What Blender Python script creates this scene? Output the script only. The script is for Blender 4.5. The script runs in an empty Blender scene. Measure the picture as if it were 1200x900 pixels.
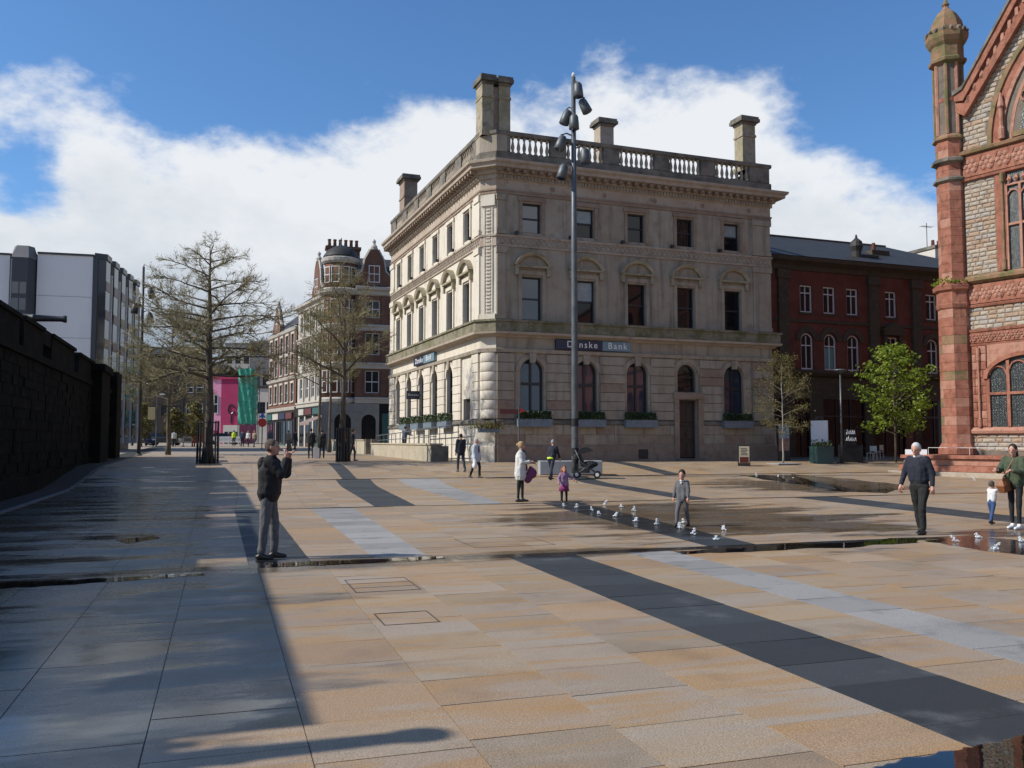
import bpy, bmesh, math, random
from mathutils import Vector, Matrix, Euler
random.seed(7)
R = math.radians
SC = bpy.context.scene
COL = SC.collection
# ------------------------------------------------------------------ camera, sky, sun, exposure
CAM_H, CAM_F, CAM_P, CAM_YAW = 1.7, 1050.0, math.atan(67 / 1050.0), R(18.2)
cd = bpy.data.cameras.new('camera'); cam = bpy.data.objects.new('camera', cd); COL.objects.link(cam)
cd.sensor_width = 36.0; cd.lens = 36.0 * CAM_F / 1200.0; cd.clip_start = 0.1; cd.clip_end = 5000
cam.location = (0, 0, CAM_H); cam.rotation_euler = (R(90) + CAM_P, 0, -CAM_YAW)
SC.camera = cam
SC.view_settings.view_transform = 'Standard'; SC.view_settings.look = 'None'
SC.view_settings.exposure = 0.0; SC.view_settings.gamma = 1.0
SUN_EL = R(39.5); SUN_DIR = Vector((-0.994, 0.108, 0))          # horizontal direction towards the sun
sd = bpy.data.lights.new('sun', 'SUN'); sun = bpy.data.objects.new('sun', sd); COL.objects.link(sun)
sd.energy = 5.0; sd.angle = R(0.53); sd.color = (1.0, 0.94, 0.85)
tosun = Vector((SUN_DIR.x * math.cos(SUN_EL), SUN_DIR.y * math.cos(SUN_EL), math.sin(SUN_EL)))
sun.rotation_euler = tosun.to_track_quat('Z', 'Y').to_euler(); sun.location = tosun * 100
SC.cycles.max_bounces = 6; SC.cycles.diffuse_bounces = 3; SC.cycles.glossy_bounces = 3
SC.cycles.transparent_max_bounces = 12; SC.cycles.use_denoising = True

W = bpy.data.worlds.new('World'); SC.world = W; W.use_nodes = True
nt = W.node_tree; nt.nodes.clear()
def N(t, **k):
    n = nt.nodes.new(t)
    for a, b in k.items(): setattr(n, a, b)
    return n
def L(a, b): nt.links.new(a, b)
def mth(op, a, b=None, c=None, clamp=False):
    n = N('ShaderNodeMath', operation=op); n.use_clamp = clamp
    for i, s in enumerate((a, b, c)):
        if s is None: continue
        if isinstance(s, (int, float)): n.inputs[i].default_value = s
        else: L(s, n.inputs[i])
    return n.outputs[0]
sky = N('ShaderNodeTexSky', sky_type='NISHITA'); sky.sun_disc = False
sky.sun_elevation = SUN_EL; sky.sun_rotation = math.atan2(SUN_DIR.x, SUN_DIR.y)
sky.air_density = 1.0; sky.dust_density = 0.6; sky.ozone_density = 2.0
tc = N('ShaderNodeTexCoord'); sep = N('ShaderNodeSeparateXYZ'); L(tc.outputs['Generated'], sep.inputs[0])
# cumulus bank round the horizon: its ragged upper edge rises and falls, patches of blue open in it
dz = sep.outputs[2]
def noise(scale, detail, rough, vec, w=0.0):
    n = N('ShaderNodeTexNoise', noise_dimensions='4D'); n.inputs['Scale'].default_value = scale
    n.inputs['Detail'].default_value = detail; n.inputs['Roughness'].default_value = rough
    n.inputs['W'].default_value = w; L(vec, n.inputs['Vector']); return n.outputs['Fac']
mp = N('ShaderNodeMapping'); mp.inputs['Scale'].default_value = (1, 1, 1.7); L(tc.outputs['Generated'], mp.inputs[0])
big = noise(2.6, 2, .5, mp.outputs[0], 3.1); fine = noise(7.5, 10, .56, mp.outputs[0], 1.7)
def bump(px, py, r, amp):                                        # one cumulus head, at a direction in the sky
    u = (px - 600) / CAM_F; v = (450 - py) / CAM_F
    fw = math.cos(CAM_P) - math.sin(CAM_P) * v; up = math.sin(CAM_P) + math.cos(CAM_P) * v
    d = Vector((u * math.cos(CAM_YAW) + fw * math.sin(CAM_YAW), -u * math.sin(CAM_YAW) + fw * math.cos(CAM_YAW), up)).normalized()
    n = N('ShaderNodeVectorMath', operation='DISTANCE'); L(tc.outputs['Generated'], n.inputs[0]); n.inputs[1].default_value = d
    q = mth('DIVIDE', n.outputs['Value'], r); q = mth('MULTIPLY', q, q); q = mth('MULTIPLY', q, -1.0)
    return mth('MULTIPLY', mth('EXPONENT', q), amp)
edge = mth('SUBTRACT', 0.315, dz)
dens = mth('MULTIPLY', edge, 5.0)
dens = mth('ADD', dens, mth('MULTIPLY', mth('SUBTRACT', fine, .5), 2.0))
mid = noise(17.0, 6, .6, mp.outputs[0], 5.5)
dens = mth('ADD', dens, mth('MULTIPLY', mth('SUBTRACT', big, .5), .6))
dens = mth('ADD', dens, mth('MULTIPLY', mth('SUBTRACT', mid, .5), .9))
for b in ((10, 110, .07, .26), (95, 85, .06, .34), (150, 95, .03, .2), (470, 125, .12, .50), (690, 110, .11, .42), (900, 110, .11, .48), (1030, 190, .09, .45), (330, 180, .1, .25), (230, 200, .1, .22), (130, 200, .08, .12),
          (225, 60, .11, -.5), (60, 20, .1, -.3), (320, 60, .16, -.45), (28, 215, .04, -.62), (330, 105, .10, -.45), (820, 115, .07, .4), (1120, 160, .08, -.5), (1105, 90, .1, -.6), (585, 50, .1, -.3), (760, 20, .14, -.4), (980, 20, .14, -.4), (720, 230, .15, .4), (300, 290, .2, .4)):
    dens = mth('ADD', dens, bump(*b))
cov = N('ShaderNodeMapRange', interpolation_type='SMOOTHSTEP'); cov.inputs['From Min'].default_value = -.16; cov.inputs['From Max'].default_value = .38
L(dens, cov.inputs['Value'])
sh = N('ShaderNodeMapRange'); sh.inputs['From Min'].default_value = .03; sh.inputs['From Max'].default_value = .27     # grey bases, white heads
L(mth('ADD', dz, mth('MULTIPLY', mth('SUBTRACT', noise(5.0, 7, .6, mp.outputs[0], 9.0), .5), .34)), sh.inputs['Value'])
cc = N('ShaderNodeMix', data_type='RGBA'); L(sh.outputs[0], cc.inputs['Factor'])
cc.inputs['A'].default_value = (.30, .39, .50, 1); cc.inputs['B'].default_value = (.84, .87, .91, 1)
bg1 = N('ShaderNodeBackground'); bg1.inputs['Strength'].default_value = .11
tint = N('ShaderNodeMix', data_type='RGBA', blend_type='MULTIPLY'); tint.inputs['Factor'].default_value = 1
tint.inputs['B'].default_value = (.72, 1.07, 1.40, 1); L(sky.outputs[0], tint.inputs['A']); L(tint.outputs['Result'], bg1.inputs['Color'])
bg2 = N('ShaderNodeBackground'); bg2.inputs['Strength'].default_value = 1.0; L(cc.outputs['Result'], bg2.inputs['Color'])
mx = N('ShaderNodeMixShader'); L(cov.outputs[0], mx.inputs[0]); L(bg1.outputs[0], mx.inputs[1]); L(bg2.outputs[0], mx.inputs[2])
wo = N('ShaderNodeOutputWorld'); L(mx.outputs[0], wo.inputs['Surface'])

# ------------------------------------------------------------------ ground level and picture-to-ground helpers
def ss(a, b, x):
    t = min(1, max(0, (x - a) / (b - a))); return t * t * (3 - 2 * t)
def gz(Y):                                                       # the square is level, then climbs gently up the street
    l = lambda a, b: min(1, max(0, (Y - a) / (b - a)))
    return .6 * ss(33, 45, Y) + .4 * l(45, 85) + .6 * l(85, 160)
def ray(px, py):
    u = (px - 600) / CAM_F; v = (450 - py) / CAM_F
    fw = math.cos(CAM_P) - math.sin(CAM_P) * v; up = math.sin(CAM_P) + math.cos(CAM_P) * v
    return Vector((u * math.cos(CAM_YAW) + fw * math.sin(CAM_YAW), -u * math.sin(CAM_YAW) + fw * math.cos(CAM_YAW), up)), fw
def at(px, py, Z):
    d, fw = ray(px, py); return Vector((0, 0, CAM_H)) + d * (Z / fw)
def gp(px, py):
    d, fw = ray(px, py); k = .5
    while k < 400:
        if CAM_H + d.z * k <= gz(d.y * k): break
        k += .02
    return Vector((d.x * k, d.y * k, gz(d.y * k)))

# ------------------------------------------------------------------ materials
def mat(name, base, rough=.8, var=(), bump=0, bscale=30, metal=0, spec=.5, attr=None, coat=0, emit=None):
    """var: list of (noise scale, colour, low, high[, z stretch]) blended over the base colour"""
    m = bpy.data.materials.new(name); m.use_nodes = True
    t = m.node_tree; b = t.nodes['Principled BSDF']; ge = t.nodes.new('ShaderNodeNewGeometry')
    def link(a, c): t.links.new(a, c)
    cur = None
    rgb = t.nodes.new('ShaderNodeRGB'); rgb.outputs[0].default_value = (*base, 1); cur = rgb.outputs[0]
    if attr:
        a = t.nodes.new('ShaderNodeAttribute'); a.attribute_name = attr; cur = a.outputs['Color']
    for i, v in enumerate(var):
        mpn = t.nodes.new('ShaderNodeMapping'); link(ge.outputs['Position'], mpn.inputs[0])
        st = v[4] if len(v) > 4 else (1, 1, 1)
        mpn.inputs['Scale'].default_value = st; mpn.inputs['Location'].default_value = (i * 7.3, i * 3.1, i * 1.7)
        n = t.nodes.new('ShaderNodeTexNoise'); n.inputs['Scale'].default_value = v[0]; n.inputs['Detail'].default_value = 5
        n.inputs['Roughness'].default_value = .62; link(mpn.outputs[0], n.inputs['Vector'])
        r = t.nodes.new('ShaderNodeMapRange'); r.inputs['From Min'].default_value = v[2]; r.inputs['From Max'].default_value = v[3]
        link(n.outputs['Fac'], r.inputs['Value'])
        x = t.nodes.new('ShaderNodeMix'); x.data_type = 'RGBA'; link(r.outputs[0], x.inputs['Factor'])
        link(cur, x.inputs['A'])
        if len(v) > 5:
            x.blend_type = v[5]
        x.inputs['B'].default_value = (*v[1], 1); cur = x.outputs['Result']
    link(cur, b.inputs['Base Color'])
    b.inputs['Roughness'].default_value = rough; b.inputs['Metallic'].default_value = metal
    b.inputs['Specular IOR Level'].default_value = spec; b.inputs['Coat Weight'].default_value = coat
    if emit: b.inputs['Emission Color'].default_value = (*emit[:3], 1); b.inputs['Emission Strength'].default_value = emit[3]
    if bump:
        n = t.nodes.new('ShaderNodeTexNoise'); n.inputs['Scale'].default_value = bscale; n.inputs['Detail'].default_value = 6
        link(ge.outputs['Position'], n.inputs['Vector'])
        bp = t.nodes.new('ShaderNodeBump'); bp.inputs['Strength'].default_value = bump; bp.inputs['Distance'].default_value = .03
        link(n.outputs['Fac'], bp.inputs['Height']); link(bp.outputs[0], b.inputs['Normal'])
    return m
UP = (.5, .5, 3.2)
M = {}
M['ashlar'] = mat('weathered ashlar darkened as shaded', (.295, .248, .185), .85, [(.35, (.38, .33, .26), .35, .7), (1.6, (.22, .17, .12), .5, .8), (2.2, (.32, .21, .14), .60, .84), (.9, (.13, .11, .09), .50, .80, (3.0, 3.0, .22))], .35, 14)  # weathered stone of the bank front, darkened so shade sits in its colour
M['ashlar_lit'] = mat('sandstone ashlar lightened as sunlit', (.58, .52, .42), .85, [(.5, (.64, .585, .49), .35, .7), (2.0, (.36, .30, .22), .55, .85), (1.1, (.22, .19, .145), .54, .88, (3.0, 3.0, .25))], .35, 14)  # paler copy of the ashlar for the sunny side, sunlight painted into it
M['joint'] = mat('stone joint', (.17, .14, .11), .9, [(2, (.10, .085, .07), .4, .7)], .3, 20)
M['mossy'] = mat('mossy weathered stone', (.22, .19, .135), .9, [(1.4, (.115, .115, .05), .42, .62), (5, (.30, .27, .19), .55, .75), (2.2, (.08, .075, .06), .55, .8)], .5, 12)
M['cornice'] = mat('weathered cornice stone', (.36, .29, .22), .88, [(1.2, (.42, .36, .29), .4, .7), (3, (.26, .17, .12), .52, .8), (1.5, (.14, .12, .09), .58, .85)], .35, 14)
M['lichen'] = mat('lichen spotted stone', (.33, .28, .20), .9, [(1.4, (.22, .20, .10), .45, .7), (5, (.40, .36, .28), .55, .75), (2.2, (.10, .085, .065), .52, .8)], .5, 12)
M['stained'] = mat('blackened stone', (.19, .165, .13), .9, [(1.2, (.075, .072, .06), .4, .65), (4, (.27, .23, .18), .55, .8)], .5, 12)
M['redband'] = mat('reddish sandstone', (.25, .18, .13), .88, [(1.2, (.30, .24, .185), .4, .7), (3, (.17, .105, .075), .5, .8)], .35, 14)
M['glass'] = mat('window glass', (.008, .010, .013), .03, (), 0, spec=.42)
M['glass_blue'] = mat('clear window glass', (.02, .035, .06), .04, (), 0, spec=.9, coat=.6)
M['blind'] = mat('pale roller blind behind glass', (.28, .32, .33), .25, [(3, (.22, .26, .27), .4, .6)], 0)
M['sash'] = mat('dark painted sash', (.02, .02, .025), .45)
M['sash_white'] = mat('white painted sash', (.62, .62, .60), .5)
M['navy'] = mat('navy sign panel', (.012, .018, .05), .35)
M['steelblue'] = mat('blue grey sign panel', (.16, .24, .29), .4)
M['white'] = mat('white lettering', (.8, .8, .8), .5)
M['metal'] = mat('galvanised grey steel', (.11, .12, .125), .5, [(5, (.065, .075, .08), .4, .65, (1, 1, .4))], metal=.3)
M['darkmetal'] = mat('black painted steel', (.018, .019, .02), .45)
M['zinc'] = mat('blue grey zinc planter', (.16, .20, .235), .5, [(4, (.11, .14, .17), .4, .7)])
M['hedge'] = mat('clipped box leaves', (.045, .075, .02), .6, [(8, (.02, .035, .01), .4, .6), (14, (.09, .13, .035), .55, .75)])
M['slate'] = mat('dark slate', (.042, .042, .040), .55, [(1.5, (.06, .058, .054), .4, .7), (6, (.03, .031, .031), .5, .7)], .3, 25, spec=.2)
M['brick'] = mat('red brick', (.135, .048, .034), .9, [(1.0, (.175, .07, .05), .4, .7), (9, (.115, .042, .03), .5, .75), (.7, (.06, .03, .024), .55, .85)], .4, 40, spec=.15)
M['brownstone'] = mat('brown stone dressing', (.085, .068, .048), .9, [(1.3, (.065, .057, .042), .4, .7), (5, (.16, .13, .09), .55, .8)], .4, 14, spec=.15)
M['red_sand'] = mat('red sandstone', (.29, .115, .075), .88, [(1.1, (.36, .165, .11), .4, .7), (3.5, (.19, .065, .042), .46, .72), (1.7, (.10, .062, .04), .52, .8, (2, 2, .5))], .45, 16, spec=.25)
M['red_sand2'] = mat('paler red sandstone', (.36, .175, .12), .88, [(1.1, (.41, .225, .16), .4, .7), (3.5, (.24, .10, .065), .46, .75), (1.7, (.15, .09, .055), .58, .85, (2, 2, .5))], .45, 16)
M['moss_red'] = mat('moss stained red stone', (.26, .15, .085), .92, [(1.5, (.12, .115, .045), .42, .62), (4, (.07, .055, .035), .55, .8)], .5, 12)
M['rubble1'] = mat('buff rock faced stone', (.37, .31, .24), .92, [(2.5, (.26, .21, .155), .45, .75), (7, (.45, .39, .32), .5, .8)], .8, 14)
M['rubble2'] = mat('grey rock faced stone', (.33, .295, .255), .92, [(2.5, (.23, .20, .165), .45, .75), (7, (.41, .38, .335), .5, .8)], .8, 14)
M['rubble3'] = mat('tan rock faced stone', (.34, .24, .165), .92, [(2.5, (.24, .155, .10), .45, .75), (7, (.42, .33, .25), .5, .8)], .8, 14)
M['lead_glass'] = mat('leaded glass', (.022, .028, .028), .22, [(9, (.05, .06, .06), .45, .6), (4, (.015, .02, .02), .5, .7)], .6, 30)
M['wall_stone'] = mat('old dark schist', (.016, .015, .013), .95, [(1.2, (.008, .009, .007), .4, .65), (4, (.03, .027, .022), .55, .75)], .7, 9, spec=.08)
M['iron'] = mat('black cast iron', (.02, .02, .021), .5)
M['twig'] = mat('pale olive twigs', (.30, .26, .15), .9, [(3, (.20, .16, .09), .4, .65), (1, (.32, .30, .14), .5, .75)])
M['bark'] = mat('grey brown bark', (.12, .098, .072), .95, [(6, (.055, .045, .033), .4, .65, (2, 2, .4)), (2, (.13, .125, .075), .55, .75)], .6, 30)
M['birchbark'] = mat('pale birch bark', (.28, .26, .22), .85, [(5, (.09, .08, .07), .56, .68, (1, 1, 3))], .4, 30)
M['bud'] = mat('olive spring buds', (.22, .19, .07), .7, [(3, (.10, .10, .032), .4, .6), (5, (.22, .16, .06), .55, .75)])
M['leaf'] = mat('fresh green leaves', (.22, .29, .025), .55, [(1.6, (.15, .22, .02), .4, .6), (5, (.31, .36, .045), .5, .75)])
M['leaf_yellow'] = mat('young yellowish leaves', (.165, .155, .04), .6, [(2, (.13, .085, .03), .42, .6), (5, (.12, .15, .03), .5, .75)])
M['modern_white'] = mat('white rendered panel', (.72, .72, .72), .7, [(.15, (.67, .67, .68), .4, .7), (.6, (.60, .61, .62), .55, .85, (1, 1, .3))])
M['modern_dark'] = mat('dark cladding', (.03, .035, .045), .35)
M['curtain'] = mat('tinted glazing', (.02, .035, .055), .06, (), 0, spec=.5)
M['brownpanel'] = mat('brown spandrel', (.11, .065, .05), .4)
M['pink'] = mat('pink render', (.62, .065, .22), .7, [(.6, (.55, .05, .19), .4, .7)])
M['palepink'] = mat('pale pink render', (.72, .30, .46), .7, [(.6, (.66, .26, .4), .4, .7)])
M['plum'] = mat('crimson render', (.40, .022, .10), .7, [(.6, (.33, .02, .09), .4, .7)])
M['net'] = mat('green debris netting', (.07, .40, .27), .8, [(.5, (.09, .45, .30), .45, .7), (2.5, (.03, .25, .15), .5, .75)], .5, 2)
M['cream'] = mat('cream painted stone', (.56, .53, .47), .8, [(.5, (.48, .45, .39), .4, .7), (2, (.45, .42, .36), .6, .85)])
M['greywall'] = mat('grey render', (.17, .17, .17), .8, [(.3, (.13, .13, .13), .4, .7)])
M['darkwall'] = mat('dark brown brick', (.034, .026, .022), .9, [(.4, (.024, .02, .018), .4, .7)])
M['shopdark'] = mat('dark shopfront', (.014, .014, .015), .5, [(.8, (.03, .027, .024), .45, .7)], spec=.15)
M['brick_dull'] = mat('sooty orange brick', (.15, .078, .055), .9, [(1.0, (.19, .11, .08), .4, .7), (9, (.10, .05, .035), .5, .75), (.7, (.06, .04, .032), .55, .85)], .4, 40, spec=.15)
M['dressing'] = mat('greyed cream dressing', (.44, .41, .36), .85, [(.6, (.36, .335, .29), .4, .7), (2, (.27, .25, .21), .55, .85)])
M['groundstone'] = mat('grey stone ground floor', (.26, .25, .23), .85, [(.6, (.20, .19, .17), .4, .7), (2, (.13, .12, .11), .55, .85)])
M['teal'] = mat('teal shopfront', (.02, .09, .085), .4)
M['red'] = mat('red plastic', (.55, .03, .025), .45)
M['black'] = mat('black fabric', (.012, .012, .014), .8)
M['granite'] = mat('grey granite block', (.33, .345, .36), .6, [(60, (.22, .23, .24), .5, .6)])
M['granite_dark'] = mat('dark granite', (.055, .06, .066), .5, [(60, (.08, .085, .09), .5, .6)])
M['ramp'] = mat('buff ramp wall', (.40, .35, .26), .9, [(1.2, (.30, .27, .19), .4, .7), (4, (.16, .15, .1), .58, .8)], .4, 12)

for k_ in ('leaf', 'leaf_yellow', 'bud'):                          # thin leaves let light through
    t_ = M[k_].node_tree; p_ = t_.nodes['Principled BSDF']; c_ = p_.inputs['Base Color'].links[0].from_socket
    tl = t_.nodes.new('ShaderNodeBsdfTranslucent'); t_.links.new(c_, tl.inputs[0]); ms = t_.nodes.new('ShaderNodeMixShader'); ms.inputs[0].default_value = .45
    t_.links.new(p_.outputs[0], ms.inputs[1]); t_.links.new(tl.outputs[0], ms.inputs[2]); t_.links.new(ms.outputs[0], t_.nodes['Material Output'].inputs['Surface'])
# ------------------------------------------------------------------ mesh helpers
class MB:
    def __init__(s, mx=None): s.v = []; s.f = []; s.m = []; s.mx = mx
    def add(s, vs, fs, mi=0):
        o = len(s.v)
        for p in vs:
            p = Vector(p); s.v.append(s.mx @ p if s.mx else p)
        for f in fs: s.f.append([i + o for i in f]); s.m.append(mi)
    def box(s, x0, y0, z0, x1, y1, z1, mi=0):
        s.add([(x0, y0, z0), (x1, y0, z0), (x1, y1, z0), (x0, y1, z0), (x0, y0, z1), (x1, y0, z1), (x1, y1, z1), (x0, y1, z1)],
              [(3, 2, 1, 0), (4, 5, 6, 7), (0, 1, 5, 4), (1, 2, 6, 5), (2, 3, 7, 6), (3, 0, 4, 7)], mi)
    def bbox(s, x0, y0, z0, x1, y1, z1, c, mi=0):             # box with its front (-y) edges chamfered by c
        a = [(x0, y0 + c, z0), (x1, y0 + c, z0), (x1, y0 + c, z1), (x0, y0 + c, z1)]
        b = [(x0 + c, y0, z0 + c), (x1 - c, y0, z0 + c), (x1 - c, y0, z1 - c), (x0 + c, y0, z1 - c)]
        d = [(x0, y1, z0), (x1, y1, z0), (x1, y1, z1), (x0, y1, z1)]
        fs = [(4, 5, 6, 7)]
        for i in range(4):
            j = (i + 1) % 4; fs += [(i, j, 4 + j, 4 + i), (8 + i, 8 + j, j, i)]
        s.add(a + b + d, fs, mi)
    def prism(s, pts, z0, z1, mi=0):                           # pts anticlockwise in xy
        n = len(pts)
        s.add([(x, y, z0) for x, y in pts] + [(x, y, z1) for x, y in pts],
              [list(range(n))[::-1], list(range(n, 2 * n))] + [(i, (i + 1) % n, n + (i + 1) % n, n + i) for i in range(n)], mi)
    def prism_y(s, pts, y0, y1, mi=0):                         # pts anticlockwise in xz seen from -y
        n = len(pts)
        s.add([(x, y0, z) for x, z in pts] + [(x, y1, z) for x, z in pts],
              [list(range(n)), list(range(n, 2 * n))[::-1]] + [((i + 1) % n, i, n + i, n + (i + 1) % n) for i in range(n)], mi)
    def tube(s, pts, rad, n=8, mi=0, cap=True):
        pts = [Vector(p) for p in pts]
        if not hasattr(rad, '__len__'): rad = [rad] * len(pts)
        vs = []; prev = None
        for i, p in enumerate(pts):
            t = (pts[min(i + 1, len(pts) - 1)] - pts[max(i - 1, 0)])
            t = t.normalized() if t.length > 1e-9 else Vector((0, 0, 1))
            ref = prev if prev is not None else (Vector((0, 0, 1)) if abs(t.z) < .9 else Vector((1, 0, 0)))
            a = t.cross(ref)
            if a.length < 1e-4: a = t.cross(Vector((0.3, 1, 0.2)))
            a.normalize(); b = a.cross(t).normalized(); prev = b
            for k in range(n):
                an = 2 * math.pi * k / n; vs.append(p + (a * math.cos(an) + b * math.sin(an)) * rad[i])
        fs = []
        for i in range(len(pts) - 1):
            for k in range(n):
                k2 = (k + 1) % n; fs.append((i * n + k, i * n + k2, (i + 1) * n + k2, (i + 1) * n + k))
        if cap: fs += [list(range(n))[::-1], list(range((len(pts) - 1) * n, len(pts) * n))]
        s.add(vs, fs, mi)
    def lathe(s, prof, c=(0, 0, 0), n=12, mi=0, ax=None):      # prof: (r, z)
        vs = []; fs = []
        for r, z in prof:
            for k in range(n):
                an = 2 * math.pi * (k + .5) / n; vs.append((c[0] + r * math.cos(an), c[1] + r * math.sin(an), c[2] + z))
        for i in range(len(prof) - 1):
            for k in range(n):
                k2 = (k + 1) % n; fs.append((i * n + k, i * n + k2, (i + 1) * n + k2, (i + 1) * n + k))
        fs += [list(range(n))[::-1], list(range((len(prof) - 1) * n, len(prof) * n))]
        if ax is not None: vs = [Vector(c) + ax @ (Vector(p) - Vector(c)) for p in vs]
        s.add(vs, fs, mi)
    def ball(s, c, r, mi=0, n=8, ax=None):
        rx, ry, rz = r if hasattr(r, '__len__') else (r, r, r)
        vs = []; fs = []; m = max(4, n // 2 + 1)
        for i in range(m + 1):
            th = math.pi * i / m
            for k in range(n):
                ph = 2 * math.pi * k / n
                p = Vector((rx * math.sin(th) * math.cos(ph), ry * math.sin(th) * math.sin(ph), rz * math.cos(th)))
                vs.append(Vector(c) + (ax @ p if ax is not None else p))
        for i in range(m):
            for k in range(n):
                k2 = (k + 1) % n; fs.append((i * n + k, (i + 1) * n + k, (i + 1) * n + k2, i * n + k2))
        s.add(vs, fs, mi)
    def sweep(s, path, prof, mi=0, closed=False):              # path in xy, outward on its right-hand side; prof: (out, z) from bottom to top
        n = len(path); rings = []
        P = [Vector((p[0], p[1])) for p in path]
        for i in range(n):
            def nrm(a, b):
                d = (b - a).normalized(); return Vector((d.y, -d.x))
            if closed or 0 < i < n - 1:
                n1 = nrm(P[i - 1], P[i]); n2 = nrm(P[i], P[(i + 1) % n]); m = (n1 + n2)
                m = m / max(.3, m.dot(n1)) if m.length > 1e-6 else n1
            elif i == 0: m = nrm(P[0], P[1])
            else: m = nrm(P[-2], P[-1])
            rings.append([(P[i].x + m.x * o, P[i].y + m.y * o, z) for o, z in prof])
        k = len(prof); vs = [q for r in rings for q in r]; fs = []
        for i in range(n if closed else n - 1):
            j = (i + 1) % n
            for q in range(k - 1): fs.append((i * k + q, j * k + q, j * k + q + 1, i * k + q + 1))
        if not closed: fs += [list(range(k))[::-1], list(range((n - 1) * k, n * k))]
        s.add(vs, fs, mi)
    def mesh(s, name, mats, smooth=False):
        me = bpy.data.meshes.new(name); me.from_pydata([tuple(v) for v in s.v], [], s.f)
        for m in (mats if isinstance(mats, (list, tuple)) else [mats]): me.materials.append(M[m] if isinstance(m, str) else m)
        if any(s.m): me.polygons.foreach_set('material_index', s.m)
        if smooth: me.polygons.foreach_set('use_smooth', [True] * len(me.polygons))
        me.update(); return me
    def build(s, name, mats, parent=None, smooth=False, loc=None, rz=0, **k):
        return place(name, s.mesh(name, mats, smooth), parent, loc, rz, **k)
def props(o, k):
    for a, b in k.items():
        if b is not None: o[a] = b
def place(name, me, parent=None, loc=None, rz=0, **k):
    o = bpy.data.objects.new(name, me); COL.objects.link(o)
    if parent: o.parent = parent
    if loc is not None: o.location = loc
    if rz: o.rotation_euler = (0, 0, rz)
    props(o, k); return o
def thing(name, label, category, loc=(0, 0, 0), rz=0, group=None, **k):
    return place(name, None, None, loc, rz, label=label, category=category, group=group, **k)
def copy_thing(o, loc, rz, label=None, scale=None):
    r = o.copy(); COL.objects.link(r); r.location = loc; r.rotation_euler = (0, 0, rz)
    if label: r['label'] = label
    if scale: r.scale = scale
    for c in o.children:
        d = c.copy(); COL.objects.link(d); d.parent = r
        for g in c.children:
            e = g.copy(); COL.objects.link(e); e.parent = d
    return r
def arc(cx, cz, r, a0, a1, n, rz=None):
    rz = rz or r
    return [(cx + r * math.cos(a0 + (a1 - a0) * i / n), cz + rz * math.sin(a0 + (a1 - a0) * i / n)) for i in range(n + 1)]
def wall_holes(mb, u0, u1, z0, z1, holes, depth=.3, mi=0, y=0.0):
    """front skin at local y, holes: (u0,u1,z0,z1,arch rise or 0); reveals run back by depth"""
    us = sorted({u0, u1, *[h[0] for h in holes], *[h[1] for h in holes]}); zs = sorted({z0, z1, *[h[2] for h in holes], *[h[3] for h in holes]})
    us = [u for u in us if u0 - 1e-6 <= u <= u1 + 1e-6]; zs = [z for z in zs if z0 - 1e-6 <= z <= z1 + 1e-6]
    for a, b in zip(us, us[1:]):
        for c, d in zip(zs, zs[1:]):
            m = ((a + b) / 2, (c + d) / 2)
            if any(h[0] < m[0] < h[1] and h[2] < m[1] < h[3] for h in holes): continue
            mb.add([(a, y, c), (b, y, c), (b, y, d), (a, y, d)], [(0, 1, 2, 3)], mi)
    for h in holes:
        a, b, c, d, r = h; cx = (a + b) / 2; hw = (b - a) / 2
        top = [(b, d - r), (a, d - r)] if not r else arc(cx, d - r, hw, 0, math.pi, 12, r)
        loop = [(a, c), (b, c)] + top
        n = len(loop)
        mb.add([(p[0], y, p[1]) for p in loop] + [(p[0], y + depth, p[1]) for p in loop],
               [(i, n + i, n + (i + 1) % n, (i + 1) % n) for i in range(n)], mi)
        if r:
            k = len(top) // 2
            right = [(b, d)] + top[:k + 1][::-1]; left = [(a, d)] + top[k:][::-1]
            mb.add([(p[0], y, p[1]) for p in right], [list(range(len(right)))[::-1]], mi)
            mb.add([(p[0], y, p[1]) for p in left], [list(range(len(left)))[::-1]], mi)
def fset(parent, rz):                                             # a frame for a facade: an offset matrix in the thing's own axes
    return Matrix.Rotation(rz, 4, 'Z')
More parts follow.
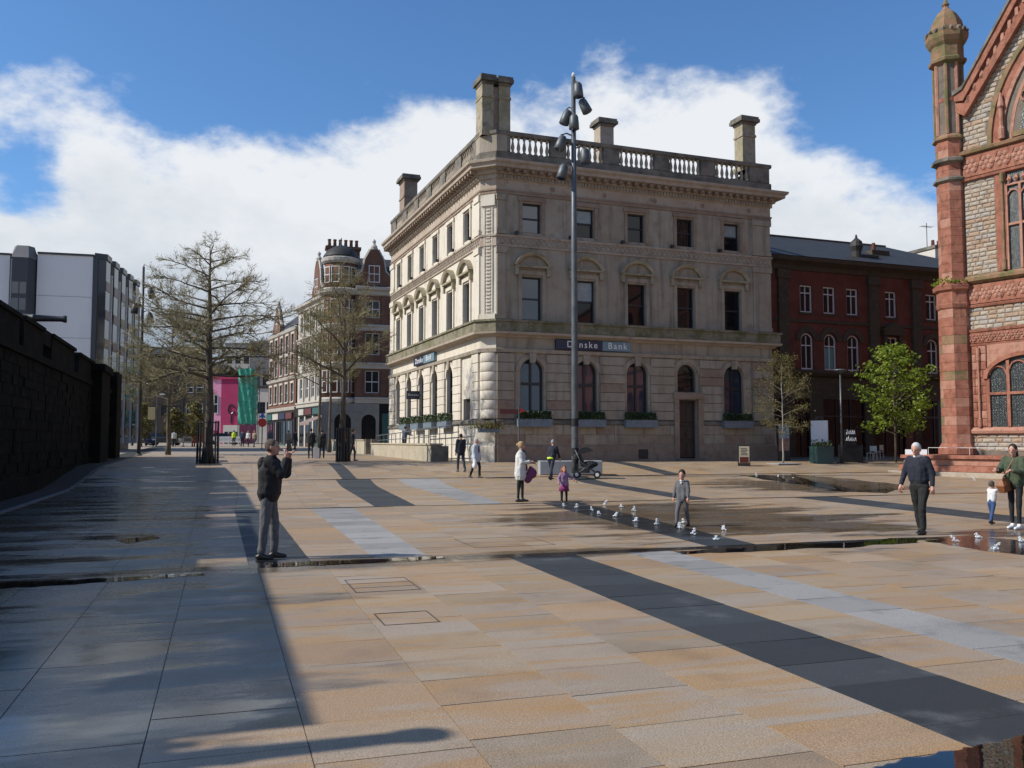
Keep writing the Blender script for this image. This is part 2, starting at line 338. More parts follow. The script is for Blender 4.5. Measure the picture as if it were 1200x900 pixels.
# ------------------------------------------------------------------ ground and paving
def pave_mat(name, rough_dry, dry_attr='tint', vein=True, wetfloor=0.0, speck=None):
    m = bpy.data.materials.new(name); m.use_nodes = True
    t = m.node_tree; b = t.nodes['Principled BSDF']
    def n(ty, **k):
        q = t.nodes.new(ty)
        for a, v in k.items(): setattr(q, a, v)
        return q
    def link(a, c): t.links.new(a, c)
    def mt(op, a, c=None, clamp=False):
        q = n('ShaderNodeMath', operation=op); q.use_clamp = clamp
        for i, s_ in enumerate((a, c)):
            if s_ is None: continue
            if isinstance(s_, (int, float)): q.inputs[i].default_value = s_
            else: link(s_, q.inputs[i])
        return q.outputs[0]
    ge = n('ShaderNodeNewGeometry'); at_ = n('ShaderNodeAttribute'); at_.attribute_name = dry_attr
    def noi(scale, detail=5, st=(1, 1, 1), loc=(0, 0, 0), dist=0):
        mp_ = n('ShaderNodeMapping'); mp_.inputs['Scale'].default_value = st; mp_.inputs['Location'].default_value = loc
        link(ge.outputs['Position'], mp_.inputs[0])
        q = n('ShaderNodeTexNoise'); q.inputs['Scale'].default_value = scale; q.inputs['Detail'].default_value = detail
        q.inputs['Roughness'].default_value = .6; q.inputs['Distortion'].default_value = dist
        link(mp_.outputs[0], q.inputs['Vector']); return q.outputs['Fac']
    def rng(x, a, c, lo=0, hi=1):
        q = n('ShaderNodeMapRange'); q.interpolation_type = 'SMOOTHSTEP'
        for s_, v in zip(('From Min', 'From Max', 'To Min', 'To Max'), (a, c, lo, hi)): q.inputs[s_].default_value = v
        link(x, q.inputs['Value']); return q.outputs[0]
    def mixc(f, a, c, bt='MIX'):
        q = n('ShaderNodeMix', data_type='RGBA', blend_type=bt)
        if isinstance(f, (int, float)): q.inputs['Factor'].default_value = f
        else: link(f, q.inputs['Factor'])
        for s_, v in (('A', a), ('B', c)):
            if isinstance(v, tuple): q.inputs[s_].default_value = (*v, 1)
            else: link(v, q.inputs[s_])
        return q.outputs['Result']
    col = at_.outputs['Color']
    if vein:
        # iron bands drift through each slab at its own angle
        mpv = n('ShaderNodeMapping'); link(ge.outputs['Position'], mpv.inputs[0])
        rnd = n('ShaderNodeAttribute'); rnd.attribute_name = 'shift'
        cb = n('ShaderNodeVectorMath', operation='MULTIPLY_ADD'); link(rnd.outputs['Color'], cb.inputs[0]); cb.inputs[1].default_value = (40, 40, 40); link(mpv.outputs[0], cb.inputs[2])
        ms = n('ShaderNodeMapping'); ms.inputs['Scale'].default_value = (.45, 2.6, 1); ms.inputs['Rotation'].default_value = (0, 0, R(9)); link(cb.outputs[0], ms.inputs[0])
        q = n('ShaderNodeTexNoise'); q.inputs['Scale'].default_value = 1.15; q.inputs['Detail'].default_value = 4; q.inputs['Distortion'].default_value = .7; link(ms.outputs[0], q.inputs['Vector'])
        col = mixc(rng(q.outputs['Fac'], .49, .64, 0, .62), col, (.40, .235, .09))
        col = mixc(rng(q.outputs['Fac'], .46, .30, 0, .5), col, (.36, .32, .265))
        col = mixc(rng(noi(1.7, 5, loc=(5, 2, 0)), .55, .75, 0, .35), col, (.20, .14, .09))
    if not vein: col = mixc(rng(noi(1.1, 6, loc=(2, 7, 0)), .56, .72, 0, .45), col, (.16, .165, .165)); col = mixc(rng(noi(2.3, 6, loc=(9, 1, 0)), .55, .75, 0, .5), col, (.03, .032, .035))
    sp = rng(noi(110, 3), .35, .7, .62, 1.3)
    col = mixc(1.0, col, sp, 'MULTIPLY') if False else col
    mulc = n('ShaderNodeVectorMath', operation='SCALE'); link(col, mulc.inputs[0]); link(sp, mulc.inputs['Scale']); col = mulc.outputs[0]
    dirt = rng(noi(.8, 6, loc=(3, 9, 0)), .52, .78, 1, .72)
    mul2 = n('ShaderNodeVectorMath', operation='SCALE'); link(col, mul2.inputs[0]); link(dirt, mul2.inputs['Scale']); col = mul2.outputs[0]
    # wetness from fountains and running water; left ellipses also paint the wall's shade darker
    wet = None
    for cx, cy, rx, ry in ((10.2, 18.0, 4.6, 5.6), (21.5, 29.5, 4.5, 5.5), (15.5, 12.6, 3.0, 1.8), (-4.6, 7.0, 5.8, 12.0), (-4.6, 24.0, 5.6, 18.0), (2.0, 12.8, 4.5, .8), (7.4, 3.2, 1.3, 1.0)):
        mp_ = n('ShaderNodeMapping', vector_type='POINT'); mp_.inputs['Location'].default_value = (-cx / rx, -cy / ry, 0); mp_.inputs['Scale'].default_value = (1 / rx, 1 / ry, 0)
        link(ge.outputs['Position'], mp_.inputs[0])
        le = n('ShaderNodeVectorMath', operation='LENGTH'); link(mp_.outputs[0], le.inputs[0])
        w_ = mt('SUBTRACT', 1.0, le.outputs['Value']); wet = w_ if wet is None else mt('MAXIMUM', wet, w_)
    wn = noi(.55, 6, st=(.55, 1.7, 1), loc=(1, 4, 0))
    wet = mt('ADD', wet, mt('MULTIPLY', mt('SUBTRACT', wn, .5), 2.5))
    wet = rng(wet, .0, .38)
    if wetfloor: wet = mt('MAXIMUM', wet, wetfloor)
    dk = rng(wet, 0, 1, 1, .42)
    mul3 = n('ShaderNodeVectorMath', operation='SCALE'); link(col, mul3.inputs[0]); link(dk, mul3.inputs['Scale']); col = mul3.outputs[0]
    link(col, b.inputs['Base Color'])
    film = rng(noi(.9, 5, st=(.5, 1.6, 1), loc=(8, 1, 0)), .45, .62)
    rr = mt('ADD', mt('MULTIPLY', mt('SUBTRACT', noi(5, 4), .5), .22), rough_dry)
    q = n('ShaderNodeMix'); q.data_type = 'FLOAT'; link(mt('MULTIPLY', wet, mt('ADD', mt('MULTIPLY', film, .35), .62)), q.inputs['Factor']); link(rr, q.inputs['A']); q.inputs['B'].default_value = .10
    link(q.outputs['Result'], b.inputs['Roughness'])
    bp = n('ShaderNodeBump'); bp.inputs['Distance'].default_value = .006
    link(mt('MULTIPLY', mt('SUBTRACT', 1.0, mt('MULTIPLY', wet, .8)), .55), bp.inputs['Strength'])
    link(mt('ADD', noi(38, 6), mt('MULTIPLY', noi(4, 3), 1.2)), bp.inputs['Height']); link(bp.outputs[0], b.inputs['Normal'])
    b.inputs['Specular IOR Level'].default_value = .55
    return m
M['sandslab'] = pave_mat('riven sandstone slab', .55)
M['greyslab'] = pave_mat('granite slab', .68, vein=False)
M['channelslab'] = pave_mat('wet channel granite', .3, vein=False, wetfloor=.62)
M['grout'] = mat('sandy grout', (.17, .14, .105), .9)
M['street'] = mat('worn street paving', (.33, .27, .20), .75, [(.3, (.25, .21, .17), .4, .65), (2, (.40, .31, .21), .5, .8, (.5, 2, 1)), (30, (.24, .2, .15), .5, .7)], .3, 20)
M['setts'] = mat('dark worn setts', (.026, .025, .022), .85, [(3, (.015, .015, .014), .4, .65), (14, (.045, .042, .038), .5, .7)], .8, 12)
M['kerb'] = mat('grey kerb granite', (.2, .2, .195), .8, [(1.5, (.12, .12, .115), .4, .7)], .3, 30)
def puddle_material(nm='still water film', sc_=5, st_=.06):
    m = bpy.data.materials.new(nm); m.use_nodes = True; t = m.node_tree; t.nodes.clear()
    o = t.nodes.new('ShaderNodeOutputMaterial'); mx_ = t.nodes.new('ShaderNodeMixShader'); tr = t.nodes.new('ShaderNodeBsdfTransparent'); gl = t.nodes.new('ShaderNodeBsdfGlossy'); fr = t.nodes.new('ShaderNodeFresnel')
    tr.inputs[0].default_value = (.42, .41, .40, 1); gl.inputs['Roughness'].default_value = .012; gl.inputs[0].default_value = (1, 1, 1, 1); fr.inputs[0].default_value = 1.36
    ge = t.nodes.new('ShaderNodeNewGeometry'); n = t.nodes.new('ShaderNodeTexNoise'); n.inputs['Scale'].default_value = sc_; n.inputs['Detail'].default_value = 3; bp = t.nodes.new('ShaderNodeBump')
    bp.inputs['Strength'].default_value = st_; bp.inputs['Distance'].default_value = .01
    t.links.new(ge.outputs['Position'], n.inputs['Vector']); t.links.new(n.outputs['Fac'], bp.inputs['Height']); t.links.new(bp.outputs[0], gl.inputs['Normal'])
    t.links.new(fr.outputs[0], mx_.inputs[0]); t.links.new(tr.outputs[0], mx_.inputs[1]); t.links.new(gl.outputs[0], mx_.inputs[2]); t.links.new(mx_.outputs[0], o.inputs[0])
    return m
M['rimsteel'] = mat('rusty steel rim', (.07, .055, .042), .6)
M['water'] = puddle_material(); M['ripples'] = puddle_material('rippled water film', 9, .55)

def sheet(name, x0, x1, ys, dz_, m, **k):
    b = MB()
    for a, c in zip(ys, ys[1:]):
        b.add([(x0, a, gz(a) + dz_), (x1, a, gz(a) + dz_), (x1, c, gz(c) + dz_), (x0, c, gz(c) + dz_)], [(0, 1, 2, 3)])
    return b.build(name, m, kind='structure', **k)
YS = [-60, 0, 33] + [33 + i for i in range(1, 13)] + [55, 70, 85, 110, 135, 160, 400, 2500]
sheet('ground', -1500, 1500, YS, -.09, 'street')
pav = sheet('pavement', -4.75, 46, [-6, 10, 20, 33] + [33 + i for i in range(1, 13)] + [50, 55, 62], -.006, 'grout')
sheet('street', -4.75, 13.0, [62.02, 70, 85, 110, 135, 160, 230], -.01, 'street')
sheet('verge', -6.3, -4.95, [-6, 10, 20, 33] + [33 + i for i in range(1, 13)] + [62, 85, 110], -.02, 'setts')
kb = MB()
y = -5.9
while y < 100:
    kb.box(-4.94, y, gz(y) - .1, -4.77, y + .895, gz(y) + .015); y += .9
kb.build('kerb', 'kerb', kind='structure')

SAND = [(.355, .262, .17), (.372, .272, .175), (.338, .258, .182), (.378, .255, .148), (.352, .280, .205), (.342, .268, .195), (.378, .278, .17), (.332, .242, .158), (.358, .278, .19)]
slabs = []                                                       # (corners, tint, material)
rs = random.Random(21)
def fill_panel(y0, y1, anchors, xmax):
    """anchors: (x at y0, x at y1, x at y0, x at y1, kind) stripes from left to right; sandstone columns fill between"""
    cols = []; cur = (-4.75, -4.75)
    for a in anchors + [(xmax, xmax, xmax, xmax, None)]:
        n = max(1, round(((a[0] + a[1]) / 2 - (cur[0] + cur[1]) / 2) / .9))
        for i in range(n):
            f0, f1 = i / n, (i + 1) / n
            cols.append((cur[0] + (a[0] - cur[0]) * f0, cur[1] + (a[1] - cur[1]) * f0, cur[0] + (a[0] - cur[0]) * f1, cur[1] + (a[1] - cur[1]) * f1, 'sand'))
        if a[4]: cols.append(a)
        cur = (a[2], a[3])
    for c in cols:
        yy = y0; first = True
        while yy < y1 - .05:
            ln = rs.choice((.62, .7, .7, .78, .9)) if c[4] == 'sand' else rs.choice((.6, .75, .9))
            if first: ln *= rs.uniform(.45, 1); first = False
            e = yy + ln
            if y1 - e < .35: e = y1
            f = lambda p, q, Y: p + (q - p) * (Y - y0) / (y1 - y0)
            if c[4] == 'sand': tn = Vector(rs.choice(SAND)) * rs.uniform(.88, 1.12); mm = 0
            elif c[4] == 'dark': tn = Vector((.036, .040, .041)) * rs.uniform(.75, 1.35); mm = 1
            else: tn = Vector((.315, .305, .285)) * rs.uniform(.82, 1.12); mm = 1
            slabs.append(((f(c[0], c[1], yy), yy), (f(c[2], c[3], yy), yy), (f(c[2], c[3], e), e), (f(c[0], c[1], e), e), tn, mm))
            yy = e
def fill_channel(y0, y1, xmax):
    x = -4.75
    while x < xmax:
        e = min(xmax, x + .9)
        slabs.append(((x, y0), (e, y0), (e, y1), (x, y1), Vector((.034, .034, .032)) * rs.uniform(.8, 1.25), 2)); x = e
fill_panel(-5.9, 12.6, [(3.95, 4.1, 4.85, 5.15, 'dark'), (5.75, 6.0, 6.62, 6.72, 'light')], 21)
fill_channel(12.6, 12.95, 24)
fill_panel(12.95, 23.2, [(.45, .45, 1.3, 1.3, 'dark'), (2.22, 2.28, 3.0, 3.35, 'light'), (7.6, 8.5, 8.5, 9.6, 'dark'), (15.7, 16.6, 17.0, 18.1, 'dark')], 30)
fill_channel(23.2, 23.5, 32)
fill_panel(23.5, 36.8, [(3.95, 4.6, 5.05, 6.0, 'dark'), (6.6, 7.1, 7.5, 8.8, 'light'), (13.0, 14.6, 13.9, 15.6, 'dark')], 40)
fill_channel(36.8, 37.05, 42)
fill_panel(37.05, 45.0, [(4.9, 5.2, 5.5, 5.8, 'dark'), (19.6, 19.9, 20.5, 20.8, 'dark')], 44)
fill_panel(45.0, 62.0, [], 12.9)
def to_px(X, Y, Z):
    xc = X * math.cos(CAM_YAW) - Y * math.sin(CAM_YAW); zc = X * math.sin(CAM_YAW) + Y * math.cos(CAM_YAW); yc = Z - CAM_H
    fz = zc * math.cos(CAM_P) + yc * math.sin(CAM_P); upv = -zc * math.sin(CAM_P) + yc * math.cos(CAM_P)
    return (600 + CAM_F * xc / fz, 450 - CAM_F * upv / fz) if fz > .4 else None
def score(s):
    P = [to_px(p[0], p[1], gz(p[1])) for p in s[:4]]
    if any(p is None for p in P): return -1
    cx = sum(p[0] for p in P) / 4; cy = sum(p[1] for p in P) / 4
    if not (-20 < cx < 1220 and cy < 905): return -1
    return abs(sum(P[i][0] * P[(i + 1) % 4][1] - P[(i + 1) % 4][0] * P[i][1] for i in range(4))) / 2
slabs.sort(key=score, reverse=True)
def slab_geo(mb, s, g):
    (c0, c1, c2, c3) = s[:4]; h = [rs.uniform(-.0022, .0022) for _ in range(4)]
    def P(p, sx, sy, z, k): return (p[0] + sx * g, p[1] + sy * g, gz(p[1]) + z + h[k])
    t_ = [P(c0, 1, 1, 0, 0), P(c1, -1, 1, 0, 1), P(c2, -1, -1, 0, 2), P(c3, 1, -1, 0, 3)]
    b_ = [(p[0], p[1], p[2] - .03) for p in t_]
    mb.add(b_ + t_, [(4, 5, 6, 7), (0, 1, 5, 4), (1, 2, 6, 5), (2, 3, 7, 6), (3, 0, 4, 7)], s[5])
def tint(me, cols, shifts, per):
    a = me.attributes.new('tint', 'FLOAT_COLOR', 'FACE'); b = me.attributes.new('shift', 'FLOAT_COLOR', 'FACE')
    a.data.foreach_set('color', [v for c in cols for _ in range(per) for v in (*c, 1)])
    b.data.foreach_set('color', [v for c in shifts for _ in range(per) for v in (*c, 1)])
SL = ['sandslab', 'greyslab', 'channelslab']
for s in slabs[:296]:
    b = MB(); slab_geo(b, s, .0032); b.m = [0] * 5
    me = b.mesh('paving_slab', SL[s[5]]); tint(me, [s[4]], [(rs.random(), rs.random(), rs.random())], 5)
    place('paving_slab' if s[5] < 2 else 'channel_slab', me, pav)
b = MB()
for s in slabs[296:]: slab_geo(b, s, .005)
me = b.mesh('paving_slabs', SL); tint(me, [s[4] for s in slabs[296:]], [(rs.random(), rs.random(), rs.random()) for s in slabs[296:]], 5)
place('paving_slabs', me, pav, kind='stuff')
# access covers let into the slabs: a thin steel rim and crossbar
for q in (((405, 680), (475, 677), (488, 691), (416, 694), 3), ((438, 720), (500, 716), (515, 729), (452, 733), 1), ((540, 632), (620, 629), (628, 638), (556, 642), 2)):
    P = [gp(*p) for p in q[:4]]; x0 = min(p.x for p in P); x1 = max(p.x for p in P); y0 = min(p.y for p in P); y1 = max(p.y for p in P)
    b = MB(); w_ = .013; z0, z1 = -.01, .0035
    b.box(x0, y0, z0, x1, y0 + w_, z1); b.box(x0, y1 - w_, z0, x1, y1, z1); b.box(x0, y0 + w_, z0, x0 + w_, y1 - w_, z1); b.box(x1 - w_, y0 + w_, z0, x1, y1 - w_, z1)
    for i in range(1, q[4]): yy = y0 + (y1 - y0) * i / q[4]; b.box(x0 + w_, yy - .005, z0, x1 - w_, yy + .005, z1 - .002)
    b.build('access_cover_rim', 'rimsteel', pav)
# puddles
def puddle(pts, seed, m='water'):
    r_ = random.Random(seed); P = [gp(*p) for p in pts]; out = []
    for i, p in enumerate(P):
        q = P[(i + 1) % len(P)]; n = 7
        for j in range(n):
            v = p.lerp(q, j / n); d = (q - p); k = (q - p).length * .055
            out.append((v.x + r_.uniform(-k, k), v.y + r_.uniform(-k, k)))
    b = MB(); n = len(out)
    if sum(out[i][0] * out[(i + 1) % n][1] - out[(i + 1) % n][0] * out[i][1] for i in range(n)) < 0: out.reverse()
    b.add([(x, y_, gz(y_) + .0045) for x, y_ in out], [list(range(n))])
    me = b.mesh('puddle', m); place('puddle', me, None, kind='structure')
puddle([(868, 557), (930, 556), (1000, 561), (1062, 570), (1040, 578), (985, 576), (930, 567)], 1, 'ripples')
puddle([(1010, 905), (1060, 890), (1120, 880), (1160, 872), (1210, 862), (1260, 900), (1300, 960), (1010, 960)], 2)
puddle([(1085, 634), (1120, 628), (1215, 634), (1215, 652), (1150, 646)], 3, 'ripples')
puddle([(-10, 683), (60, 681), (150, 676), (236, 671), (240, 674), (150, 681), (60, 687), (-10, 690)], 4)
puddle([(135, 633), (180, 628), (190, 631), (150, 637)], 5)
puddle([(310, 661), (420, 656), (520, 652), (522, 655), (420, 660), (315, 665)], 6)
puddle([(790, 646), (900, 640), (1075, 630), (1075, 637), (900, 646), (800, 650)], 7)
# ------------------------------------------------------------------ facades and windows
class Fac:
    def __init__(s, parent, ox=0, oy=0, rz=0):
        s.p = parent; s.o = Vector((ox, oy, 0)); s.rz = rz; s.mx = Matrix.Translation(s.o) @ Matrix.Rotation(rz, 4, 'Z')
    def put(s, name, me, u, d, z, **k):
        return place(name, me, s.p, s.mx @ Vector((u, d, z)), s.rz, **k)
    def mb(s): return MB(s.mx)
def window_meshes(w, h, rise=0, frame=.07, cols=1, rails=(.5,), fm='sash', gm='glass', depth=.1, bars=0.035):
    """frame and pane; origin at the bottom middle of the opening, outer face at y = 0"""
    hw = w / 2; b = MB()
    if rise:
        o = [(-hw, 0), (hw, 0)] + arc(0, h - rise, hw, 0, math.pi, 12, rise); i_ = [(-hw + frame, frame), (hw - frame, frame)] + arc(0, h - rise, hw - frame, 0, math.pi, 12, rise - frame)
    else:
        o = [(-hw, 0), (hw, 0), (hw, h), (-hw, h)]; i_ = [(-hw + frame, frame), (hw - frame, frame), (hw - frame, h - frame), (-hw + frame, h - frame)]
    n = len(o)
    vs = [(x, 0, z) for x, z in o] + [(x, 0, z) for x, z in i_] + [(x, depth, z) for x, z in i_]
    fs = []
    for k in range(n):
        j = (k + 1) % n; fs += [(k, j, n + j, n + k), (n + k, n + j, 2 * n + j, 2 * n + k)]
    b.add(vs, fs)
    for r in rails:
        z = h * r; t = bars if r != .5 else bars * 1.2; b.box(-hw + frame * .6, .012, z - t, hw - frame * .6, depth - .01, z + t)
    for c in range(1, cols):
        x = -hw + w * c / cols; top = h - rise * .35 if rise else h - frame * .5
        b.box(x - bars * .8, .02, frame * .5, x + bars * .8, depth - .012, top)
    p = MB(); p.add([(x, depth * .7, z) for x, z in i_], [list(range(n))])
    return b.mesh('window', fm), p.mesh('pane', gm)
def put_window(fac, ms, u, d, z, blind=None, name='window'):
    f = fac.put(name, ms[0], u, d, z)
    place('pane', ms[1], f)
    if blind: place('blind', blind, f)
    return f
def text(body, size, m, parent, loc, rot, ext=.01, name='lettering', ax='CENTER'):
    c = bpy.data.curves.new(name, 'FONT'); c.body = body; c.size = size; c.space_character = 1.28; c.extrude = ext; c.align_x = ax; c.align_y = 'CENTER'
    c.materials.append(M[m]); o = bpy.data.objects.new(name, c); COL.objects.link(o); o.parent = parent; o.location = loc; o.rotation_euler = rot
    return o

# ------------------------------------------------------------------ the corner bank
bank = thing('bank_building', 'pale sandstone three storey bank with balustraded roof and tall corner chimney on the square', 'building', (13.3, 45.1, 0), R(2.5))
LF, LS = 18.2, 21.8                                              # front and side lengths
FR = Fac(bank); SD = Fac(bank, 0, 0, R(-90))                     # side: u = -distance from the corner
CH = .65
PATH = [(0, LS), (0, CH), (CH, 0), (LF, 0), (LF, 16)]
WF = [2.70 + 3.19 * k for k in range(5)]; WS = [3.0 + 3.23 * k for k in range(6)]
def bank_wall(fac, u0, u1, cs, sgn, door, m):
    b = fac.mb(); holes = []
    for k, c in enumerate(cs):
        c *= sgn
        if k == door: holes += [(c - .62, c + .62, .3 if sgn > 0 else 1.2, 4.05, 0)] + ([(c - .6, c + .6, 4.5, 6.1, .6)] if sgn > 0 else [])
        else: holes.append((c - .67, c + .67, 2.95, 6.1, .67))
        holes += [(c - .58, c + .58, 8.2, 10.55, 0), (c - .55, c + .55, 12.95, 14.58, 0)]
    wall_holes(b, u0, u1, -.2, 15.2, holes, .32)
    b.build('wall', m, bank)
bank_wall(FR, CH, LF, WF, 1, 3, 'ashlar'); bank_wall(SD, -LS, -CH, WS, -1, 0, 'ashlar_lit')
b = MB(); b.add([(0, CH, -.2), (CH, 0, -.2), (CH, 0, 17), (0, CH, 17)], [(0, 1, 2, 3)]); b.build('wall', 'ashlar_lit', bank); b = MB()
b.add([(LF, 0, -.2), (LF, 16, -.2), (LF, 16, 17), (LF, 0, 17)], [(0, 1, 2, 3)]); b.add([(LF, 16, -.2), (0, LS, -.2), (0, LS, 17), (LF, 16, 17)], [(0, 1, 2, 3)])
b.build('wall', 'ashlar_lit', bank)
b = MB(); b.add([(.3, CH, 16.9), (CH, .3, 16.9), (LF - .3, .3, 16.9), (LF - .3, 15.8, 16.9), (.3, LS - .3, 16.9)], [(0, 1, 2, 3, 4)]); b.build('roof', 'slate', bank)
# string courses and cornices run round the corner
def course(name, prof, m, path=PATH):
    b = MB(); b.sweep(path, prof); return b.build(name, m, bank)
DF = 12.27
def split_front(prof, name, m, gap=.66):                          # a course that stops either side of the front door
    course(name, prof, 'ashlar_lit' if name == 'plinth' else m, PATH[:3]); course(name, prof, m, [(CH, 0), (DF - gap, 0)]); course(name, prof, m, [(DF + gap, 0), (LF, 0), (LF, 16)])
split_front([(.2, -.2), (.2, 1.42), (.12, 1.5)], 'plinth', 'redband'); split_front([(.12, 1.502), (.1, 2.6), (0, 2.6)], 'plinth', 'ashlar')
split_front([(.1, 2.6), (.19, 2.62), (.19, 2.80), (.02, 2.88)], 'sill_course', 'stained')
course('impost_course', [(.0, 6.38), (.16, 6.42), (.19, 6.6), (.02, 6.64)], 'ashlar')
course('string_course', [(0, 7.22), (.1, 7.24), (.16, 7.3), (.42, 7.38), (.44, 7.5), (.1, 7.53)], 'cornice')
course('balcony_course', [(.36, 7.52), (.36, 8.02), (.44, 8.03), (.44, 8.14), (0, 8.2)], 'mossy')
course('ornament_course', [(0, 12.1), (.07, 12.12), (.07, 12.2), (.035, 12.21), (.035, 12.62), (.09, 12.64), (.1, 12.74), (0, 12.78)], 'cornice')
course('architrave', [(0, 14.95), (.06, 14.97), (.06, 15.1), (.1, 15.12), (.1, 15.2), (0, 15.24)], 'redband')
course('frieze', [(0, 15.15), (.03, 15.16), (.03, 15.72), (0, 15.74)], 'cornice')
course('cornice', [(.03, 15.72), (.12, 15.76), (.12, 15.98), (.26, 16.02), (.26, 16.22), (.66, 16.26), (.68, 16.42), (.8, 16.5), (.83, 16.64), (.3, 16.76), (0, 16.8)], 'cornice')
course('parapet_plinth', [(.1, 16.78), (.1, 17.22), (.02, 17.27), (-.25, 17.27)], 'stained')
course('coping', [(-.28, 18.17), (.08, 18.17), (.12, 18.22), (.12, 18.40), (-.28, 18.44)], 'stained')
b = MB(); mo = MB()
def along(fn, l0, l1, st):
    u = l0
    while u < l1: fn(u); u += st
for fac, sgn, ln in ((FR, 1, LF), (SD, -1, LS)):
    b.mx = fac.mx; mo.mx = fac.mx
    along(lambda u: b.box(sgn * u - .05, -.2, 15.8, sgn * u + .05, -.115, 15.97), CH, ln, .2)
    along(lambda u: mo.box(sgn * u - .09, -.6, 16.06, sgn * u + .09, -.255, 16.24), CH, ln, .48)
b.build('dentils', 'ashlar', bank, kind='stuff'); mo.build('modillions', 'redband', bank, kind='stuff')
lz = MB()                                                         # guilloche of the ornament course
for fac, sgn, ln in ((FR, 1, LF), (SD, -1, LS)):
    lz.mx = fac.mx; u = CH + .2
    while u < ln - .2:
        for s_ in (-1, 1): lz.prism_y([(sgn * u - .13 * s_ - .03, 12.24), (sgn * u - .13 * s_ + .03, 12.24), (sgn * u + .13 * s_ + .03, 12.59), (sgn * u + .13 * s_ - .03, 12.59)], -.07 - .004 * s_, -.03)
        u += .3
lz.build('guilloche', 'ashlar', bank, kind='stuff')
# balustrade: piers and balusters
bal = MB(); bal.lathe([(.11, 0), (.11, .06), (.06, .1), (.075, .16), (.105, .3), (.09, .42), (.05, .62), (.045, .7), (.08, .78), (.08, .82), (.11, .84), (.11, .9)], n=8)
balm = bal.mesh('baluster', 'ashlar', True)
OPEN_F = [(1.45, 3.8), (4.75, 7.05), (8.05, 10.3), (11.28, 13.4), (14.4, 16.8)]; OPEN_S = [(c - 1.05, c + 1.05) for c in WS]
for fac, sgn, ops, ln in ((FR, 1, OPEN_F, LF), (SD, -1, OPEN_S, LS)):
    e = CH
    for a, c in ops + [(ln, ln)]:
        pb = MB(); u0, u1 = sorted((sgn * e, sgn * a)); pb.bbox(u0, -.07, 17.268, u1, .22, 18.172, .02)
        fac.put('parapet_pier', pb.mesh('parapet_pier', 'stained'), 0, 0, 0)
        if c > a:
            n = 7
            for i in range(n): fac.put('baluster', balm, sgn * (a + (c - a) * (i + .5) / n), .07, 17.268)
        e = c
pc = MB(); pc.prism([(-.08, CH), (CH, -.08), (CH + .6, -.08), (CH + .6, 1.25), (-.08, 1.25)], 17.26, 18.17); pc.build('parapet_pier', 'ashlar', bank)
# chimneys
def stack(cx, cy, w, d, z0, z1, m, shafts=1):
    b = MB(); n = shafts
    if n == 1: b.box(cx - w / 2, cy - d / 2, z0, cx + w / 2, cy + d / 2, z1 - .55)
    else:
        sw = w * .40
        for k in (-1, 1):
            x = cx + k * (w / 2 - sw / 2); b.box(x - sw / 2, cy - d / 2, z0, x + sw / 2, cy + d / 2, z1 - .55)
        b.box(cx - w * .12, cy - d * .34, z0, cx + w * .12, cy + d * .34, z1 - .6, 1)
    o = b.build('chimney', [m, 'redband'], bank)
    for (za, zb, ov) in ((z1 - .55, z1 - .4, .06), (z1 - .4, z1 - .2, .22), (z1 - .2, z1 - .06, .17), (z0, z0 + .3, .08), (z0 + (z1 - z0) * .62, z0 + (z1 - z0) * .62 + .14, .05)):
        if n == 1: c = MB(); c.box(cx - w / 2 - ov, cy - d / 2 - ov, za, cx + w / 2 + ov, cy + d / 2 + ov, zb - .003); c.build('chimney_moulding', 'stained' if za > z1 - .6 else m, o)
        else:
            for k in (-1, 1):
                x = cx + k * (w / 2 - w * .2); c = MB(); c.box(x - w * .2 - ov * .62, cy - d / 2 - ov, za, x + w * .2 + ov * .62, cy + d / 2 + ov, zb - .003); c.build('chimney_moulding', 'stained' if za > z1 - .6 else m, o)
    for k in range(2 if n > 1 else 1):
        x = cx + ((k - .5) * w * .6 if n > 1 else 0); c = MB(); c.box(x - w * .16, cy - d * .3, z1 - .07, x + w * .16, cy + d * .3, z1 + .02); c.build('chimney_cap', 'stained', o)
stack(.75, .80, 1.62, 1.05, 18.16, 21.55, 'lichen', 2)
stack(17.3, 1.1, .92, .85, 18.15, 21.6, 'lichen')
stack(10.2, 6.2, .95, .9, 16.9, 22.3, 'cornice')
stack(1.0, 20.7, 1.0, 1.5, 17.0, 21.7, 'redband')
# rusticated piers and the drum at the corner
blk = {}
def block(w, h, dp, m='ashlar'):
    k = (round(w, 2), round(h, 2), m)
    if k not in blk: q = MB(); q.bbox(-w / 2 + .008, 0, .01, w / 2 - .008, dp, h - .01, .022); blk[k] = q.mesh('ashlar_block', m)
    return blk[k]
nC = 7; hC = (6.38 - 2.88) / nC
rb = random.Random(5)
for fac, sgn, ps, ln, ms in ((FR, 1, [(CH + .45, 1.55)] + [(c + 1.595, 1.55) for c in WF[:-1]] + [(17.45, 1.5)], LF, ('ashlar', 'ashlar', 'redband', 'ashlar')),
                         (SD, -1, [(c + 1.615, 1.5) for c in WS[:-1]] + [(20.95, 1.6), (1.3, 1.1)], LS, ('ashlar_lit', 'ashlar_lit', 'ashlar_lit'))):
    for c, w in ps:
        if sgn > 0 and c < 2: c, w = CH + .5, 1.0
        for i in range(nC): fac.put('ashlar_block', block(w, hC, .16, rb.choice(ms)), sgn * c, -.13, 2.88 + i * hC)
for i in range(nC):
    q = MB(); q.lathe([(.545, .012), (.56, .03), (.56, hC - .03), (.545, hC - .012)], n=20)
    place('corner_drum', q.mesh('corner_drum', 'ashlar_lit', True), bank, (.52, .52, 2.88 + i * hC))
